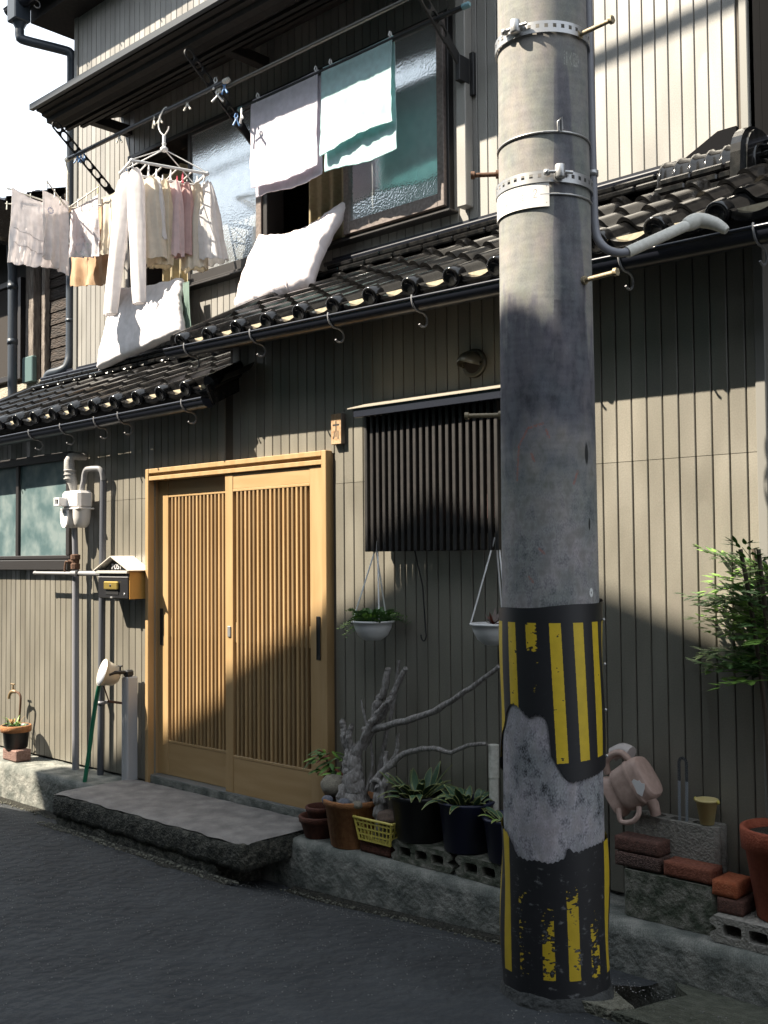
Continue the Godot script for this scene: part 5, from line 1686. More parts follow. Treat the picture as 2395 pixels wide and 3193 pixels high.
	for y in [0.5, 1.35]:
		st = new_st()
		lathe(st, [Vector2(0.024, -0.012), Vector2(0.028, -0.012), Vector2(0.028, 0.012), Vector2(0.024, 0.012)], 14, Vector3(-6.645 + y * 0.01, y, 0.057))
		bx(st, -6.66, -6.62, y - 0.01, y + 0.01, 0.001, 0.035)
		part("clip", st, M.pipe_grey, r)
	# horizontal rail
	var hr := thing("wall_rail", "thin horizontal grey rail passing in front of the gas pipe, left of the mailbox", "rail", Vector3(-7.0, 1.40, 0.12))
	st = new_st()
	tube(st, [Vector3(-7.44, 1.404, 0.125), Vector3(-6.93, 1.404, 0.125)], 0.012, 10)
	tube(st, [Vector3(-6.93, 1.404, 0.125), Vector3(-6.50, 1.404, 0.12)], 0.017, 12)
	blob(st, Vector3(-7.445, 1.404, 0.125), Vector3.ONE * 0.016, 2, 0.0, 8, 6)
	part("tube", st, M.grey_paint, hr)
	st = new_st()
	bx(st, -6.85, -6.82, 1.385, 1.423, 0.001, 0.145, 0.004)
	part("holder", st, M.black_metal, hr)
	mailbox()
	# brass tap on a thin pipe at the far left
	var tp := thing("garden_tap", "old brass garden tap on a thin bent standpipe left of the pipes", "tap", Vector3(-7.745, 0, 0.09))
	st = new_st()
	tube(st, bez([Vector3(-7.765, 0.0, 0.07), Vector3(-7.755, 0.24, 0.08), Vector3(-7.725, 0.40, 0.088), Vector3(-7.72, 0.455, 0.09), Vector3(-7.745, 0.482, 0.092), Vector3(-7.79, 0.487, 0.095)], 20), 0.0085, 8)
	part("standpipe", st, M.rust, tp)
	st = new_st()
	tube(st, bez([Vector3(-7.785, 0.487, 0.095), Vector3(-7.82, 0.49, 0.10), Vector3(-7.845, 0.478, 0.105), Vector3(-7.86, 0.45, 0.11), Vector3(-7.862, 0.43, 0.11)], 12), [0.011, 0.013, 0.016, 0.016, 0.015, 0.014, 0.013, 0.012, 0.012, 0.011, 0.011, 0.011, 0.011], 10)
	tube(st, [Vector3(-7.82, 0.49, 0.10), Vector3(-7.82, 0.54, 0.10)], [0.012, 0.006], 8)
	tube(st, [Vector3(-7.85, 0.545, 0.10), Vector3(-7.79, 0.545, 0.10)], 0.006, 8)
	part("spout", st, mottled("dull brass", lin(0.13, 0.09, 0.045), lin(0.24, 0.17, 0.09), 0.5, 9.0, 163), tp)
	# white post with a second tap, enamel basin and green hose
	var hp := thing("tap_post", "white ribbed plastic water post with a tap beside the door frame", "water post", Vector3(-6.265, 0, 0.075))
	st = new_st()
	box(st, Vector3(-6.265, 0.36, 0.072), Vector3(0.072, 0.70, 0.085), 0.008)
	for k in 3:
		bx(st, -6.292 + k * 0.02, -6.282 + k * 0.02, 0.02, 0.70, 0.1145, 0.118, 0.001)
	part("post", st, plain("post plastic", lin(0.40, 0.40, 0.41), 0.5), hp)
	st = new_st()
	box(st, Vector3(-6.262, 0.733, 0.085), Vector3(0.05, 0.045, 0.06), 0.01)
	tube(st, [Vector3(-6.262, 0.742, 0.11), Vector3(-6.265, 0.745, 0.19), Vector3(-6.268, 0.735, 0.235)], [0.013, 0.014, 0.012], 10)
	tube(st, [Vector3(-6.262, 0.75, 0.15), Vector3(-6.262, 0.785, 0.15)], 0.007, 8)
	tube(st, [Vector3(-6.285, 0.787, 0.15), Vector3(-6.239, 0.787, 0.15)], 0.006, 8)
	part("tap", st, M.black_metal, hp)
	st = new_st()
	tube(st, [Vector3(-6.29, 0.53, 0.10), Vector3(-6.315, 0.545, 0.2), Vector3(-6.40, 0.70, 0.21)], 0.005, 6)
	tube(st, [Vector3(-6.29, 0.53, 0.10), Vector3(-6.335, 0.55, 0.20)], 0.009, 6)
	part("hook_arm", st, M.rust, hp)
	var bs := thing("basin", "cream enamel basin hanging on its side from the tap of the water post", "basin", Vector3(-6.29, 0.67, 0.21))
	st = new_st()
	var Rb := Basis(Quaternion(Vector3.UP, Vector3(-0.28, 0.30, 0.91).normalized()))
	var bc := Vector3(-6.345, 0.745, 0.235)
	lathe(st, [Vector2(0.0, -0.115), Vector2(0.045, -0.114), Vector2(0.068, -0.09), Vector2(0.082, -0.03), Vector2(0.088, -0.002), Vector2(0.094, 0.0), Vector2(0.092, 0.004), Vector2(0.084, 0.0), Vector2(0.076, -0.03), Vector2(0.06, -0.088), Vector2(0.0, -0.106)], 26, bc, Rb)
	part("bowl", st, plain("cream enamel", lin(0.50, 0.45, 0.36), 0.3), bs)
	st = new_st()
	lathe(st, [Vector2(0.0, 0.006), Vector2(0.07, 0.006), Vector2(0.086, 0.003), Vector2(0.086, -0.004), Vector2(0.0, -0.004)], 26, bc, Rb)
	part("lid", st, plain("pale lid", lin(0.52, 0.53, 0.57), 0.4), bs)
	var hs := thing("garden_hose", "green garden hose hanging from the water post tap to the doorstep", "hose", Vector3(-6.53, 0.0, 0.25))
	st = new_st()
	tube(st, bez([Vector3(-6.268, 0.735, 0.235), Vector3(-6.30, 0.738, 0.235), Vector3(-6.345, 0.712, 0.235), Vector3(-6.39, 0.655, 0.23), Vector3(-6.43, 0.54, 0.23), Vector3(-6.465, 0.38, 0.235), Vector3(-6.492, 0.19, 0.245), Vector3(-6.515, 0.0, 0.262)], 42), 0.0145, 10)
	part("hose", st, M.hose, hs)
	# carved wooden name plate
	var np := thing("name_plate", "small weathered wooden name plate with dark brushed characters, above the door's right corner", "name plate", Vector3(-4.29, 2.13, 0.02))
	st = new_st()
	bx(st, -4.332, -4.248, 2.131, 2.305, 0.001, 0.034, 0.004)
	var im := Image.create(128, 256, false, Image.FORMAT_RGB8)
	var n1 := noise_bytes(171, 0.03, 128, 256, 4)
	for y in 256:
		for x in 128:
			var k := n1[y * 128 + x] / 255.0 - 0.5
			var c := Color(0.30, 0.165, 0.075).lerp(Color(0.42, 0.30, 0.18), clampf(0.4 + k * 1.6 + 0.4 * smoothstep(200.0, 250.0, y), 0.0, 1.0)) * (0.75 + 0.3 * sin(x * 0.5 + k * 9.0) * 0.25 + 0.2)
			im.set_pixel(x, y, c.linear_to_srgb())
	var ink := lin(0.015, 0.011, 0.009)
	glyph(im, 28, 70, 72, [[0.0, 0.35, 1.0, 0.35], [0.5, 0.0, 0.5, 1.05]], 15, ink)
	glyph(im, 30, 150, 68, [[0.16, 0.05, 0.14, 0.6], [0.14, 0.6, 0.0, 0.85], [0.5, 0.02, 0.5, 0.62], [0.88, 0.0, 0.9, 0.9]], 12, ink)
	var wm := plain("carved name wood", Color.WHITE, 0.7)
	part("board", st, M.post_wood.duplicate(), np)
	st = new_st()
	st.set_smooth_group(-1)
	var co := [Vector3(-4.329, 2.134, 0.0352), Vector3(-4.251, 2.134, 0.0352), Vector3(-4.251, 2.302, 0.0352), Vector3(-4.329, 2.302, 0.0352)]
	var uvs := [Vector2(0, 1), Vector2(1, 1), Vector2(1, 0), Vector2(0, 0)]
	for i in [0, 2, 1, 0, 3, 2]:
		st.set_uv(uvs[i])
		st.add_vertex(co[i] - O)
	wm.albedo_texture = ImageTexture.create_from_image(im)
	part("lettered_face", st, wm, np)
	# round vent cap
	var v := thing("vent_cap", "round metal vent cap with a half dome hood, high on the shaded wall", "vent cap", Vector3(-3.325, 2.38, 0.0))
	st = new_st()
	lathe(st, [Vector2(0.0, 0.02), Vector2(0.066, 0.02), Vector2(0.072, 0.018), Vector2(0.074, 0.001)], 28, Vector3(-3.325, 2.464, 0.0), Basis(Vector3.RIGHT, PI / 2))
	part("flange", st, plain("dull bronze", lin(0.10, 0.095, 0.075), 0.35, 0.6), v)
	st = new_st()
	grid(st, func(a: float, b: float) -> Vector3:
		var th := lerpf(-0.35, PI + 0.35, a)
		var rad := 0.058 * cos(b * PI * 0.5)
		return Vector3(-3.325 + cos(th) * rad, 2.464 + sin(th) * rad, 0.02 + 0.105 * sin(b * PI * 0.5)), 24, 10, Vector3(0, 0.4, 1))
	part("hood", st, plain("dull bronze hood", lin(0.20, 0.185, 0.14), 0.3, 0.6), v)
	st = new_st()
	lathe(st, [Vector2(0.0, 0.022), Vector2(0.05, 0.022)], 20, Vector3(-3.325, 2.462, 0.0), Basis(Vector3.RIGHT, PI / 2))
	part("opening", st, M.inside, v)
	# hanging planters
	planter("white hanging bowl planter full of green fern, left under the lattice", Vector3(-3.905, 1.115, 0.15), true)
	planter("white hanging bowl planter with withered plant, half behind the utility pole", Vector3(-3.115, 1.13, 0.15), false)
	var wh := thing("wire_hook", "long thin dark wire with a hooked end hanging from the lattice", "wire hook", Vector3(-3.64, 1.06, 0.05))
	st = new_st()
	tube(st, [Vector3(-3.655, 1.54, 0.10), Vector3(-3.645, 1.35, 0.05), Vector3(-3.64, 1.12, 0.035)] + arc(Vector3(-3.655, 1.10, 0.035), Vector3(0.018, 0, 0), Vector3(0, -0.03, 0), 0.0, PI, 8), 0.004, 6)
	part("wire", st, M.black_metal, wh)

func mailbox() -> void:
	var m := thing("mailbox", "black house shaped mailbox with a brass plate and pale gabled roof, left of the door", "mailbox", Vector3(-6.34, 1.23, 0.08))
	var st := new_st()
	bx(st, -6.525, -6.155, 1.235, 1.415, 0.012, 0.15, 0.004)
	var pl := PackedVector2Array([Vector2(-6.53, 1.41), Vector2(-6.15, 1.41), Vector2(-6.34, 1.505)])
	prism(st, pl, Transform3D(Basis(), Vector3(0, 0, 0.015)), 0.125)
	part("body", st, M.black_metal, m)
	st = new_st()
	bx(st, -6.1545, -6.1515, 1.235, 1.42, 0.012, 0.15)
	part("side_panel", st, plain("varnished yellow side", lin(0.50, 0.28, 0.075), 0.35), m)
	st = new_st()
	for s in [-1.0, 1.0]:
		var a := Vector3(-6.34, 1.522, 0.087)
		var b := Vector3(-6.34 + 0.215 * s, 1.424, 0.087)
		beam(st, a, b, 0.185, 0.006, Vector3(0, 1, 0) if s > 0 else Vector3(0, 1, 0))
	part("roof", st, plain("pale roof sheet", lin(0.52, 0.48, 0.42), 0.4), m)
	st = new_st()
	bx(st, -6.54, -6.15, 1.405, 1.425, 0.15, 0.172, 0.003)
	part("slot_flap", st, plain("pale slot edge", lin(0.42, 0.40, 0.37), 0.35), m)
	st = new_st()
	bx(st, -6.522, -6.158, 1.24, 1.375, 0.1505, 0.158, 0.003)
	part("front_door", st, plain("black enamel", lin(0.018, 0.018, 0.02), 0.3), m)
	st = new_st()
	bx(st, -6.522, -6.158, 1.378, 1.384, 0.151, 0.162, 0.002)
	part("trim_strip", st, M.grey_paint, m)
	st = new_st()
	bx(st, -6.43, -6.262, 1.297, 1.352, 0.1585, 0.176, 0.006)
	part("brass_plate", st, M.brass, m)
	st = new_st()
	lathe(st, [Vector2(0, 0.003), Vector2(0.008, 0.003), Vector2(0.01, 0)], 10, Vector3(-6.345, 1.325, 0.1762), Basis(Vector3.RIGHT, PI / 2))
	part("keyhole", st, M.black_metal, m)
	st = new_st()
	bx(st, -6.425, -6.268, 1.262, 1.296, 0.1582, 0.162, 0.002)  # dark strip drawn as the shadow below the brass plate
	part("painted_plate_shadow", st, M.black_metal, m)
	st = new_st()
	bx(st, -6.36, -6.335, 1.238, 1.248, 0.158, 0.168, 0.002)
	blob(st, Vector3(-6.20, 1.267, 0.16), Vector3(0.008, 0.01, 0.003), 2, 0.2, 8, 6)
	part("latch", st, M.steel, m)
	var tm := TextMesh.new()
	var sf := SystemFont.new()
	sf.font_names = PackedStringArray(["Droid Sans"])
	sf.font_weight = 700
	tm.font = sf
	tm.text = "POST"
	tm.font_size = 48
	tm.pixel_size = 0.00105
	tm.depth = 0.004
	piece("post_lettering", tm, plain("pale letters", lin(0.5, 0.5, 0.52), 0.5), m, Vector3(-6.318, 1.452, 0.1435) - O)

func planter(text: String, c: Vector3, green: bool) -> void:
	var p := thing("hanging_planter", text, "hanging planter", c - Vector3(0, 0.04, 0), "white planters hanging under the lattice")
	var st := new_st()
	lathe(st, [Vector2(0.0, -0.046), Vector2(0.045, -0.045), Vector2(0.078, -0.02), Vector2(0.098, 0.02), Vector2(0.104, 0.045), Vector2(0.113, 0.046), Vector2(0.113, 0.056), Vector2(0.098, 0.056), Vector2(0.092, 0.03)], 30, c)
	part("bowl", st, M.white_plastic, p)
	st = new_st()
	lathe(st, [Vector2(0.0, 0.04), Vector2(0.097, 0.036)], 24, c)
	part("soil", st, M.soil if green else M.terracotta_dark, p)
	var top := c + Vector3(0.0, 0.42 if green else 0.46, -0.03)
	for k in 3:
		st = new_st()
		var a := TAU * k / 3.0 + (0.5 if green else 0.3)
		tube(st, [c + Vector3(cos(a) * 0.108, 0.052, sin(a) * 0.108), top + Vector3(cos(a) * 0.012, 0, 0)], 0.0042, 6)
		part("strap", st, M.white_plastic, p)
	st = new_st()
	tube(st, [top, top + Vector3(0, 0.02, 0), top + Vector3(0.0, 0.05, -0.005)], 0.004, 6)
	part("hook", st, M.white_plastic, p)
	rng.seed = 500 if green else 501
	if green:
		for k in 90:
			st = new_st()
			var a := rng.randf() * TAU
			var l := rng.randf_range(0.08, 0.18)
			var d := Vector3(cos(a), rng.randf_range(0.4, 2.2), sin(a)).normalized()
			if k < 22:
				d = Vector3(-0.9 + rng.randf_range(-0.2, 0.2), rng.randf_range(0.0, 0.5), rng.randf_range(-0.1, 0.4)).normalized()
				l *= 1.15
			frond(st, c + Vector3(cos(a) * 0.05, 0.045, sin(a) * 0.05), d, l)
			part("frond", st, M.leaf if rng.randf() < 0.75 else M.leaf_light, p)
	else:
		for k in 16:
			st = new_st()
			var a := rng.randf() * TAU
			leaf(st, c + Vector3(0.0, 0.05, 0), Vector3(cos(a) * 0.8 + 0.3, rng.randf_range(0.2, 1.2), sin(a) * 0.8).normalized(), Vector3(-sin(a), 0, cos(a)), rng.randf_range(0.05, 0.1), 0.018, 0.02)
			part("withered_leaf", st, plain("withered", lin(0.16, 0.13, 0.12), 0.9) if k % 3 else M.leaf_red, p)

func frond(st: SurfaceTool, base: Vector3, d: Vector3, l: float) -> void:
	var side := d.cross(Vector3.UP).normalized()
	for i in 7:
		var t := (i + 1.0) / 7.0
		var p := base + d * l * t - Vector3.UP * l * 0.5 * t * t
		for s in [-1.0, 1.0]:
			leaf(st, p, (side * s + d * 0.5 - Vector3.UP * 0.2).normalized(), d, 0.032 * (1.1 - 0.6 * t), 0.014, 0.01, 3)

# ---------------------------------------------------------------- pots, plants, blocks
func pot(called: String, text: String, c: Vector3, r_top: float, r_bot: float, h: float, m: Material, rim := 0.014, rim_h := 0.03, soil: Material = null, group := "") -> Node3D:
	var p := thing(called, text, "plant pot", c, group)
	var st := new_st()
	lathe(st, [Vector2(0.0, 0.0), Vector2(r_bot - 0.006, 0.0), Vector2(r_bot, 0.006), Vector2(lerpf(r_bot, r_top, 0.92) - rim * 0.6, h - rim_h), Vector2(r_top, h - rim_h + 0.004), Vector2(r_top + 0.004, h - 0.006), Vector2(r_top, h), Vector2(r_top - 0.012, h), Vector2(r_top - 0.018, h - 0.03), Vector2(r_bot - 0.01, 0.03), Vector2(0.0, 0.02)], 36, c)
	part("body", st, m, p)
	if soil:
		st = new_st()
		lathe(st, [Vector2(0.0, h - 0.026), Vector2(r_top * 0.5, h - 0.024), Vector2(r_top - 0.013, h - 0.032)], 24, c)
		part("soil", st, soil, p)
	return p

func tuft(p: Node3D, c: Vector3, n: int, l0: float, l1: float, w: float, seed_: int, spread := 0.05, edged := true, mats := []) -> void:
	# sword shaped leaves with pale edges
	rng.seed = seed_
	for k in n:
		var a := rng.randf() * TAU
		var d := Vector3(cos(a) * rng.randf_range(0.3, 1.0), rng.randf_range(0.55, 1.3), sin(a) * rng.randf_range(0.3, 1.0)).normalized()
		var b := c + Vector3(cos(a), 0, sin(a)) * rng.randf() * spread
		var l := rng.randf_range(l0, l1)
		var side := Vector3(-sin(a), 0, cos(a))
		var bend := rng.randf_range(0.25, 0.75)
		var st := new_st()
		leaf(st, b, d, side, l, w * rng.randf_range(0.75, 1.2), bend, 7)
		var lf := part("leaf", st, mats[k % mats.size()] if mats else M.leaf_dark, p)
		if edged:
			st = new_st()
			for s in [-1.0, 1.0]:
				var e := []
				for i in 8:
					var t := i / 7.0
					e.append(b + d * l * t - Vector3.UP * bend * l * t * t + side * s * w * 0.47 * sin(PI * pow(t, 0.75)) + d.cross(side).normalized() * w * 0.18 * sin(PI * pow(t, 0.75)))
				tube(st, e, 0.0017, 4, false)
			part("leaf_edge", st, M.leaf_pale, lf)

func cinder(called: String, text: String, at: Vector3, R: Basis, m: Material, length := 0.39, group := "") -> void:
	# hollow concrete block 0.39 x 0.10 x 0.19: holes run along local z; at is the lower left front corner turned by R
	var b := thing(called, text, "concrete block", at, group)
	var st := new_st()
	var outer := PackedVector2Array()
	var e := 0.016
	for q in [Vector2(0, e), Vector2(e, 0), Vector2(length - e, 0), Vector2(length, e), Vector2(length, 0.03), Vector2(length - 0.03, 0.05), Vector2(length, 0.07), Vector2(length, 0.10 - e), Vector2(length - e, 0.10), Vector2(e, 0.10), Vector2(0, 0.10 - e), Vector2(0, 0.07), Vector2(0.03, 0.05), Vector2(0, 0.03)]:
		outer.append(q)
	var X := Transform3D(R, at)
	var holes := [Rect2(0.052, 0.026, 0.078, 0.05), Rect2(0.156, 0.026, 0.078, 0.05), Rect2(0.26, 0.026, 0.078, 0.05)]
	# cut the outline into two halves so that each hole becomes a notch in simple polygons
	var polys := [outer]
	for hq: Rect2 in holes:
		var rr := PackedVector2Array()
		for k in 24:
			var a := TAU * k / 24.0
			var v := Vector2(cos(a), sin(a))
			v = v / maxf(absf(v.x), absf(v.y)) * 0.62 + v * 0.38
			rr.append(hq.get_center() + v * hq.size * 0.5)
		var next := []
		for po: PackedVector2Array in polys:
			var half_a := PackedVector2Array([Vector2(-1, -1), Vector2(2, -1), Vector2(2, 0.05), Vector2(-1, 0.05)])
			var half_b := PackedVector2Array([Vector2(-1, 0.05), Vector2(2, 0.05), Vector2(2, 1), Vector2(-1, 1)])
			if hq == holes[0]:
				for hf in [half_a, half_b]:
					for piece_ in Geometry2D.intersect_polygons(po, hf):
						for cut in Geometry2D.clip_polygons(piece_, rr):
							next.append(cut)
			else:
				for cut in Geometry2D.clip_polygons(po, rr):
					next.append(cut)
		polys = next
	for po in polys:
		prism(st, po, X, -0.19)
	part("block", st, m, b)

func brick_at(text: String, x0: float, y0: float, z1: float, m: Material, seed_: int, size := Vector3(0.21, 0.06, 0.1), turn := 0.0) -> void:
	var b := thing("brick", text, "brick", Vector3(x0 + size.x * 0.5, y0, z1 - size.z * 0.5), "loose bricks")
	var st := new_st()
	var keep := O
	O = Vector3.ZERO
	rough_box(st, -size.x * 0.5, size.x * 0.5, 0, size.y, -size.z * 0.5, size.z * 0.5, 0.014, 0.0016, seed_, 30.0, 0.0025)
	var o := part("brick", st, m, b)
	o.rotation.y = turn
	O = keep

func limb(st: SurfaceTool, pts: Array, r0: float, r1: float, seed_: int, n := 9) -> void:
	# a knotty tapering branch
	var nz := FastNoiseLite.new()
	nz.seed = seed_
	nz.frequency = 1.0
	var c := bez(pts, 26)
	var rr := []
	for i in c.size():
		var t := float(i) / (c.size() - 1)
		rr.append(lerpf(r0, r1, t) * (1.0 + 0.16 * nz.get_noise_1d(t * 9.0 + seed_) + 0.12 * nz.get_noise_1d(t * 30.0 + seed_)))
		c[i] += Vector3(nz.get_noise_1d(t * 7.0), nz.get_noise_1d(t * 7.0 + 40.0), nz.get_noise_1d(t * 7.0 + 80.0)) * r0 * 0.5
	tube(st, c, rr, n)

func pots() -> void:
	var st := new_st()
	# far left: clay pot on a brick
	brick_at("pinkish brick under the small potted plant at the far left edge", -7.715, 0.002, 0.235, mottled("pale pink brick", lin(0.26, 0.15, 0.12), lin(0.38, 0.24, 0.2), 0.95, 3.5, 181, 0.03, 0.6, 0.3), 3, Vector3(0.21, 0.085, 0.12))
	var p := pot("plant_pot", "small pot with an orange rim on a brick at the far left", Vector3(-7.635, 0.088, 0.17), 0.105, 0.085, 0.17, M.black_plastic, 0.012, 0.05, M.soil)
	st = new_st()
	lathe(st, [Vector2(0.104, 0.122), Vector2(0.112, 0.124), Vector2(0.114, 0.165), Vector2(0.108, 0.172), Vector2(0.100, 0.172), Vector2(0.098, 0.15)], 30, Vector3(-7.635, 0.088, 0.17))
	part("orange_rim", st, M.terracotta, p)
	tuft(p, Vector3(-7.63, 0.245, 0.18), 22, 0.05, 0.09, 0.03, 41, 0.06, false, [M.leaf, plain("grey green leaf", lin(0.10, 0.13, 0.075), 0.6)])
	tuft(p, Vector3(-7.70, 0.245, 0.16), 30, 0.09, 0.17, 0.011, 42, 0.05, false, [M.leaf_light, plain("tawny leaf", lin(0.26, 0.15, 0.05), 0.7)])
	# beside the door: stacked clay pots, maple seedling
	pot("plant_pot", "dark empty clay pot at the bottom of a stack of two, right of the doorstep", Vector3(-4.29, 0.0, 0.185), 0.105, 0.075, 0.115, M.terracotta_dark, 0.01, 0.035)
	pot("plant_pot", "dark empty clay pot nested in the lower one of a stack, right of the doorstep", Vector3(-4.275, 0.055, 0.18), 0.082, 0.06, 0.11, M.terracotta_dark, 0.008, 0.03)
	p = pot("plant_pot", "dark pot of a young red and green leafed shrub before the door's right edge", Vector3(-4.22, 0.0, 0.075), 0.07, 0.055, 0.14, M.terracotta_dark, 0.008, 0.03, M.soil)
	st = new_st()
	tube(st, bez([Vector3(-4.22, 0.11, 0.08), Vector3(-4.225, 0.25, 0.10), Vector3(-4.255, 0.36, 0.13), Vector3(-4.27, 0.42, 0.15)], 12), 0.006, 6)
	tube(st, bez([Vector3(-4.235, 0.28, 0.10), Vector3(-4.18, 0.36, 0.12), Vector3(-4.15, 0.43, 0.13)], 8), 0.004, 6)
	part("stem", st, M.stem, p)
	rng.seed = 61
	for k in 34:
		st = new_st()
		var t := rng.randf()
		var b := Vector3(-4.27, 0.36, 0.15) + Vector3(rng.randf_range(-0.05, 0.10), rng.randf_range(-0.02, 0.10), rng.randf_range(-0.06, 0.06))
		var a := rng.randf() * TAU
		leaf(st, b, Vector3(cos(a) - 0.35, rng.randf_range(-0.5, 0.5), sin(a)).normalized(), Vector3(-sin(a), 0.2, cos(a)).normalized(), rng.randf_range(0.055, 0.11), rng.randf_range(0.022, 0.036), 0.45, 5)
		part("leaf", st, M.leaf_red if t < 0.2 else M.leaf if t < 0.62 else M.leaf_light, p)
	# big terracotta pot with driftwood and stones
	var tp := pot("plant_pot", "large orange terracotta pot holding driftwood and round stones", Vector3(-4.035, 0.0, 0.175), 0.158, 0.118, 0.245, M.terracotta, 0.012, 0.035, M.soil)
	for s in [[-4.155, 0.292, 0.20, 0.075, 0.060, "stone", "large pale round stone on the rim of the terracotta pot"], [-4.115, 0.236, 0.285, 0.032, 0.025, "blue_stone", "small grey stone at the left inside the terracotta pot"], [-3.985, 0.238, 0.29, 0.036, 0.027, "blue_stone", "bluish round stone at the foot of the driftwood"], [-3.92, 0.235, 0.26, 0.03, 0.022, "stone", "small stone at the right inside the terracotta pot"]]:
		var sn := thing("stone", s[6], "stone", Vector3(s[0], s[1] - s[4], s[2]), "stones in the terracotta pot")
		st = new_st()
		blob(st, Vector3(s[0], s[1], s[2]), Vector3(s[3], s[4], s[3] * 0.9), 7, 0.12, 20, 12)
		part("stone", st, M[s[5]], sn)
	var d := thing("driftwood", "grey forked driftwood trunk standing in the terracotta pot", "driftwood", Vector3(-4.03, 0.22, 0.18))
	st = new_st()
	for k in 6:
		var a := TAU * k / 6.0
		limb(st, [Vector3(-4.03 + cos(a) * 0.06, 0.20, 0.18 + sin(a) * 0.05), Vector3(-4.03 + cos(a) * 0.032, 0.32, 0.18 + sin(a) * 0.03), Vector3(-4.035 + cos(a) * 0.022, 0.43, 0.175 + sin(a) * 0.02), Vector3(-4.04 + cos(a + 0.5) * 0.02, 0.50, 0.17)], 0.045, 0.022, k, 10)
	part("trunk", st, M.drift, d)
	for l in [
		[[Vector3(-4.02, 0.44, 0.17), Vector3(-3.97, 0.54, 0.17), Vector3(-3.88, 0.66, 0.17), Vector3(-3.81, 0.745, 0.17), Vector3(-3.77, 0.765, 0.17)], 0.026, 0.008],
		[[Vector3(-4.04, 0.45, 0.17), Vector3(-4.085, 0.52, 0.18), Vector3(-4.095, 0.60, 0.18), Vector3(-4.115, 0.635, 0.18)], 0.022, 0.015],
		[[Vector3(-4.04, 0.45, 0.17), Vector3(-4.045, 0.56, 0.19), Vector3(-4.03, 0.62, 0.19)], 0.02, 0.013],
		[[Vector3(-3.99, 0.50, 0.15), Vector3(-3.93, 0.62, 0.13), Vector3(-3.90, 0.74, 0.12), Vector3(-3.865, 0.81, 0.11), Vector3(-3.855, 0.92, 0.10)], 0.026, 0.017],
		[[Vector3(-3.94, 0.60, 0.14), Vector3(-3.83, 0.72, 0.13), Vector3(-3.78, 0.82, 0.12), Vector3(-3.72, 0.93, 0.11)], 0.02, 0.014],
		[[Vector3(-3.97, 0.22, 0.17), Vector3(-3.945, 0.42, 0.12), Vector3(-4.0, 0.60, 0.10), Vector3(-4.06, 0.74, 0.09)], 0.009, 0.007],
		[[Vector3(-3.91, 0.24, 0.14), Vector3(-3.885, 0.50, 0.10), Vector3(-3.845, 0.74, 0.06), Vector3(-3.82, 0.96, 0.05)], 0.013, 0.009]]:
		st = new_st()
		limb(st, l[0], l[1], l[2], 5)
		part("branch", st, M.drift, d)
	var br := thing("driftwood_branch", "long smooth driftwood branch reaching up to the right, longest of the two side branches", "driftwood", Vector3(-3.93, 0.6, 0.14))
	st = new_st()
	limb(st, [Vector3(-3.97, 0.595, 0.15), Vector3(-3.86, 0.62, 0.16), Vector3(-3.66, 0.68, 0.17), Vector3(-3.47, 0.745, 0.17), Vector3(-3.37, 0.80, 0.17), Vector3(-3.25, 0.87, 0.17), Vector3(-3.07, 0.985, 0.17)], 0.021, 0.011, 14, 10)
	part("branch", st, M.drift, br)
	br = thing("driftwood_branch", "lower wavy driftwood branch pointing right to the white pipe", "driftwood", Vector3(-3.85, 0.36, 0.17))
	st = new_st()
	limb(st, [Vector3(-3.88, 0.34, 0.19), Vector3(-3.79, 0.43, 0.17), Vector3(-3.72, 0.49, 0.15), Vector3(-3.62, 0.53, 0.14), Vector3(-3.50, 0.555, 0.14), Vector3(-3.40, 0.545, 0.13), Vector3(-3.30, 0.59, 0.12), Vector3(-3.19, 0.61, 0.11)], 0.018, 0.009, 19, 10)
	limb(st, [Vector3(-3.80, 0.42, 0.17), Vector3(-3.75, 0.50, 0.15), Vector3(-3.745, 0.60, 0.14)], 0.014, 0.008, 21, 8)
	part("branch", st, M.drift, br)
	var dl := thing("driftwood_stump", "short weathered driftwood stump behind the yellow basket", "driftwood", Vector3(-3.80, 0.1, 0.20))
	st = new_st()
	limb(st, [Vector3(-3.80, 0.08, 0.20), Vector3(-3.82, 0.20, 0.19), Vector3(-3.83, 0.33, 0.18)], 0.045, 0.03, 23, 12)
	limb(st, [Vector3(-3.82, 0.28, 0.19), Vector3(-3.80, 0.37, 0.17), Vector3(-3.83, 0.50, 0.14)], 0.022, 0.012, 24, 9)
	limb(st, [Vector3(-3.88, 0.30, 0.19), Vector3(-3.86, 0.36, 0.20), Vector3(-3.81, 0.345, 0.2), Vector3(-3.78, 0.26, 0.21)], 0.014, 0.012, 25, 9)
	part("stump", st, M.drift, dl)
	basket()
	# cinder blocks lying flat, holes to the lane
	cinder("cinder_block", "mossy cinder block lying flat under the black pot, three holes showing", Vector3(-3.69, 0.002, 0.255), Basis(), M.block_moss, 0.39, "cinder blocks lying on the foundation")
	cinder("cinder_block", "mossy cinder block lying flat under the navy pot, partly behind the pole", Vector3(-3.275, 0.002, 0.258), Basis(), M.block_moss, 0.39, "cinder blocks lying on the foundation")
	p = pot("plant_pot", "wide black plastic pot of sword leaved plants on the left cinder block", Vector3(-3.585, 0.104, 0.15), 0.158, 0.118, 0.225, M.black_plastic, 0.008, 0.03, M.soil)
	tuft(p, Vector3(-3.60, 0.30, 0.15), 44, 0.16, 0.30, 0.04, 71, 0.11)
	p = pot("plant_pot", "navy blue plastic pot of sword leaved plants on the right cinder block", Vector3(-3.285, 0.104, 0.16), 0.135, 0.108, 0.235, M.blue_plastic, 0.007, 0.02, M.soil)
	tuft(p, Vector3(-3.29, 0.31, 0.16), 38, 0.13, 0.24, 0.036, 72, 0.10)
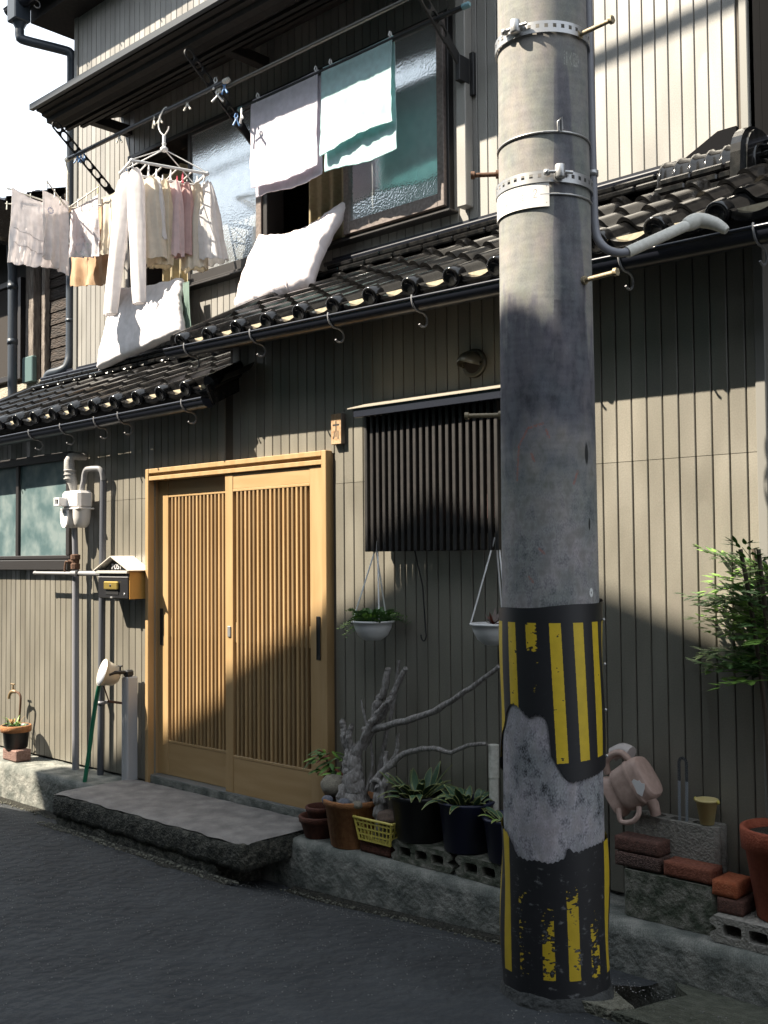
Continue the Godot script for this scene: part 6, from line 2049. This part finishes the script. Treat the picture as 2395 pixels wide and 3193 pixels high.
	p = pot("plant_pot", "navy blue pot mostly hidden behind the utility pole", Vector3(-3.02, 0.104, 0.17), 0.125, 0.10, 0.20, M.blue_plastic, 0.007, 0.02, M.soil)
	tuft(p, Vector3(-3.05, 0.28, 0.17), 14, 0.08, 0.15, 0.026, 73, 0.06, true, [M.leaf_light, M.leaf_dark])
	var wp := thing("white_pipe", "short upright white plastic pipe by the wall left of the utility pole", "pipe", Vector3(-3.185, 0.1, 0.08))
	st = new_st()
	tube(st, [Vector3(-3.185, 0.0, 0.075), Vector3(-3.182, 0.46, 0.075)], 0.0225, 16)
	part("lower_tube", st, M.aged_white, wp)
	st = new_st()
	tube(st, [Vector3(-3.182, 0.445, 0.075), Vector3(-3.181, 0.60, 0.075)], 0.0255, 16)
	part("socket", st, M.aged_white, wp)

func basket() -> void:
	brick_at("dark brick under the yellow basket", -3.915, 0.002, 0.25, M.terracotta_dark, 5, Vector3(0.21, 0.06, 0.10))
	var b := thing("basket", "yellow plastic lattice basket with stones, between terracotta pot and black pot", "basket", Vector3(-3.79, 0.064, 0.20))
	var y0 := 0.066
	var y1 := 0.185
	var st := new_st()
	rect_frame2(st, -3.935, -3.655, 0.115, 0.285, y1 - 0.012, y1, 0.012)
	part("rim", st, M.yellow_plastic, b)
	st = new_st()
	bx(st, -3.895, -3.695, y0, y0 + 0.006, 0.14, 0.262)
	part("floor", st, M.yellow_plastic, b)
	var side := func(a0: Vector3, a1: Vector3, b0: Vector3, b1: Vector3, n: int) -> void:
		for i in n + 1:
			var sv := new_st()
			var t := float(i) / n
			beam(sv, a0.lerp(a1, t), b0.lerp(b1, t), 0.007 if i > 0 and i < n else 0.014, 0.004, Vector3(0, 0, 1) if absf(a0.z - a1.z) < 0.02 else Vector3(1, 0, 0))
			part("strut", sv, M.yellow_plastic, b)
		for k in 4:
			var sw := new_st()
			var v := 0.03 + 0.25 * k
			beam(sw, a0.lerp(b0, v), a1.lerp(b1, v), 0.004, 0.008, Vector3.UP)
			part("strut", sw, M.yellow_plastic, b)
	side.call(Vector3(-3.90, y0, 0.265), Vector3(-3.69, y0, 0.265), Vector3(-3.925, y1, 0.278), Vector3(-3.665, y1, 0.278), 9)
	side.call(Vector3(-3.69, y0, 0.265), Vector3(-3.69, y0, 0.14), Vector3(-3.665, y1, 0.278), Vector3(-3.665, y1, 0.122), 5)
	side.call(Vector3(-3.90, y0, 0.265), Vector3(-3.90, y0, 0.14), Vector3(-3.925, y1, 0.278), Vector3(-3.925, y1, 0.122), 5)
	side.call(Vector3(-3.90, y0, 0.14), Vector3(-3.69, y0, 0.14), Vector3(-3.925, y1, 0.122), Vector3(-3.665, y1, 0.122), 9)
	var s := thing("stone", "flat brown stone lying in the yellow basket", "stone", Vector3(-3.755, 0.10, 0.20))
	st = new_st()
	blob(st, Vector3(-3.75, 0.185, 0.205), Vector3(0.078, 0.042, 0.05), 11, 0.25, 18, 12)
	part("stone", st, mottled("brown stone", lin(0.075, 0.05, 0.038), lin(0.15, 0.105, 0.08), 0.9, 6.0, 191), s)

func rect_frame2(st: SurfaceTool, x0: float, x1: float, z0: float, z1: float, y0: float, y1: float, w: float) -> void:
	bx(st, x0, x1, y0, y1, z1 - w, z1, 0.003)
	bx(st, x0, x1, y0, y1, z0, z0 + w, 0.003)
	bx(st, x0, x0 + w, y0, y1 - 0.001, z0 + w, z1 - w, 0.002)
	bx(st, x1 - w, x1, y0, y1 - 0.001, z0 + w, z1 - w, 0.002)

func right_side() -> void:
	var st := new_st()
	# cinder blocks standing on edge
	var up := Basis(Vector3.RIGHT, Vector3(0, 0, -1), Vector3.UP)
	# local x along the wall, holes vertical
	standing("tall mossy cinder block standing at the front on the foundation, right of the pole", Vector3(-2.41, 0.002, 0.208), M.block_moss, 0.412)
	standing("cinder block standing against the wall below another one", Vector3(-2.42, 0.002, 0.102), M.block, 0.39)
	standing("upper pale cinder block against the wall carrying the tongs and little bucket", Vector3(-2.425, 0.206, 0.10), M.block, 0.39)
	cinder("cinder_block", "cinder block lying flat at the lower right corner under the two red bricks", Vector3(-2.0, 0.002, 0.252), Basis(), M.block, 0.39, "cinder blocks lying on the foundation")
	brick_at("topmost dark red brick right of the pole", -2.452, 0.2605, 0.200, M.brick_dark, 31)
	brick_at("whitish mortared brick at the left of the middle brick row", -2.450, 0.1985, 0.203, mottled("mortared brick", lin(0.10, 0.05, 0.038), lin(0.28, 0.17, 0.14), 0.95, 4.0, 193, 0.035, 0.8, 0.4), 32)
	brick_at("red brick at the right of the middle brick row", -2.222, 0.1985, 0.206, M.brick, 33)
	brick_at("bright orange brick on top of a pair, beside the big clay pot", -2.008, 0.166, 0.212, M.brick_bright, 34, Vector3(0.105, 0.062, 0.14), -0.03)
	brick_at("dull brown brick under the bright orange one", -1.99, 0.1035, 0.212, M.brick_dark, 35, Vector3(0.105, 0.06, 0.13), 0.04)
	# tongs
	var t := thing("fire_tongs", "rusty grey steel fire tongs standing in the cinder block hole", "tongs", Vector3(-2.20, 0.30, 0.07))
	st = new_st()
	for s in [-1.0, 1.0]:
		beam(st, Vector3(-2.202 + s * 0.016, 0.28, 0.07), Vector3(-2.197 + s * 0.017, 0.56, 0.072), 0.011, 0.004, Vector3(0, 0, 1))
	part("leg", st, mottled("blued steel", lin(0.12, 0.14, 0.16), lin(0.36, 0.38, 0.41), 0.5, 12.0, 195, 0.06), t)
	st = new_st()
	var lp := [Vector3(-2.214, 0.56, 0.072), Vector3(-2.214, 0.63, 0.072)] + arc(Vector3(-2.197, 0.635, 0.072), Vector3(-0.017, 0, 0), Vector3(0, 0.02, 0), 0.0, PI, 8) + [Vector3(-2.18, 0.63, 0.072), Vector3(-2.18, 0.56, 0.072)]
	for i in lp.size() - 1:
		beam(st, lp[i], lp[i + 1], 0.012, 0.0035, Vector3(0, 0, 1))
	part("bow", st, mottled("blued steel bow", lin(0.03, 0.033, 0.037), lin(0.10, 0.105, 0.11), 0.4, 12.0, 196), t)
	# little bucket
	var b := thing("toy_bucket", "small cream yellow plastic bucket standing in the cinder block hole", "bucket", Vector3(-2.09, 0.40, 0.06))
	st = new_st()
	lathe(st, [Vector2(0.0, 0.0), Vector2(0.028, 0.0), Vector2(0.043, 0.092), Vector2(0.047, 0.092), Vector2(0.047, 0.101), Vector2(0.041, 0.101), Vector2(0.027, 0.006), Vector2(0, 0.005)], 26, Vector3(-2.095, 0.400, 0.068))
	part("body", st, M.cream_plastic, b)
	for s in [-1.0, 1.0]:
		st = new_st()
		blob(st, Vector3(-2.095 + s * 0.050, 0.494, 0.068), Vector3(0.006, 0.01, 0.008), 3, 0.0, 8, 6)
		part("ear", st, M.yellow_plastic, b)
	watering_can()
	# big clay pot with nandina, partly outside the frame
	var p := pot("plant_pot", "big red clay pot at the right edge holding a nandina shrub", Vector3(-1.765, 0.104, 0.11), 0.152, 0.098, 0.345, M.terracotta_red, 0.018, 0.085, mottled("gritty potting soil", lin(0.03, 0.025, 0.015), lin(0.36, 0.33, 0.25), 1.0, 14.0, 197, 0.06, 3.0, 0.4))
	nandina(p)

func standing(text: String, at: Vector3, m: Material, length: float) -> void:
	# block on edge: 0.19 tall, 0.10 deep, hollow from top to bottom
	cinder("cinder_block", text, at + Vector3(0, 0.19, 0), Basis(Vector3.RIGHT, Vector3(0, 0, -1), Vector3.UP), m, length, "cinder blocks standing on edge")

func watering_can() -> void:
	var c := Vector3(-2.40, 0.525, 0.13)
	var w := thing("watering_can", "dusty pink watering can with a torn white label, lying tilted on the cinder block", "watering can", c - Vector3(0, 0.1, 0), "")
	var R := Basis()
	# the can lies with its base up to the right: local y is the can's axis, pointing up and right
	R = Basis(Vector3(0, 0, 1), -0.98).scaled(Vector3.ONE * 0.79)
	var st := new_st()
	var sup := func(a: float) -> Vector2:
		var v := Vector2(cos(a), sin(a))
		return v * pow(pow(absf(v.x), 3.2) + pow(absf(v.y), 3.2), -1.0 / 3.2)
	var rings := [[-0.075, 0.70], [-0.072, 0.86], [-0.06, 0.93], [0.03, 0.97], [0.036, 1.0], [0.05, 1.0], [0.056, 0.97], [0.10, 0.94], [0.118, 0.86], [0.124, 0.70], [0.125, 0.0]]
	var f := func(u: float, v: float) -> Vector3:
		var k := v * (rings.size() - 1)
		var i := mini(int(k), rings.size() - 2)
		var t := k - i
		var y := lerpf(rings[i][0], rings[i + 1][0], t)
		var s := lerpf(rings[i][1], rings[i + 1][1], t)
		var q: Vector2 = sup.call(TAU * u)
		return c + R * Vector3(q.x * 0.125 * s, y, q.y * 0.085 * s)
	closed(st, f, 40, 40, func(_v: float) -> Vector3: return c)
	part("body", st, M.pink_can, w)
	# open mouth and collar on the lane side below
	st = new_st()
	var rm := [[-0.068, 0.80], [-0.10, 0.86], [-0.135, 0.97], [-0.14, 0.97], [-0.138, 0.90], [-0.10, 0.78], [-0.07, 0.7]]
	closed(st, func(u: float, v: float) -> Vector3:
		var k := v * (rm.size() - 1)
		var i := mini(int(k), rm.size() - 2)
		var q: Vector2 = sup.call(TAU * u)
		var s := lerpf(rm[i][1], rm[i + 1][1], k - i)
		return c + R * Vector3(q.x * 0.12 * s, lerpf(rm[i][0], rm[i + 1][0], k - i), q.y * 0.08 * s), 36, 18, func(_v: float) -> Vector3: return c - R.y * 0.1)
	part("mouth", st, M.pink_can, w)
	st = new_st()
	closed(st, func(u: float, v: float) -> Vector3:
		var q: Vector2 = sup.call(TAU * u)
		return c + R * Vector3(q.x * 0.088 * v, -0.073, q.y * 0.06 * v), 24, 2, func(_v: float) -> Vector3: return c)
	part("dark_inside", st, M.inside, w)
	st = new_st()
	tube(st, bez([c + R * Vector3(-0.115, -0.09, 0.02), c + R * Vector3(-0.17, -0.06, 0.03), c + R * Vector3(-0.185, 0.0, 0.03), c + R * Vector3(-0.165, 0.055, 0.03), c + R * Vector3(-0.11, 0.07, 0.02)], 20), 0.0155, 10)
	part("handle", st, M.pink_can, w)
	st = new_st()
	tube(st, bez([c + R * Vector3(0.07, -0.11, 0.06), c + R * Vector3(0.135, -0.13, 0.07), c + R * Vector3(0.165, -0.07, 0.07), c + R * Vector3(0.15, -0.02, 0.06), c + R * Vector3(0.115, 0.0, 0.05)], 20), 0.011, 10)
	part("lower_handle", st, M.pink_can, w)
	st = new_st()
	tube(st, [c + R * Vector3(0.10, 0.06, 0.02), Vector3(-2.305, 0.46, 0.13), Vector3(-2.298, 0.415, 0.12)], [0.026, 0.025, 0.022], 12)
	part("spout", st, M.pink_can, w)
	st = new_st()
	var pl := PackedVector2Array([Vector2(-0.05, -0.015), Vector2(-0.042, 0.022), Vector2(-0.02, 0.026), Vector2(-0.012, 0.036), Vector2(0.006, 0.03), Vector2(0.022, 0.038), Vector2(0.034, 0.014), Vector2(0.04, -0.03), Vector2(0.012, -0.032), Vector2(-0.02, -0.024)])
	prism(st, pl, Transform3D(R * Basis(Vector3(0, 0, 1), 0.5), c + R * Vector3(0.035, 0.075, 0.0805)), 0.002)
	part("torn_label", st, plain("torn paper label", lin(0.62, 0.60, 0.60), 0.8), w)
	st = new_st()
	tube(st, bez([c + R * Vector3(-0.15, 0.06, -0.05), c + R * Vector3(-0.19, 0.02, -0.06), c + R * Vector3(-0.2, -0.05, -0.06)], 10), 0.03, 12)
	part("rose", st, plain("pale rose head", lin(0.50, 0.45, 0.43), 0.5), w)

func nandina(p: Node3D) -> void:
	rng.seed = 91
	var c := Vector3(-1.775, 0.42, 0.11)
	var stems := []
	for k in 5:
		var st := new_st()
		var a := TAU * k / 5.0
		var pts := [c + Vector3(cos(a) * 0.03, 0, sin(a) * 0.03), c + Vector3(cos(a) * 0.04, 0.45, sin(a) * 0.05), c + Vector3(cos(a) * 0.06 - 0.02, 0.85, sin(a) * 0.08), c + Vector3(cos(a) * 0.08 - 0.04, 1.10, sin(a) * 0.10)]
		tube(st, bez(pts, 15), 0.009, 8)
		part("stem", st, M.stem, p)
		stems.append(pts)
	for k in 64:
		# feathery sprays of narrow pointed leaflets
		var s: Array = stems[k % 5]
		var t := 0.5 + 0.5 * rng.randf()
		var b: Vector3 = (s[1] as Vector3).lerp(s[3], (t - 0.5) * 2.0) if t > 0.5 else s[1]
		b.y = clampf(b.y, 1.02, 1.40)
		b.x += 0.03
		var a := rng.randf() * TAU
		var d := Vector3(cos(a), rng.randf_range(0.1, 0.8), sin(a)).normalized()
		if k % 2 == 0:
			d = Vector3(-1.0 + 0.4 * rng.randf(), rng.randf_range(-0.1, 0.7), rng.randf_range(-0.35, 0.6)).normalized()
		var st := new_st()
		spray(st, b, d, rng.randf_range(0.14, 0.30))
		part("leaf_spray", st, M.leaf_light if rng.randf() < 0.55 else M.leaf, p)

func spray(st: SurfaceTool, b: Vector3, d: Vector3, l: float) -> void:
	var side := d.cross(Vector3.UP).normalized()
	var e := b + d * l
	tube(st, [b, b + d * l * 0.6 - Vector3(0, 0.01, 0), e - Vector3(0, 0.035, 0)], 0.0016, 4, false)
	for i in 5:
		var t := 0.3 + 0.7 * i / 4.0
		var p := b + d * l * t - Vector3(0, 0.035 * t * t, 0)
		for s in [-1.0, 1.0]:
			var q: Vector3 = (side * s * 0.8 + d * 0.75 + Vector3(0, rng.randf_range(-0.3, 0.3), 0)).normalized()
			var tip: Vector3 = p + q * 0.055 * (1.25 - 0.5 * t)
			for m in 3:
				var r: Vector3 = (q + side * s * (m - 1) * 0.6 + d * (m - 1) * -0.35).normalized()
				leaf(st, p.lerp(tip, 0.6 + 0.2 * m), r, r.cross(Vector3.UP).normalized(), rng.randf_range(0.042, 0.065), 0.018, 0.15, 4)

# ---------------------------------------------------------------- neighbours and the far side of the lane
func neighbours() -> void:
	var n := thing("neighbour_house", "dark weathered plank house left of the main house with a black downpipe", "house", Vector3(-10.6, 0, -1.4))
	var st := new_st()
	bx(st, -14.0, -9.3, -0.3, 3.42, -6.0, -1.56)
	part("lower_wall", st, M.stucco, n)
	st = new_st()
	bx(st, -14.0, -9.3, 3.42, 5.4, -6.0, -1.62)
	var w := part("wall", st, M.dark_wood, n)
	rng.seed = 5
	var y := 3.46
	while y < 5.3:
		st = new_st()
		var hh := rng.randf_range(0.10, 0.14)
		box(st, Vector3(-9.83, y + hh * 0.5, -1.6), Vector3(1.04, hh - 0.006, 0.03), 0.004, Basis(Vector3.RIGHT, -0.07))
		part("plank", st, M.plank, w)
		y += hh
	for x in [-10.62, -10.33]:
		st = new_st()
		var wd := 0.17 if x < -10.5 else 0.07
		bx(st, x - wd * 0.5, x + wd * 0.5, 3.40, 5.4, -1.62, -1.53, 0.006)
		part("corner_post", st, M.post_wood, n)
	st = new_st()
	bx(st, -10.72, -10.50, 3.40, 3.68, -1.56, -1.50, 0.01)
	part("copper_sleeve", st, plain("verdigris copper", lin(0.075, 0.13, 0.13), 0.6), n)
	st = new_st()
	rect_frame(st, -12.6, -10.85, 3.48, 4.6, -1.62, -1.55, 0.06, 0.06, 0.06, 0.06)
	var wi := part("window", st, M.frame_dark, n)
	glass_pane("pane", wi, -12.5, -10.9, 3.52, 4.55, -1.58, M.inside)
	st = new_st()
	tube(st, [Vector3(-10.86, 5.2, -1.42), Vector3(-10.80, 4.72, -1.42), Vector3(-10.78, 4.62, -1.42), Vector3(-10.76, 2.6, -1.42)], 0.05, 16)
	for yy in [4.45, 3.85]:
		lathe(st, [Vector2(0.05, -0.03), Vector2(0.056, -0.03), Vector2(0.056, 0.03), Vector2(0.05, 0.03)], 16, Vector3(-10.775, yy, -1.42))
	part("downpipe", st, M.dark_pipe, n)
	st = new_st()
	prism(st, PackedVector2Array([Vector2(-1.0, 5.02), Vector2(-1.0, 5.10), Vector2(-5.0, 6.7), Vector2(-5.0, 6.4), Vector2(-1.6, 5.08)]), Transform3D(Basis(Vector3(0, 0, 1), Vector3.UP, Vector3.LEFT), Vector3(-10.2, 0, 0)), 4.2)
	var rf := part("roof", st, M.dark_wood, n)
	var tm := tile_mesh(true)
	for i in 8:
		for k in 3:
			piece("roof_tile", tm, M.tile, rf, Vector3(-12.2 + i * 0.265, 5.12 + k * 0.095, -0.98 - k * 0.225) - O, Basis(Vector3.RIGHT, 0.39))
	st = new_st()
	bx(st, -10.28, -10.1, 4.72, 5.16, -1.15, -0.85, 0.03)
	part("gable_end", st, M.tile, n)
	# dark boarded wall beyond the right corner
	var b := thing("boarded_wall", "dark boarded wall of the next building beyond the right corner of the upper storey", "wall", Vector3(-1.5, 0, -1.3))
	st = new_st()
	bx(st, -2.16, 2.5, -0.3, 7.5, -6.0, -1.36)
	part("wall_body", st, M.inside, b)
	for k in 12:
		st = new_st()
		bx(st, -2.155 + k * 0.18, -1.985 + k * 0.18, 2.9, 7.4, -1.359, -1.335, 0.004)
		part("board", st, M.dark_wood, b)

func far_side() -> void:
	# unseen houses across the lane, behind the viewer, the right row added: their roofs throw the shadow on the facade and darken the lane
	var z := 6.0
	var g := thing("unseen_gabled_house", "unseen gabled house across the lane whose roof throws the pointed shadow", "house", Vector3(-7.7, 0, 8.0))
	var st := new_st()
	var gable := PackedVector2Array([Vector2(-11.30, -0.3), Vector2(-5.2, -0.3), Vector2(-5.2, 8.6), Vector2(-7.72, 9.55), Vector2(-11.30, 7.9)])
	prism(st, gable, Transform3D(Basis(), Vector3(0, 0, z + 0.35)), 5.0)
	part("wall", st, mottled("green unseen wall", lin(0.05, 0.11, 0.09), lin(0.075, 0.145, 0.12), 0.6, 0.8, 221), g)  # out of view; green for what the upper panes reflect
	st = new_st()
	var roof := PackedVector2Array([Vector2(-11.36, 7.98), Vector2(-7.72, 9.66), Vector2(-4.6, 8.58), Vector2(-4.6, 8.70), Vector2(-7.72, 9.78), Vector2(-11.36, 8.10)])
	prism(st, roof, Transform3D(Basis(), Vector3(0, 0, z)), 5.6)
	part("roof", st, M.far_roof, g)
	for wdw in [[-10.4, 4.2], [-8.3, 4.2], [-10.2, 0.9], [-7.6, 0.9]]:
		st = new_st()
		rect_frame(st, wdw[0], wdw[0] + 1.5, wdw[1], wdw[1] + 1.2, z + 0.29, z + 0.345, 0.06, 0.06, 0.06, 0.06)
		var wi := part("window", st, M.frame_dark, g)
		glass_pane("pane", wi, wdw[0] + 0.06, wdw[0] + 1.44, wdw[1] + 0.06, wdw[1] + 1.14, z + 0.33, M.inside)
	var l := thing("unseen_low_house", "unseen lower house across the lane, left of the gabled one, shading the road", "house", Vector3(-18, 0, 9))  # out of view, placed to shade the road at the left
	st = new_st()
	bx(st, -30.0, -11.31, -0.3, 7.0, z + 0.5, z + 6.0)
	part("wall", st, M.far_wall, l)
	st = new_st()
	prism(st, PackedVector2Array([Vector2(z, 7.2), Vector2(z, 7.34), Vector2(z + 3.4, 8.2), Vector2(z + 6.8, 7.34), Vector2(z + 6.8, 7.2), Vector2(z + 3.4, 8.06)]), Transform3D(Basis(Vector3(0, 0, 1), Vector3.UP, Vector3.LEFT), Vector3(-11.45, 0, 0)), 18.6)
	part("roof", st, M.far_roof, l)
	var t := thing("added_house_row", "added row of dark houses across the lane, blocking sky light under the eaves", "house", Vector3(4, 0, 9))  # added out of view to keep sky light from under the eaves
	st = new_st()
	bx(st, -4.9, 30.0, -0.3, 6.6, z + 1.0, z + 7.0)
	part("wall", st, M.far_wall, t)
	st = new_st()
	prism(st, PackedVector2Array([Vector2(z + 0.4, 6.55), Vector2(z + 0.4, 6.7), Vector2(z + 4.0, 7.7), Vector2(z + 7.6, 6.7), Vector2(z + 7.6, 6.55), Vector2(z + 4.0, 7.5)]), Transform3D(Basis(Vector3(0, 0, 1), Vector3.UP, Vector3.LEFT), Vector3(30.0, 0, 0)), 34.8)
	part("roof", st, M.far_roof, t)
	# overhead cables on the pole
	var c := thing("power_cable", "bundled power cable running overhead along the lane past the pole", "cable", Vector3(-2.3, 8.0, 1.9), "")
	st = new_st()
	tube(st, [Vector3(-20.0, 7.9, 2.0), Vector3(-12.0, 8.0, 2.0), Vector3(-5.28, 8.254, 2.0), Vector3(-4.485, 8.308, 2.0), Vector3(6.0, 9.1, 2.0)], 0.034, 8)
	part("cable", st, M.black_plastic, c)

# ---------------------------------------------------------------- the scene
func _ready() -> void:
	rng.seed = 1
	var cam := Camera3D.new()
	cam.name = "camera"
	add_child(cam)
	cam.position = EYE
	cam.basis = Basis(Vector3.UP, 0.75602) * Basis(Vector3.RIGHT, 0.04211) * Basis(Vector3(0, 0, 1), -0.00834)
	cam.fov = 50.95
	cam.near = 0.05
	cam.far = 300.0
	cam.current = true
	var sky_m := ProceduralSkyMaterial.new()
	sky_m.sky_top_color = lin(0.45, 0.50, 0.56)
	sky_m.sky_horizon_color = lin(0.42, 0.43, 0.45)
	sky_m.sky_curve = 0.2
	sky_m.ground_bottom_color = lin(0.05, 0.05, 0.05)
	sky_m.ground_horizon_color = lin(0.1, 0.1, 0.1)
	sky_m.sun_angle_max = 1.0
	var sky := Sky.new()
	sky.sky_material = sky_m
	var env := Environment.new()
	env.background_mode = Environment.BG_SKY
	env.sky = sky
	env.tonemap_mode = Environment.TONE_MAPPER_LINEAR
	env.tonemap_exposure = 3.35
	env.sdfgi_enabled = true
	env.ssao_enabled = true
	env.ssil_enabled = true
	var we := WorldEnvironment.new()
	we.name = "environment"
	we.environment = env
	add_child(we)
	var sun := DirectionalLight3D.new()
	sun.name = "sun"
	add_child(sun)
	sun.look_at_from_position(Vector3.ZERO, SUN, Vector3.UP)
	sun.light_energy = 1.6
	sun.light_color = Color(1.0, 0.955, 0.88)
	sun.light_angular_distance = 0.5
	sun.shadow_enabled = true
	sun.sky_mode = DirectionalLight3D.SKY_MODE_LIGHT_ONLY
	materials()
	ground()
	house()
	neighbours()
	far_side()
	utility_pole()
	fittings()
	laundry()
	pots()
	right_side()
